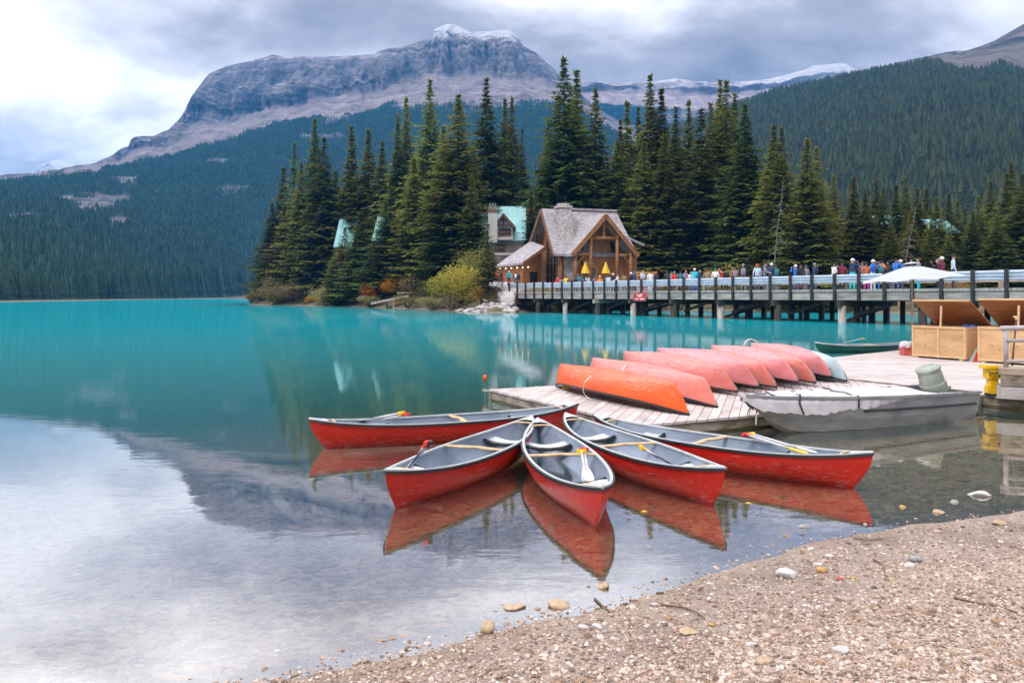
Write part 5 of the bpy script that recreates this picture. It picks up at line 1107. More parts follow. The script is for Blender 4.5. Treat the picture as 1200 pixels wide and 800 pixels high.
# turn: 0 faces the camera, 180 faces away
for row in (
    (653, 324, 3.5, 30, 'onearm', 'red', 'black', 'hair:black', 'person in red with one arm raised on the bridge before the lodge'),
    (663, 323, 3.0, 160, 'stand', 'yellow', 'denim', 'hair:black', 'person in mustard yellow jacket on the bridge before the lodge'),
    (670, 325, 3.8, 60, 'stand', 'maroon', 'black', 'hair:black', 'person in maroon top beside the mustard yellow jacket'),
    (674.5, 324, 4.4, 200, 'cross', 'black', 'black', 'hair:black', 'person in black between maroon and teal jackets on the bridge'),
    (679, 321, 4.2, 150, 'onearm', 'teal', 'denim', 'hair:black', 'person in dark teal jacket below the first yellow parasol'),
    (683, 326, 3.0, 20, 'cross', 'purple', 'black', 'long:black', 'shorter person in purple beside the dark teal jacket'),
    (690, 323, 4.6, 220, 'photo', 'pale', 'denim', 'hair:black', 'person in pale blue top photographing between the yellow parasols'),
    (703, 323, 3.6, 10, 'cross', 'orange', 'dark', 'cap:white', 'person in orange jacket and white cap below the second parasol'),
    (713, 322, 3.2, 190, 'stand', 'pale', 'denim', 'hair:black', 'person in light blue shirt under the second yellow parasol'),
    (718.5, 320, 4.8, 170, 'stand', 'black', 'black', 'cap:white', 'person in black with white cap behind the light blue shirt'),
    (724, 321, 3.4, 250, 'lean', 'white', 'denim', 'hair:brown', 'person in white shirt with blue trousers leaning on the bridge rail'),
    (739.5, 319, 4.4, 20, 'photo', 'dark', 'black', 'cap:white', 'white capped person in dark coat holding a camera near the lodge corner'),
    (744, 318, 4.0, 290, 'stand', 'navy', 'dark', 'cap:teal', 'person in navy jacket beside the white capped photographer'),
    (753, 316, 4.0, 40, 'cross', 'pale', 'red', 'hair:maroon', 'person with red bag over striped top above the red sign'),
    (762, 317, 3.6, 200, 'stand', 'white', 'pale', 'hair:brown', 'person in long white top next to the orange bench'),
    (781.5, 317, 4.6, 160, 'cross', 'dark', 'black', 'hair:black', 'person in dark coat left of the grey one past the bench'),
    (786.5, 318, 3.4, 90, 'stand', 'grey', 'dark', 'hair:black', 'person in grey jacket between dark coat and red vest'),
    (790.5, 318, 3.0, 200, 'stand', 'red', 'dark', 'cap:grey', 'person in red vest with grey cap past the bench'),
    (803.5, 316, 4.6, 30, 'lean', 'mauve', 'dark', 'long:brown', 'long haired person in mauve top by the cyan jacket'),
    (809.5, 318, 5.0, 190, 'stand', 'white', 'denim', 'hair:khaki', 'person in white half hidden behind the cyan jacket'),
    (814, 314, 4.2, 180, 'stand', 'cyan', 'blue', 'hair:white', 'tall white haired person in bright cyan jacket'),
    (820, 316, 3.4, 40, 'cross', 'navy', 'dark', 'hair:khaki', 'fair haired person in navy beside the cyan jacket'),
    (838.5, 314, 4.4, 170, 'stand', 'white', 'dark', 'cap:teal', 'person in white hoodie turning away beside the red jacket'),
    (846, 316, 3.4, 260, 'onearm', 'red', 'black', 'hair:black', 'person in red jacket reaching an arm toward the white hoodie'),
    (851, 315, 5.0, 200, 'stand', 'black', 'black', 'hair:black', 'person in black hidden behind the red jacket'),
    (871, 308.5, 3.6, 165, 'stand', 'black', 'grey', 'cap:grey', 'person in black with grey cap and backpack standing alone', 'grey'),
    (887.5, 309, 4.4, 180, 'stand', 'pale', 'denim', 'beanie:red', 'person in pale hoodie and red cap facing the trees'),
    (896, 308, 3.2, 60, 'lean', 'grey', 'denim', 'hair:black', 'person in grey violet jacket leaning beside the red cap'),
    (904, 308, 4.6, 150, 'onearm', 'navy', 'denim', 'cap:white', 'white capped person in navy next to the black backpack'),
    (909.5, 309.5, 3.6, 180, 'stand', 'black', 'denim', 'hair:black', 'person in black with teal backpack ending the row of four', 'teal'),
    (932.5, 310, 4.2, 200, 'photo', 'blue', 'denim', 'cap:white', 'white capped person in blue jacket paired with one in black'),
    (938.5, 310, 3.4, 170, 'stand', 'black', 'maroon', 'hair:brown', 'person in black paired with the white capped blue jacket'),
    (954.5, 308, 4.0, 110, 'phone', 'navy', 'denim', 'cap:grey', 'man in navy and grey cap holding a phone up alone'),
    (977, 308, 4.0, 100, 'phone', 'white', 'dark', 'hair:black', 'person in white raising both hands to take a picture'),
    (999, 299, 3.6, 120, 'photo', 'navy', 'cyan', 'cap:white', 'tall man in navy with white cap raising a camera'),
    (1007, 308, 5.0, 190, 'stand', 'black', 'black', 'hair:black', 'person in black right behind the tall white capped man'),
    (1011, 306, 4.6, 200, 'cross', 'mauve', 'dark', 'hair:brown', 'person in brownish grey between black and rust clothes'),
    (1015.5, 307, 4.0, 170, 'stand', 'rust', 'magenta', 'hair:black', 'person in rust jacket beside the blue photographer'),
    (1023, 304, 3.4, 20, 'photo', 'blue', 'pale', 'cap:white', 'white haired person in blue and white holding a camera to the face'),
    (1032.5, 305, 4.0, 150, 'photo', 'orange', 'blue', 'hair:black', 'person in bright orange jacket with teal backpack photographing', 'teal'),
    (1050, 302, 4.4, 120, 'lean', 'blue', 'denim', 'hair:black', 'person in royal blue jacket at the tip of the patio umbrella'),
    (1055.5, 304, 4.8, 200, 'stand', 'blue', 'denim', 'cap:white', 'white capped person behind the royal blue jacket'),
    (1076.5, 302, 4.6, 230, 'stand', 'mauve', 'cyan', 'hair:brown', 'person in plum top behind the patio umbrella'),
    (1099, 303, 4.4, 240, 'photo', 'dark', 'dark', 'hair:grey', 'person in checked dark jacket photographing near the flat cap man'),
    (1104, 300.5, 4.2, 210, 'cross', 'maroon', 'denim', 'cap:white', 'white capped person in plaid beside the flat cap man'),
    (1117, 296.5, 4.0, 70, 'stand', 'pale', 'dark', 'cap:black', 'man in pale denim jacket and dark flat cap standing apart')):
    pb(*row)
for row in (
    (657.5, 325, 5.0, 180, 'stand', 'grey', 'dark', 'hair:black', 'person in grey half hidden between red and mustard clothes'),
    (666.5, 326, 2.6, 200, 'stand', 'dark', 'denim', 'hair:brown', 'person in dark clothes just right of the mustard yellow jacket'),
    (696.5, 324, 4.2, 40, 'cross', 'mauve', 'dark', 'long:black', 'person in mauve left of the orange jacket with white cap'),
    (708, 324, 5.2, 170, 'stand', 'navy', 'denim', 'hair:black', 'person in navy between orange jacket and light blue shirt'),
    (731.5, 320, 4.8, 190, 'stand', 'khaki', 'dark', 'hair:black', 'person in khaki between white shirt and white capped photographer'),
    (769, 318, 5.0, 210, 'stand', 'dark', 'denim', 'beanie:red', 'person in dark coat and red hat behind the orange bench'),
    (797.5, 317, 5.2, 180, 'stand', 'teal', 'dark', 'hair:black', 'person in teal left of the long haired person in mauve'),
    (828.5, 315, 4.6, 160, 'stand', 'khaki', 'denim', 'hair:brown', 'person in khaki alone between navy top and white hoodie'),
    (861, 312, 5.0, 190, 'cross', 'mauve', 'dark', 'hair:brown', 'person in mauve left of the grey backpack wearer'),
    (944.5, 310, 5.0, 200, 'stand', 'grey', 'denim', 'cap:navy', 'person in grey and navy cap behind the pair in blue and black'),
    (987, 307, 5.0, 170, 'stand', 'maroon', 'dark', 'hair:black', 'person in maroon between raised hands in white and the tall man'),
    (1040.5, 305, 5.2, 190, 'stand', 'dark', 'denim', 'hair:black', 'person in dark clothes right of the bright orange jacket')):
    pb(*row)
def pg(u, vh, vf, Y, turn, pose, top, tr, head, label, pack=None):
    z = CH-(vf-VH)*Y/FPX; X = (u-UC)*Y/FPX; person((X, Y, z), (vf-vh)*Y/FPX, R(turn), pose, top, tr, head, label, 'visitors on the gravel path', pack); return X, Y, z
pg(580.5, 329, 343.5, 109.5, 200, 'stand', 'pale', 'dark', 'hair:black', 'small figure in white and pale blue standing on the boulders')
# the gravel path up to the lodge
GRAVEL = mat('path_gravel', (.42, .38, .36), (.60, .56, .54), scale=3, rough=.95, bump=.6, bscale=20)
mb = MB(); rows = []
for (ul, ur, v, Y) in ((588, 603, 349, 109.6), (581, 605, 343, 111.2), (574, 606, 338, 113), (570, 618, 334, 115.5), (572, 640, 331, 118), (575, 640, 329.5, 121)):
    rows.append([P(ul+(ur-ul)*i/6, v, Y)+Vector((0, 0, .02*math.sin(i*2+v))) for i in range(7)])
mb.grid(rows); me = mb.mesh('path', True); tag(mesh_obj('path', me, None, GRAVEL), kind='structure')
me.update()
pm = bmesh.new(); pm.from_mesh(me); ret = bmesh.ops.extrude_face_region(pm, geom=pm.faces[:]); bmesh.ops.translate(pm, vec=(0, .3, -1.5), verts=[x for x in ret['geom'] if isinstance(x, bmesh.types.BMVert)]); bmesh.ops.recalc_face_normals(pm, faces=pm.faces); pm.to_mesh(me); pm.free()
for a in ((577, 320, 334.2, 115.0, 220, 'stand', 'navy', 'dark', 'hair:black', 'person in navy at the back of the gravel path group'),
          (583.5, 318.5, 334.6, 114.6, 190, 'onearm', 'orange', 'black', 'hair:black', 'person in orange jacket on the gravel path'),
          (587, 317, 334.0, 115.6, 160, 'stand', 'dark', 'dark', 'hair:black', 'tall dark dressed person behind the orange and magenta jackets'),
          (588.6, 323, 336, 113.6, 170, 'stand', 'magenta', 'denim', 'long:black', 'child in magenta jacket beside the orange jacket'),
          (596.5, 317, 335.5, 113.8, 180, 'walk', 'cyan', 'dark', 'hair:white', 'person in cyan jacket walking up the gravel path'),
          (604, 318.5, 335.5, 113.9, 190, 'stand', 'navy', 'denim', 'hair:black', 'person in navy with white backpack near the bridge end', 'white'),
          (607.5, 319, 335.5, 114.3, 150, 'walk', 'black', 'denim', 'hair:black', 'person in black with a dark backpack near the bridge end', 'navy')):
    pg(*a)

# ------------------------------------------------------------------ dock
DECKW = mat('deck_plank', (.40, .34, .32), (.60, .53, .51), scale=2.2, stretch=(1, 1, 1), rough=.9, bump=.5, bscale=14, rnd=.14)
DECKS = mat('dock_side', (.13, .10, .07), (.36, .31, .26), scale=2.4, stretch=(1, 1, 3), rough=.95, bump=.6, bscale=8)
MOSS = mat('mossy_timber', (.08, .075, .02), (.22, .18, .08), scale=3, rough=.95)
def clip_line(poly, p, d):
    "t-range of the line p+t*d inside a convex polygon"
    t0, t1 = -1e9, 1e9; n = len(poly)
    ar = sum(poly[i][0]*poly[(i+1) % n][1]-poly[(i+1) % n][0]*poly[i][1] for i in range(n)); sg = 1 if ar > 0 else -1
    for i in range(n):
        a, b = poly[i], poly[(i+1) % n]; nx, ny = -(b[1]-a[1])*sg, (b[0]-a[0])*sg
        num = nx*(p[0]-a[0])+ny*(p[1]-a[1]); den = nx*d[0]+ny*d[1]
        if abs(den) < 1e-9:
            if num < 0: return None
            continue
        t = -num/den
        if den > 0: t0 = max(t0, t)
        else: t1 = min(t1, t)
    return (t0, t1) if t1 > t0 else None
DZ = .22
def dock(label, poly, d, w, O2):
    t = empty('dock', (O2[0], O2[1], 0)); d = Vector((*d, 0)).normalized(); nn = Vector((-d.y, d.x, 0)); O = Vector((*O2, 0))
    offs = [Vector((*p, 0)).dot(nn) for p in poly]; k = min(offs); i = 0
    while k < max(offs):
        a = clip_line(poly, nn*(k+.004), d); b = clip_line(poly, nn*(k+w-.006), d)
        if not a and b: a = (sum(b)/2-.005, sum(b)/2+.005)
        if not b and a: b = (sum(a)/2-.005, sum(a)/2+.005)
        if a and b:
            z = DZ+random.uniform(-.003, .003)
            pts = [nn*(k+.004)+d*a[0], nn*(k+.004)+d*a[1], nn*(k+w-.006)+d*b[1], nn*(k+w-.006)+d*b[0]]
            mb = MB(); mb.prism([p-O for p in pts], (0, 0, z-.04), (0, 0, z)); mb.build('plank', DECKW, t)
        k += w
    n = len(poly)
    c = Vector((sum(p[0] for p in poly)/n, sum(p[1] for p in poly)/n, 0))
    for j in range(n):       # side boards
        a, b = Vector((*poly[j], 0)), Vector((*poly[(j+1) % n], 0)); inn = (c-(a+b)/2); inn.z = 0; e = (b-a).normalized(); inn = (inn-e*inn.dot(e)).normalized()
        mb = MB(); mb.bar(a-O+inn*.06+Vector((0, 0, .10)), b-O+inn*.06+Vector((0, 0, .10)), .07, .135); mb.build('side_board', DECKS, t)
        mb = MB(); mb.bar(a-O+inn*.09+Vector((0, 0, -.02)), b-O+inn*.09+Vector((0, 0, -.02)), .1, .12); mb.build('float_beam', MOSS, t)
    tag(t, label, 'dock', 'grey plank docks'); return t
e1 = Vector((.46, -.888, 0)); e2 = Vector((.888, .46, 0)); A0 = Vector((-.47, 16.55, 0))
pl = lambda a, b: tuple((A0+e1*a+e2*b)[:2])
dock('weathered diagonal plank dock carrying the overturned canoes', [pl(0, 0), pl(5.15, 0), pl(5.15, 8.0), pl(0, 8.0)], (.3, .954), .15, pl(2.6, 4))
main_poly = [pl(.0, 8.03), pl(5.15, 8.03), (9.35, 15.05), (15.5, 14.6), (26, 20), (22, 36), (14.6, 29.6), (9.2, 24.6)]
dock('broad grey plank dock under the open wooden crates', main_poly, (.985, -.17), .15, (13, 21))
# joint board between the two docks
MB().bar(A0+e1*.1+e2*8.015+Vector((0, 0, DZ+.012)), A0+e1*5+e2*8.015+Vector((0, 0, DZ+.012)), .12, .02).build('joint_board', DECKS); tag(bpy.data.objects['joint_board'], 'dark board covering the joint between the two docks', 'board')

# ------------------------------------------------------------------ canoes
def hull_paint(name, c1, c2, c3=None, rough=.32):
    m = hull_base(name, c1, c2, rough); t = m.node_tree; L = t.links.new; b = t.nodes['Principled BSDF']; src = b.inputs['Base Color'].links[0].from_socket
    tc = N(t, 'ShaderNodeTexCoord'); sep = N(t, 'ShaderNodeSeparateXYZ'); L(tc.outputs['Object'], sep.inputs[0]); oi = N(t, 'ShaderNodeObjectInfo')
    mp = N(t, 'ShaderNodeMapping'); mp.inputs['Scale'].default_value = (1.2, 9, 14); L(tc.outputs['Object'], mp.inputs[0]); L(oi.outputs['Random'], mp.inputs['Location'])
    n = N(t, 'ShaderNodeTexNoise'); L(mp.outputs[0], n.inputs['Vector']); n.inputs['Scale'].default_value = 3.2; n.inputs['Detail'].default_value = 9; n.inputs['Roughness'].default_value = .75
    # scuffs gather on the lower hull
    zr = N(t, 'ShaderNodeMapRange'); L(sep.outputs[2], zr.inputs[0]); zr.inputs[1].default_value = -.05; zr.inputs[2].default_value = .30; zr.inputs[3].default_value = .09; zr.inputs[4].default_value = -.03
    ad = N(t, 'ShaderNodeMath', operation='ADD'); L(n.outputs[0], ad.inputs[0]); L(zr.outputs[0], ad.inputs[1])
    r = N(t, 'ShaderNodeMapRange'); L(ad.outputs[0], r.inputs[0]); r.inputs[1].default_value = .575; r.inputs[2].default_value = .66; r.inputs[3].default_value = 0; r.inputs[4].default_value = .7
    mx = N(t, 'ShaderNodeMix', data_type='RGBA'); L(r.outputs[0], mx.inputs[0]); L(src, mx.inputs[6]); mx.inputs[7].default_value = (*[min(.8, c*.55+.22) for c in c2], 1); L(mx.outputs[2], b.inputs['Base Color'])
    rr = N(t, 'ShaderNodeMapRange'); L(n.outputs[0], rr.inputs[0]); rr.inputs[1].default_value = .35; rr.inputs[2].default_value = .7; rr.inputs[3].default_value = rough-.06; rr.inputs[4].default_value = rough+.28; L(rr.outputs[0], b.inputs['Roughness'])
    return m
def hull_base(name, c1, c2, rough):
    m = mat(name, c1, c2, scale=2.5, rough=rough, spec=.35, coat=.12, bump=.08, bscale=40, rnd=.06, stretch=(.6, 2, 2)); return m
RED = hull_paint('red_hull', (.46, .010, .006), (.55, .018, .010))
INNER = mat('grey_interior', (.19, .235, .31), (.31, .36, .44), scale=3, rough=.5, stretch=(.6, 2, 2))
TRIM = mat('black_vinyl', (.012, .013, .015), (.03, .03, .034), scale=5, rough=.45)
INW = mat('grey_inwale', (.42, .46, .46), (.56, .60, .60), scale=6, rough=.45)
SEAT = mat('grey_seat', (.42, .45, .48), (.60, .63, .66), scale=5, rough=.45)
ASH = mat('ash_wood', (.50, .33, .16), (.68, .50, .28), scale=3, stretch=(1, 6, 6), rough=.5)
def canoe_fn(B, zm, ze, draft):
    b = lambda t: B/2*max(0, 1-abs(t)**2.15)**.82
    zs = lambda t: zm+(ze-zm)*abs(t)**3.0
    zk = lambda t: -draft+.03*abs(t)**5
    def pt(t, s, L, inset=0.0):
        at = abs(t); k = at**2.5
        ph = s*math.pi/2
        yf = (math.sin(ph)**.62)*(1-k)+(s**.85)*k; zf = (1-math.cos(ph))**(1.0)*(1-k)+s*k
        y = max(0.0, b(t)*yf-inset*min(1, s*3)); z = zk(t)+(zs(t)-zk(t))*zf
        if inset: z = max(z, zk(t)+inset*1.2)
        x = L/2*t*(1-.115*at**10*(1-zf)**1.7)
        if inset: x *= 1-inset/L*2.5
        return x, y, z
    return b, zs, zk, pt
def canoe_parts(L, B, zm, ze, draft, fittings=True):
    b, zs, zk, pt = canoe_fn(B, zm, ze, draft); Nn, M = 49, 10; ts = [math.sin((i/(Nn-1)-.5)*math.pi)*.35+(2*i/(Nn-1)-1)*.65 for i in range(Nn)]
    def shell(inset):
        rows = []
        for t in ts:
            pr = [pt(t, j/(M-1), L, inset) for j in range(M)]
            rows.append([Vector((x, -y, z)) for x, y, z in reversed(pr)]+[Vector((x, y, z)) for x, y, z in pr[1:]])
        mb = MB(); mb.grid(rows); return mb
    parts = [('hull', shell(0).mesh('hull', True), 0), ('interior', shell(.014).mesh('interior', True), 1)]
    for sg in (-1, 1):       # gunwale: vinyl outside, pale inwale on top
        for nm, off, w, h, dz, mi in (('gunwale', .006, .024, .028, -.006, 2), ('inwale', -.016, .028, .022, .006, 3)):
            mb = MB(); rows = []
            for t in ts:
                x, y, z = pt(t, 1, L); y = max(.004, y+off)
                rows.append([Vector((x*1.003, sg*(y+dy), z+dz+dd)) for dy, dd in ((-w/2, -h/2), (w/2, -h/2), (w/2, h/2), (-w/2, h/2))])
            mb.grid(rows, closed=True); mb.add(rows[0], [(0, 1, 2, 3)]); mb.add(rows[-1], [(0, 1, 2, 3)]); parts.append((nm, mb.mesh(nm, False), mi))
    if fittings:
        for sg in (-1, 1):
            mb = MB(); rows = []
            for i in range(7):
                t = sg*(.885+.115*i/6); x, y, z = pt(t, 1, L); rows.append([Vector((x, -y, z+.020)), Vector((x, 0, z+.032)), Vector((x, y, z+.020))])
            mb.grid(rows); parts.append(('deck_plate', mb.mesh('deck_plate', True), 3))
            # carrying handle
            x, y, z = pt(sg*.84, 1, L); mb = MB(); mb.tube([(x, -y+.01, z), (x, -y*.4, z+.014), (x, y*.4, z+.014), (x, y-.01, z)], .014, 6); parts.append(('carry_handle', mb.mesh('carry_handle', True), 5))
            # moulded seat, dished, with a dark front lip
            ts_ = sg*(.56 if sg > 0 else .50); x, y, z = pt(ts_, 1, L); y2 = pt(ts_, .8, L)[1]
            mb = MB(); rows = []
            for i in range(7):
                xx = x-.14+.28*i/6
                rows.append([Vector((xx, y2*.985*f, z-.075-.045*(1-f*f)**2-.02*math.sin(i/6*math.pi))) for f in [-1+k*.2 for k in range(11)]])
            mb.grid(rows); rows2 = [[p-Vector((0, 0, .03)) for p in r] for r in rows]; mb.grid(rows2); parts.append(('seat', mb.mesh('seat', True), 4))
            xl = x-.15 if sg > 0 else x+.15
            mb = MB(); mb.tube([(xl, -y2*.985, z-.08), (xl, -y2*.5, z-.12), (xl, 0, z-.13), (xl, y2*.5, z-.12), (xl, y2*.985, z-.08)], .024, 6); parts.append(('seat_lip', mb.mesh('seat_lip', True), 2))
        x, y, z = pt(.04, 1, L); mb = MB(); rows = []
        for i in range(13):
            f = -1+i/6; w = .03+.018*math.exp(-((abs(f)-.35)/.2)**2); dx = .05*math.exp(-(f/.28)**2)
            rows.append([Vector((x+dx+a, (y-.005)*f, z+.0+c)) for a, c in ((-w, -.012), (w, -.012), (w, .012), (-w, .012))])
        mb.grid(rows, closed=True); parts.append(('yoke', mb.mesh('yoke', True), 5))
    return parts
CP = canoe_parts(4.2, .82, .285, .40, .055)
def make_canoe(name, parts, mats, p, rz, label, group, sx=1.0, rot=None):
    t = empty(name, p, rz); t.scale = (sx, 1, 1)
    if rot is not None: t.rotation_euler = rot
    for nm, me, mi in parts:
        if not me.materials: me.materials.append(None)
        o = link(bpy.data.objects.new(nm, me), t); o.material_slots[0].link = 'OBJECT'; o.material_slots[0].material = mats[mi]
    tag(t, label, 'canoe', group); return t
RM = [RED, INNER, TRIM, INW, SEAT, ASH]
def red_canoe(near, far, label, roll=0.0):
    "near and far are the photo pixels of the two stem heads"
    a = W(*near, .40); b = W(*far, .40); c = (a+b)/2; c.z = 0; d = b-a
    return make_canoe('red_canoe', CP, RM, c, math.atan2(d.y, d.x), label, 'red canoes fanned out in the shallows', sx=(d.length+.02)/4.2)
red_canoe((363, 491.5), (677, 473), 'red canoe floating behind the others, lying almost level across the water')
red_canoe((452, 552), (623, 488.5), 'red canoe pointing to the lower left, two paddles in its near end')
red_canoe((705, 572), (630, 491), 'red canoe in the middle of the fan pointing at the beach')
red_canoe((849, 549), (663, 485), 'red canoe with one yellow gripped paddle, right of the middle canoe')
red_canoe((1022, 531), (697, 487), 'rightmost red canoe, red and yellow paddle grips on its gunwale')
GREENH = hull_paint('green_hull', (.006, .07, .055), (.012, .11, .085))
def g_canoe():
    a, b = W(955, 402.5, .36), W(1075, 400.5, .36); d = b-a; c = (a+b)/2; c.z = 0
    make_canoe('green_canoe', CP, [GREENH, INNER, INW, INW, SEAT, ASH], c, math.atan2(d.y, d.x), 'dark green canoe floating behind the broad dock', None, sx=d.length/4.2)
g_canoe()
# overturned canoes on the dock
CO = canoe_parts(4.45, .84, .25, .43, .06, fittings=False)
FAD = {'orange': hull_paint('orange_hull', (.66, .085, .010), (.74, .12, .016), rough=.4), 'salmon': hull_paint('salmon_hull', (.60, .155, .125), (.68, .22, .18), rough=.5),
       'pink': hull_paint('pink_hull', (.60, .19, .195), (.69, .27, .27), rough=.55), 'blue': hull_paint('blue_hull', (.33, .50, .55), (.43, .59, .63), rough=.5)}
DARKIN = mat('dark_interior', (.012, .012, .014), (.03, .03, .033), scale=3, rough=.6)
ROPE = mat('rope', (.55, .50, .44), (.72, .68, .62), scale=20, rough=.9)
def upside(px, py, qx, qy, col, label, roll, lift=0.0):
    "p: near end foot, q: far end foot, both on the dock"
    a, b = Vector((px, py, 0)), Vector((qx, qy, 0)); c = (a+b)/2; d = a-b; c.z = DZ+.445+lift
    h = math.atan2(d.y, d.x); M = Matrix.Rotation(h, 3, 'Z') @ Matrix.Rotation(roll, 3, 'X') @ Matrix.Rotation(math.pi, 3, 'X')
    t = make_canoe('overturned_canoe', CO, [FAD[col], DARKIN, TRIM, TRIM, SEAT, ASH], c, 0, label, 'overturned canoes on the dock', sx=d.length/4.45, rot=M.to_euler()); return t
OC = [((804, 487), (650, 452), 'orange', 'bright orange overturned canoe at the front of the row', .10, 0),
      ((837, 478), (684, 441), 'salmon', 'overturned canoe fading from orange to pink, second in the row', .12, 0),
      ((856, 464), (716, 432), 'salmon', 'salmon pink overturned canoe, third from the bright orange one', .34, .04),
      ((880, 462), (748, 428), 'pink', 'pink overturned canoe, fourth from the bright orange one', .36, .10),
      ((901, 459), (768, 424), 'salmon', 'salmon overturned canoe in the middle of the row, fifth from the orange one', .36, .05),
      ((926, 457), (800, 421), 'pink', 'pink overturned canoe, fourth from the pale blue one', .36, .12),
      ((947, 454), (824, 419), 'salmon', 'salmon pink overturned canoe, third from the pale blue one', .36, .06),
      ((967, 449), (846, 417), 'pink', 'pink overturned canoe lying next to the pale blue one', .34, .10),
      ((987, 449), (862, 417), 'blue', 'pale blue overturned canoe at the back of the row', .20, .03)]
for nr, fr, col, lab, roll, lift in OC:
    a, b = W(*nr, DZ), W(*fr, DZ); d = (b-a).normalized(); b = a+d*min(5.45, max(4.3, (b-a).length)); upside(a.x, a.y, b.x, b.y, col, lab, roll, lift)
def rope(name, pts, r, m, label, cat='rope', group=None):
    P_ = [Vector(p) for p in pts]; out = []
    for i in range(len(P_)-1):
        p0, p1, p2, p3 = P_[max(0, i-1)], P_[i], P_[i+1], P_[min(len(P_)-1, i+2)]
        for k in range(6):
            t = k/6; out.append(.5*((2*p1)+(p2-p0)*t+(2*p0-5*p1+4*p2-p3)*t*t+(3*p1-p0-3*p2+p3)*t**3))
    out.append(P_[-1]); mb = MB(); mb.tube(out, r, 6); o = mb.build(name, m, None, smooth=True); tag(o, label, cat, group); return o
def on(u, v, z): return W(u, v, z)
rope('rope', [on(693, 440.5, .66), on(686, 447, .60), on(683.5, 456, .42), on(686, 463, .28), on(692, 468.5, .235)], .011, ROPE, 'white rope hanging over the bright orange canoe', group='ropes on the dock')
rope('rope', [on(734, 427, .72), on(729, 434, .70), on(727.5, 442, .60), on(731, 449, .45)], .011, ROPE, 'white rope hanging over the second canoe', group='ropes on the dock')
def coil():
    c = W(880, 404, .80); mb = MB(); pts = [(c.x+math.cos(a*.62)*(.17+.012*math.sin(a*3)), c.y+.05*math.sin(a), c.z+math.sin(a*.62)*(.15)) for a in [k*.35 for k in range(90)]]; mb.tube(pts, .012, 5)
    o = mb.build('rope_coil', ROPE, None, smooth=True); tag(o, 'coil of pale rope resting on the pale blue canoe', 'rope', 'ropes on the dock')
coil()
# block under the first canoe
MB().box(tuple(W(664, 452.5, DZ+.06)), (.16, .12, .12)).build('chock', YELLOW); tag(bpy.data.objects['chock'], 'yellow block under the far end of the bright orange canoe', 'block')
# paddles
SHAFT = mat('white_shaft', (.46, .46, .48), (.58, .58, .60), scale=8, rough=.35); PY = mat('yellow_plastic', (.75, .45, .01), (.85, .55, .02), scale=4, rough=.4); PR = mat('red_plastic', (.60, .03, .02), (.68, .05, .03), scale=4, rough=.4)
def paddle(a, b, gm, bm, label, group='paddles left in the canoes', sm=None):
    "a: grip end, b: blade end"
    a, b = Vector(a), Vector(b); t = empty('paddle', b); d = a-b; L = d.length; u = d.normalized(); s = u.cross(Vector((0, 0, 1))).normalized(); n = u.cross(s)
    MB().tube([u*.2, d], .0165, 8).build('shaft', sm or SHAFT, t, smooth=True)
    mb = MB(); mb.tube([d-u*.03, d+u*.03], .022, 8); mb.bar(d+u*.035-s*.055, d+u*.035+s*.055, .04, .034); mb.build('grip', gm, t)
    mb = MB(); rows = []
    for i in range(8):
        f = i/7; w = .020+.045*math.sin(min(1, f*1.25)*math.pi/2)**1.5 if f < .93 else .05; rows.append([u*(.30-.36*f)+s*w*.8*k+n*(.008 if abs(k) < .5 else .003) for k in (-1, -.3, .3, 1)])
    mb.grid(rows); mb.grid([[p-n*.012 for p in r] for r in rows]); mb.build('blade', bm, t)
    tag(t, label, 'paddle', group); return t
def pd(ga, zb, ba, zbl, gm, bm, label): paddle(W(*ga, zb), W(*ba, zbl), gm, bm, label)
pd((469, 484), .44, (424, 493), .30, PY, SHAFT, 'paddle with yellow grip in the level red canoe')
pd((475, 486), .42, (430, 494), .29, PR, SHAFT, 'paddle with red grip in the level red canoe')
pd((498, 521.5), .50, (479, 549), .24, PR, SHAFT, 'paddle with red grip in the lower left red canoe')
pd((502, 521), .50, (476, 550), .24, TRIM, SHAFT, 'paddle with black grip in the lower left red canoe')
pd((684.5, 527.5), .34, (690.5, 561), .18, PR, SHAFT, 'paddle with red grip in the middle red canoe')
pd((681.5, 530), .34, (687.5, 562), .16, PY, SHAFT, 'paddle with yellow grip in the middle red canoe')
pd((754, 525.5), .34, (790, 546), .14, PY, TRIM, 'dark shafted paddle with yellow grip right of the middle canoe')
pd((876, 509.5), .38, (940, 530), .30, PR, PY, 'paddle with red grip in the rightmost red canoe')
pd((883, 509), .38, (950, 529), .30, PY, SHAFT, 'paddle with yellow grip in the rightmost red canoe')
pd((1011, 396.5), .62, (985, 402.5), .33, PY, SHAFT, 'paddle with yellow grip sticking out of the green canoe')

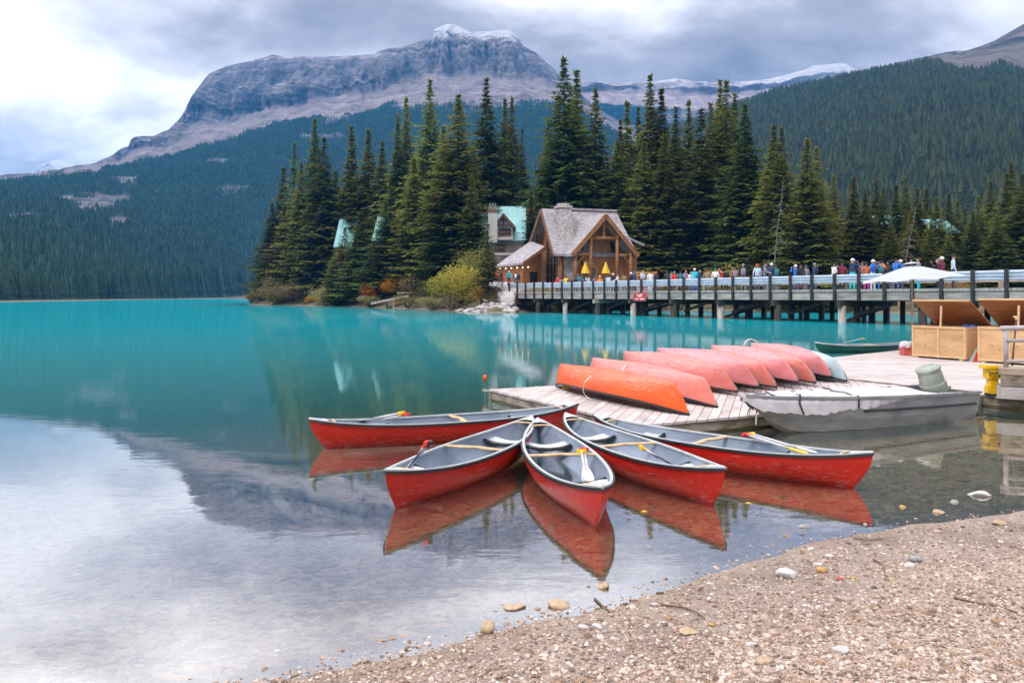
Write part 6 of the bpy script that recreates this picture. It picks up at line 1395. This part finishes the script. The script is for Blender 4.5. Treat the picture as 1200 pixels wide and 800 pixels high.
# ------------------------------------------------------------------ aluminium boat with cover
ALU = mat('weathered_aluminium', (.20, .205, .21), (.34, .345, .34), scale=2, rough=.5, metal=.45, stretch=(1, 1, 3), bump=.1, bscale=30)
TARP = mat('white_tarp', (.50, .48, .52), (.66, .64, .68), scale=2.2, rough=.85, bump=.6, bscale=9)
COWL = mat('grey_green_cowl', (.20, .23, .18), (.30, .33, .27), scale=3, rough=.4)
def alu_boat():
    a = Vector((3.50, 12.35, 0)); b = Vector((7.75, 14.5, 0)); d = b-a; L = d.length; t = empty('motor_boat', a, math.atan2(d.y, d.x))
    hb = lambda f: .56*min(1, max(0.0, 1-(1-min(1, f/.6))**2.0))+.004
    zs = lambda f: .60-.15*f**.7+.06*max(0, f-.75)
    zk = lambda f: -.08+.30*max(0, 1-f/.22)**2
    n = 31; rows = []; fs = [i/(n-1) for i in range(n)]
    prof = [(0, 0), (.45, .05), (.80, .14), (.93, .45), (1.0, 1.0)]
    def sec(f, out=0.0):
        pr = []
        v = max(0, 1-f/.4)
        for y, z in prof:
            yy = hb(f)*(y*(1-v*.5)+v*.5*z); zz = zk(f)+(zs(f)-zk(f))*z; xx = f*L+(.42*(1-z)**1.2)*max(0, 1-f/.25)-.0
            pr.append((xx, yy+out, zz))
        return pr
    for f in fs: pr = sec(f); rows.append([Vector((x, -y, z)) for x, y, z in reversed(pr)]+[Vector((x, y, z)) for x, y, z in pr[1:]])
    mb = MB(); mb.grid(rows); mb.add(rows[-1], [tuple(range(len(rows[-1])))]); mb.build('hull', ALU, t, smooth=False)
    for sg in (-1, 1):
        mb = MB(); rr = []
        for f in fs: p = sec(f)[-1]; rr.append([Vector((p[0], sg*(p[1]+dy), p[2]+dz)) for dy, dz in ((-.02, -.02), (.03, -.02), (.03, .02), (-.02, .02))])
        mb.grid(rr, closed=True); mb.build('gunwale', ALU, t)
        mb = MB(); rr = []
        for f in [.42+.56*i/12 for i in range(13)]: p = sec(f); k = .62; y = p[3][1]+(p[4][1]-p[3][1])*.35; z = p[3][2]+(p[4][2]-p[3][2])*.35; rr.append([Vector((p[3][0], sg*(y+dy), z+dz)) for dy, dz in ((0, -.022), (.03, -.012), (.03, .012), (0, .022))])
        mb.grid(rr, closed=True); mb.build('rub_strake', TRIM if sg < 0 else ALU, t)
    # cover
    r = random.Random(5); m_ = 17; rows = []; N2 = 64
    for i in range(N2):
        f = -.012+.90*i/(N2-1); ff = max(0, f); row = []
        drop = (.27 if f < .30 else .27-.21*min(1, (f-.30)/.32))*(1+.07*r.uniform(-1, 1)+.08*math.sin(i*.37+2))
        drop *= min(1, .35+max(0, f)/.10)
        if f > .62: drop = .035+.02*math.sin(i*1.7)
        w = hb(ff)+.025; zt = zs(ff)+.025
        for j in range(m_):
            s = -1+2*j/(m_-1)
            if abs(s) > .78:
                k = (abs(s)-.78)/.22; y = w*(1+.012*math.sin(i*1.9+j)*k)*(1-.10*k*(.5 if f > .2 else .9)); z = zt-drop*k; y += .016*math.sin(i*2.3)*k
            else:
                q = s/.78; y = w*q; sag = -.075*(1-q*q)*(.55+.45*math.sin(f*9+.5)); hump = .10*math.exp(-((f-.66)/.07)**2)*(1-q*q)+.03*math.exp(-((f-.2)/.05)**2)
                z = zt+sag+hump+.010*math.sin(i*.9+q*4)+.008*math.sin(i*1.7-q*7)
            row.append(Vector((f*L, math.copysign(abs(y), s) if s else 0, z)))
        rows.append(row)
    mb = MB(); mb.grid(rows); tp = mb.build('cover', TARP, t, smooth=True)
    for f0, f1 in ((.16, .20), (.40, .50)):
        pts = []
        for j in range(m_):
            s = j/(m_-1); i = int((f0+(f1-f0)*(s if f0 > .3 else 1-s))/.90*(N2-1)); pts.append(rows[i][j]+Vector((0, 0, .008))+Vector((0, -.012 if j < 3 else (.012 if j > m_-4 else 0), 0)))
        MB().tube(pts, .014, 5).build('strap', TRIM, t)
    # outboard motor under an upturned tub
    mo = Vector((L-.28, .12, .52)); ax = Vector((.34, 0, 1)).normalized()*-1; ax = Vector((-.36, .05, .93)).normalized(); side = Vector((0, 1, 0)); oth = ax.cross(side).normalized(); side = oth.cross(ax)
    mb = MB(); rr = []
    for h, r_ in ((-.12, .22), (.0, .225), (.06, .22), (.07, .205), (.20, .20), (.30, .19), (.31, .21), (.345, .21), (.355, .19), (.35, .16), (.36, .15), (.36, .10), (.352, .09), (.358, .05)):
        rr.append([mo+ax*h+side*math.cos(k*2*math.pi/28)*r_+oth*math.sin(k*2*math.pi/28)*r_ for k in range(28)])
    mb.grid(rr, closed=True); mb.add(rr[-1], [tuple(range(28))]); mb.build('motor_cowl', COWL, t, smooth=False)
    MB().box((L-.18, .12, .36), (.22, .2, .34)).build('motor_bracket', TRIM, t)
    MB().bar((L+.04, .12, .5), (L+.16, .12, -.4), .12, .14).build('motor_leg', COWL, t)
    # stern deck line
    MB().box((L-.02, 0, .3), (.05, 1.06, .22)).build('transom', ALU, t)
    tag(t, 'grey aluminium motor boat under a white tarpaulin moored beside the dock', 'boat'); return t
alu_boat()
bow = W(890, 486, .24)
rope('mooring_rope', [on(881, 474, .42), on(876, 484, .25), on(877, 492, .12), on(884, 493, .10), on(888, 484, .22)], .014, ROPE, 'looped mooring rope hanging at the bow of the covered boat', group='ropes on the dock')
rope('mooring_rope', [on(886, 474, .42), on(886.5, 484, .26), on(886, 498, .1)], .012, ROPE, 'frayed rope end hanging beside the looped mooring rope', group='ropes on the dock')

# ------------------------------------------------------------------ crates and the things on the broad dock
PLY = mat('pine_plywood', (.50, .29, .13), (.66, .42, .22), scale=1.1, stretch=(1, 1, 5), rough=.7, rnd=.06); PLY2 = mat('pine_batten', (.56, .35, .17), (.70, .48, .27), scale=2, stretch=(1, 1, 4), rough=.7)
PLYIN = mat('stained_plywood', (.28, .105, .03), (.42, .18, .06), scale=1.2, stretch=(1, 4, 1), rough=.6); KNOT = mat('knot', (.10, .05, .02), (.16, .08, .04), scale=8, rough=.8)
BLUE = mat('blue_fabric', (.01, .06, .24), (.02, .11, .36), scale=8, rough=.8)
def crate(p, rz, w, dp, h, label, sticks, lidang=48):
    t = empty('wooden_crate', p, rz)       # origin: front near corner (right foot), x runs to the other front corner
    for x0, x1 in ((0, w/2), (w/2, w)):
        pn = MB().box(((x0+x1)/2, .02, h/2+.04), (x1-x0-.02, .02, h-.02)).build('front_panel', PLY, t)
        r = random.Random(int(x0*100)+int(w*10))
        for k in range(6):
            kx, kz = r.uniform(x0+.1, x1-.1), r.uniform(.16, h-.06); MB().tube([(kx, .008, kz), (kx, .012, kz)], r.uniform(.009, .02), 7).build('knot', KNOT, pn)
    for x in (.03, w/2, w-.03): MB().box((x, 0, h/2+.04), (.06, .03, h)).build('batten', PLY2, t)
    for z in (.09, h+.01): MB().box((w/2, -.004, z), (w, .03, .07)).build('batten', PLY2, t)
    for x in (0, w): MB().box((x, dp/2+.03, h/2+.04), (.03, dp, h)).build('side_panel', PLY, t); MB().box((x, dp/2+.02, h+.0), (.05, dp, .07)).build('side_batten', PLY2, t)
    MB().box((w/2, dp, h/2+.04), (w, .03, h)).build('back_panel', PLYIN, t)
    MB().box((w/2, dp/2, .12), (w-.05, dp-.05, .03)).build('floor_panel', PLYIN, t)
    for x in (.15, w-.15): MB().box((x, dp/2, .02), (.1, dp, .07)).build('skid', PLY2, t)
    a = R(lidang); ld = Vector((0, -math.cos(a), math.sin(a))); hz_ = Vector((w/2, dp+.02, h+.06)); c = hz_+ld*(dp*.56); 
    lid = MB().box(c, (w+.1, dp*1.12, .03), Matrix.Rotation(-a, 3, 'X')).build('lid', PLYIN, t)
    MB().bar(hz_+ld*dp*1.12+Vector((-w/2-.05, 0, 0)), hz_+ld*dp*1.12+Vector((w/2+.05, 0, 0)), .05, .05).build('lid_edge', PLY2, lid)
    for fx in sticks: MB().bar(Vector((w*fx, .06, h)), Vector((w*fx, .10, h+.86*dp*1.12*math.sin(a))), .045, .045).build('prop_stick', PLY2, t)
    tag(t, label, 'crate', 'wooden crates with raised lids'); return t
rz = math.atan2(-e1.y, -e1.x)      # x axis runs from the near foot to the far foot
K1 = W(1133, 423.5, DZ)
def crate_at(u, v, uw, vw, h, dp, label, sticks):
    a = W(u, v, DZ); b = W(uw, vw, DZ); d = b-a; 
    # x from left foot to right foot so that the inside lies behind
    t = crate(b, math.atan2(-d.y, -d.x), d.length, dp, h, label, sticks); return t, a, b
def crate2(u0, v0, u1, v1, hpx, dp, label, sticks, ang=52):
    "left foot u0,v0 and right foot u1,v1 of the front face"
    a, b = W(u0, v0, DZ), W(u1, v1, DZ); d = b-a; h = hpx*b.y/FPX; return crate(a, math.atan2(d.y, d.x), d.length, dp, h, label, sticks, ang), a, b, h
t1, ca, cb, ch_ = crate2(1069, 418.5, 1132, 423, 38, 1.2, 'wooden plywood crate with raised lid beside the red bucket', (.52,), 34)
t2, cc, cd, ch2 = crate2(1146, 424.5, 1222, 429.5, 43, 1.2, 'second plywood crate with raised lid, cut by the picture edge', (.62,), 34)
def heap():
    d = (cb-ca).normalized(); n = Vector((-d.y, d.x, 0)); p = ca+d*(cb-ca).length*.86+n*.75+Vector((0, 0, ch_-.02)); mb = MB()
    for k in range(9):
        r = random.Random(k); c = Vector((r.uniform(-.22, .22), r.uniform(-.14, .14), r.uniform(0, .07))); bm = rock_mesh(k+40, 1, .6); vs_ = [tuple(Vector(v.co)*.28+c) for v in bm.vertices]; mb.add(vs_, [tuple(q.vertices) for q in bm.polygons])
    o = mb.build('life_vests', BLUE, None, smooth=True); o.location = p; tag(o, 'crumpled blue fabric lying on top of the first crate', 'fabric')
    MB().box((0, 0, 0), ((cb-ca).length*.9, 1.1, .05)).build('crate_tray', PLYIN); q = bpy.data.objects['crate_tray']; q.location = ca+d*(cb-ca).length*.5+n*.72+Vector((0, 0, ch_-.12)); q.rotation_euler = (0, 0, math.atan2(d.y, d.x)); q.parent = None; tag(q, 'brown board laid inside the first crate under the blue fabric', 'board')
heap()
def bucket():
    p = W(1062, 416.3, DZ); t = empty('bucket', p); k = p.y/FPX; mb = MB(); rows = []
    PB = mat('red_bucket', (.52, .10, .08), (.60, .14, .11), scale=4, rough=.5)
    for z, w in ((0, .13), (.26, .155)): rows.append([Vector((sx*w, sy*w, z)) for sx, sy in ((-1, -1), (1, -1), (1, 1), (-1, 1))])
    mb.grid(rows, closed=True); mb.add(rows[0], [(0, 1, 2, 3)]); mb.build('body', PB, t)
    mb = MB(); rows = []
    for z, w in ((.24, .175), (.30, .18), (.36, .165), (.40, .12)): rows.append([Vector((math.cos(a)*w*(1+.12*math.cos(a*4)), math.sin(a)*w*(1+.12*math.cos(a*4)), z+.02*math.cos(a*5))) for a in [2*math.pi*i/20 for i in range(20)]])
    mb.grid(rows, closed=True); mb.add(rows[-1], [tuple(range(20))]); mb.build('liner', TARP, t, smooth=True); tag(t, 'red bucket with white liner beside the first crate', 'bucket'); t.scale = (1.1,)*3
bucket()
CANV = mat('white_canvas', (.38, .41, .43), (.46, .49, .51), scale=2, rough=.9)
def patio_umbrella():
    Y = 28.0; b = Vector((469.5*Y/FPX, Y, DZ)); t = empty('patio_umbrella', b); k = Y/FPX
    ap = P(1068, 310, Y)-b; n = 8; tilt = Matrix.Rotation(R(-4.5), 3, 'Y'); Rr = 57*k; drop = 18*k
    mb = MB(); rows = []; ringn = 64
    for i in range(9):
        f = i/8; row = []
        for j in range(ringn):
            a = 2*math.pi*j/ringn+.3; sct = (a*n/(2*math.pi)) % 1; poly = math.cos(math.pi/n)/math.cos((sct-.5)*2*math.pi/n); r = Rr*f*poly*1.02
            p = Vector((math.cos(a)*r, math.sin(a)*r, -drop*(f**1.08)+.05*f*f*(1-abs(sct-.5)*2)*1.0)); row.append(ap+tilt @ p)
        rows.append(row)
    mb.grid(rows[1:], closed=True); mb.add([ap]+rows[1], [(0, 1+j, 1+(j+1) % ringn) for j in range(ringn)]); mb.build('canopy', CANV, t, smooth=False)
    mb = MB(); rows2 = []
    for f in (.04, .17): rows2.append([ap+tilt @ Vector((math.cos(2*math.pi*j/16)*Rr*f, math.sin(2*math.pi*j/16)*Rr*f, .10-drop*f*.75)) for j in range(16)])
    mb.grid(rows2, closed=True); mb.add(rows2[0], [tuple(range(16))]); mb.build('vent_cap', CANV, t)
    for j in range(n):
        a = 2*math.pi*j/n+.3; MB().bar(ap+tilt @ Vector((0, 0, -.06)), ap+tilt @ Vector((math.cos(a)*Rr*.98, math.sin(a)*Rr*.98, -drop-.03)), .025, .025).build('rib', RAILW, t)
    MB().tube([(0, 0, 0), ap], .035, 8).build('pole', RAILW, t); MB().tube([ap, ap+Vector((0, 0, .16))], .03, 8).build('finial', RAILW, t)
    MB().box((0, 0, .04), (.5, .5, .08)).build('base', TRIM, t)
    tag(t, 'open white patio umbrella standing behind the wooden crates', 'umbrella')
patio_umbrella()
# boards between the crates
for (u0, v0, u1, v1, m, lab) in ((1136, 424, 1144.5, 408, FAD['blue'], 'pale blue board leaning between the two crates'), (1140.5, 424.2, 1145, 412, PR, 'red board leaning between the two crates')):
    a = W(u0, v0, DZ); b = P(u1, v1, a.y+.25); b2 = a+Vector((.16, .05, 0))
    MB().prism([a, b2, b+Vector((.06, .02, 0)), b], (0, 0, 0), (0, .02, 0)).build('leaning_board', m); tag(bpy.data.objects['leaning_board' if m is FAD['blue'] else 'leaning_board.001'], lab, 'board')
# timber step, log rail and yellow post box at the picture's right edge
GREYLOG = mat('grey_log', (.30, .28, .27), (.50, .47, .46), scale=3, stretch=(1, 1, 1), rough=.85, bump=.5)
def timber_step():
    a = P(1168, 470, 15.1); t = empty('timber_step', (a.x, a.y, 0), R(-31))
    for i, (z, h, x0, m) in enumerate(((.33, .22, 0, GREYLOG), (.555, .20, .06, DECKS), (.72, .11, .03, RAILW))):
        MB().box((x0+1.1, .35, z), (2.2, .72, h)).build('timber', m, t)
    tag(t, 'stacked grey timber step at the corner of the broad dock', 'step')
    b = P(1179, 440, 15.3); r = empty('log_railing', (b.x, b.y, .77), R(-24))
    MB().tube([(0, 0, 0), (0, 0, .72)], .042, 9).build('post', GREYLOG, r, smooth=True)
    MB().tube([(1.9, .1, 0), (1.9, .1, .8)], .042, 9).build('post', GREYLOG, r, smooth=True)
    for z, rr, dx in ((.73, .045, -.09), (.50, .034, 0), (.12, .03, 0)): MB().tube([(dx, -.02, z), (2.1, .12, z+.09)], rr, 9).build('rail', GREYLOG, r, smooth=True)
    tag(r, 'grey log handrail standing on the timber step', 'railing')
    YM = mat('yellow_enamel', (.72, .42, .005), (.82, .52, .01), scale=4, rough=.35)
    c = W(1163, 463, DZ); y = empty('mooring_box', c)
    bm_ = MB(); bm_.box((0, 0, .38), (.20, .16, .20)); bm_.build('housing', YM, y); MB().box((.0, .0, .16), (.12, .12, .26)).build('stem', YM, y); MB().box((-.03, 0, .47), (.25, .19, .05)).build('lid', YM, y); MB().box((-.06, .0, .10), (.07, .1, .12)).build('flange', YM, y)
    MB().tube([(-.13, -.1, .40), (-.05, -.12, .37), (.04, -.12, .39), (.13, -.1, .36)], .012, 6).build('handle', TRIM, y, smooth=True); MB().box((.0, 0, .015), (.16, .16, .03)).build('foot', TRIM, y)
    y.scale = (1.25, 1.25, 1.15); tag(y, 'yellow metal housing with dark handle bolted at the dock corner', 'post')
timber_step()
paddle(P(1191, 373, 15.9), Vector((P(1184, 440, 15.5).x, 15.5, DZ+.18)), ASH, TRIM, 'black paddle leaning upright against the log handrail', None, TRIM)
# orange float and its line
def marker():
    p = W(570.5, 462); t = empty('marker_buoy', (p.x-.05, p.y+.25, 0)); MB().tube([(0, 0, -.5), (0, 0, .30)], .012, 6).build('rod', GREYWOOD, t)
    mb = MB(); mb.grid([[Vector((math.cos(a)*r, math.sin(a)*r, z)) for a in [k*.785 for k in range(8)]] for z, r in ((.26, .01), (.28, .04), (.36, .045), (.39, .03), (.40, .005))], closed=True); mb.build('float', FAD['orange'], t, smooth=True)
    tag(t, 'small orange marker on a rod at the dock corner', 'marker')
marker()

# ------------------------------------------------------------------ sunken logs, stones, gravel
SUNK = mat('sunken_log', (.55, .46, .36), (.70, .61, .50), scale=3, stretch=(1, 1, 1), rough=.9, bump=.4)
def sunk(u0, v0, u1, v1, r, label):
    a, b = W(u0, v0, -.08), W(u1, v1, -.08); a.z = hz(a.x, a.y)+r*.7; b.z = hz(b.x, b.y)+r*.7; n = 9; pts = []
    rr = random.Random(int(u0*3+v0))
    for i in range(n): f = i/(n-1); p = a.lerp(b, f); p.z = max(p.z, hz(p.x, p.y)+r*.5); pts.append(p+Vector((rr.uniform(-.03, .03), rr.uniform(-.03, .03), 0)))
    o = MB().tube(pts, [r*(1-.45*i/(n-1)) for i in range(n)], 9).build('sunken_log', SUNK, None, smooth=True); tag(o, label, 'log', 'sunken logs in the shallows')
for a in ((293, 551, 430, 601, .085, 'long sunken log running toward the lower left canoe'), (270, 548, 400, 590, .05, 'thin sunken pole just above the long sunken log'), (312, 566, 346, 608, .09, 'short thick sunken log standing steep to the shore'),
          (262, 500, 362, 518, .11, 'pale sunken trunk deep beyond the level canoe'), (250, 560, 300, 558, .05, 'sunken stick lying level at the edge of the sky reflection'), (270, 575, 290, 562, .05, 'short sunken stick crossing the level one'),
          (352, 552, 368, 575, .05, 'curved sunken branch between log and canoes'), (375, 548, 440, 575, .07, 'sunken pole below the level red canoe'), (410, 545, 428, 578, .06, 'steep sunken branch beside the lower left canoe'),
          (262, 556, 345, 578, .035, 'slender sunken sapling beneath the long log'), (365, 590, 378, 600, .04, 'stubby sunken branch end near the long log'), (455, 588, 520, 597, .055, 'sunken stick under the lower left canoe'), (405, 517, 500, 522, .08, 'sunken trunk beneath the level red canoe')): sunk(*a)
STN = [mat('stone_white', (.46, .43, .41), (.60, .57, .55), scale=5, rough=.85, bump=.4), mat('stone_tan', (.38, .27, .17), (.52, .39, .26), scale=5, rough=.8, bump=.4), mat('stone_grey', (.24, .23, .23), (.38, .36, .35), scale=5, rough=.8, bump=.4), mat('stone_ochre', (.42, .24, .08), (.55, .34, .13), scale=5, rough=.8, bump=.4), mat('stone_dark', (.10, .09, .085), (.18, .16, .15), scale=5, rough=.7, bump=.4)]
random.seed(5)
for (u, v, w, h, m, lab) in ((922, 672, 26, 14, 0, 'largest white stone on the beach, blocky'), (963, 668, 14, 9, 3, 'ochre stone just past the largest white stone'), (958, 662, 13, 8, 0, 'pale stone touching the ochre one'), (973, 652, 12, 6, 0, 'flat white stone uphill of the ochre one'),
        (571, 733, 19, 20, 1, 'rounded tan stone standing alone at the water edge'), (708, 684, 17, 12, 1, 'tan stone with pale stripe in the shallows'), (657, 706, 28, 12, 1, 'wide flat tan stone half under water'), (603, 709, 26, 9, 1, 'flat brown stone in the shallows above the rounded one'),
        (684, 734, 14, 7, 0, 'white oval pebble, first of two side by side'), (700, 734, 15, 7, 0, 'white oval pebble, second of two side by side'), (942, 615, 15, 7, 2, 'grey stone awash offshore of the canoe reflection'), (920, 626, 6, 5, 3, 'small ochre pebble awash'), (940, 625, 7, 4, 4, 'small dark pebble awash'),
        (1058, 592, 10, 8, 3, 'brown stone awash near the rightmost canoe'), (1117, 586, 13, 8, 2, 'grey stone awash toward the timber step'), (1146, 576, 26, 12, 0, 'broad pale stone awash near the right edge'), (1073, 657, 18, 10, 2, 'grey green stone on the beach near the right'), (1066, 665, 14, 7, 0, 'pale stone before the grey green one'),
        (1024, 690, 7, 6, 4, 'single bluish dark pebble'), (1001, 679, 7, 5, 3, 'small ochre pebble on dry gravel'), (1045, 682, 10, 7, 1, 'tan pebble among gravel'), (834, 733, 9, 6, 3, 'rusty pebble below the long twig'), (808, 741, 24, 8, 1, 'flat tan slab stone on the gravel'), (780, 732, 8, 4, 4, 'dark pebble left of the flat slab'),
        (766, 708, 9, 6, 0, 'white pebble at the start of the long twig'), (880, 760, 14, 8, 0, 'white stone low on the gravel'), (986, 772, 20, 10, 0, 'white stone near the bottom edge'), (895, 781, 20, 8, 1, 'flat tan stone near the bottom edge'), (745, 780, 10, 6, 4, 'dark brown pebble near the bottom edge'), (112, 760, 11, 6, 3, 'brown stone awash at the lower left'), (1170, 612, 18, 8, 1, 'tan stone at the gravel edge far right'), (1100, 598, 14, 7, 1, 'brown stone in the drift line')):
    p = W(u, v+h*.3); Y = p.y; k = Y/FPX; z = hz(p.x, p.y); me_ = rock_mesh(int(u+v), 2, .75, .25)
    o = put_rock('stone', (p.x, p.y, max(z, -.03)+h*k*.22), (w*k*1.12, w*k*.85, max(h*k*1.3, w*k*.4)), STN[m], lab, 'stones on the beach', 'stone', rz=random.uniform(-.4, .4), mesh=me_)
    o.rotation_euler = (random.uniform(-.1, .1), random.uniform(-.1, .1), random.uniform(-.5, .5)); me_.shade_smooth() if u % 2 else None
TWIG = mat('twig', (.10, .06, .035), (.20, .13, .08), scale=10, rough=.9)
def twig(pts, r, label):
    ps = []
    for u, v in pts: p = W(u, v); z = hz(p.x, p.y); p = W(u, v, z+.012); ps.append(p)
    o = MB().tube(ps, [r*(1-.6*i/len(ps)) for i in range(len(ps))], 6).build('twig', TWIG, None, smooth=True); tag(o, label, 'twig', 'twigs on the beach')
twig([(697, 701), (706, 709), (718, 719)], .008, 'short dark twig poking from the water edge'); twig([(774, 708), (800, 711), (815, 716), (826, 724)], .007, 'long curved twig on the gravel past the white pebble')
twig([(1118, 700), (1140, 705), (1170, 710), (1198, 719)], .008, 'long thin stick on the gravel at the right'); twig([(1024, 655), (1034, 661), (1037, 675)], .006, 'pale bent twig near the grey green stone'); twig([(930, 778), (940, 785), (951, 790)], .006, 'small dark twig near the bottom edge'); twig([(1000, 630), (1020, 632), (1035, 631)], .006, 'dark drift twig along the wet edge')
# fallen leaves floating
for u, v, m, lab in ((877, 590, PY, 'yellow leaf floating beside the rightmost canoe reflection'), (755, 600, PY, 'yellow leaf floating beside the paddle reflection'), (984, 681, PR, 'red leaf lying on the gravel')):
    p = W(u, v); z = max(0.004, hz(p.x, p.y)+.01); s = .035; MB().prism([Vector((p.x-s, p.y, z)), Vector((p.x, p.y-s*.7, z+.006)), Vector((p.x+s, p.y, z)), Vector((p.x, p.y+s*.7, z+.008))], (0, 0, 0), (0, 0, .002)).build('leaf', m)
    tag([o for o in COL.objects if o.name.startswith('leaf')][-1], lab, 'leaf', 'fallen leaves')

def gravel_material(name, cols):
    m = bpy.data.materials.new(name); m.use_nodes = True; t = m.node_tree; b = t.nodes['Principled BSDF']; b.inputs['Roughness'].default_value = .8
    oi = N(t, 'ShaderNodeObjectInfo'); r = N(t, 'ShaderNodeValToRGB'); t.links.new(oi.outputs['Random'], r.inputs[0]); e = r.color_ramp.elements
    r.color_ramp.interpolation = 'CONSTANT'
    for i, c in enumerate(cols):
        el = e[i] if i < 2 else e.new(i/len(cols)); el.position = i/len(cols); el.color = (*c, 1)
    t.links.new(r.outputs[0], b.inputs['Base Color']); return m
GRV = gravel_material('gravel', [(.44, .34, .27), (.31, .225, .17), (.53, .44, .37), (.22, .15, .105), (.38, .28, .22), (.56, .49, .43), (.29, .19, .115), (.46, .365, .30), (.15, .105, .08), (.40, .29, .22)])
BEDG = gravel_material('bed_gravel', [(.50, .33, .17), (.60, .41, .23), (.40, .255, .125), (.56, .39, .21), (.66, .48, .29), (.36, .23, .115)])
def gravel():
    # beach gravel: dense near the camera, sized by a skewed law
    n = 170000; vv = 550+330*rng.random(n)**.9; uu = -150+1850*rng.random(n); Y = FPX*(CH-.03)/(vv-VH); X = (uu-UC)*Y/FPX
    z, dep = land_height(X, Y); keep = (z > -.02) & (rng.random(n) < np.clip((z+.02)/.05, .12, 1)); X, Y, z = X[keep], Y[keep], z[keep]; m = len(X)
    s = np.clip(.0088*np.exp(rng.normal(0, .52, m)), .004, .036); S = np.stack([s*(.9+.8*rng.random(m)), s*(.8+.5*rng.random(m)), s*(.45+.4*rng.random(m))], 1)*1.25
    T = np.stack([rng.normal(0, .25, m), rng.normal(0, .25, m), rng.random(m)*6.28], 1)
    scatter('gravel', np.stack([X, Y, z+S[:, 2]*.12], 1), S, T, 'stone', GRV, 'fine pinkish gravel covering the beach', 'gravel')
    # flat stones on the bed
    n = 26000; vv = 505+310*rng.random(n); uu = -60+1330*rng.random(n); Y = FPX*(CH+.1)/(vv-VH); X = (uu-UC)*Y/FPX
    z, dep = land_height(X, Y); keep = (dep > .01) & (dep < 1.4); X, Y, z = X[keep], Y[keep], z[keep]; m = len(X)
    s = np.clip(.045*np.exp(rng.normal(0, .5, m)), .015, .14); S = np.stack([s*(1+.8*rng.random(m)), s*(.8+.4*rng.random(m)), s*(.22+.2*rng.random(m))], 1)
    S[:, 2] = np.minimum(S[:, 2], np.maximum(.008, -z*.7))
    T = np.stack([rng.normal(0, .08, m), rng.normal(0, .08, m), rng.normal(0, .5, m)], 1)
    scatter('bed_stones', np.stack([X, Y, z+S[:, 2]*.1], 1), S, T, 'stone', BEDG, 'flat brown stones covering the bed of the shallows', 'stones')
gravel()
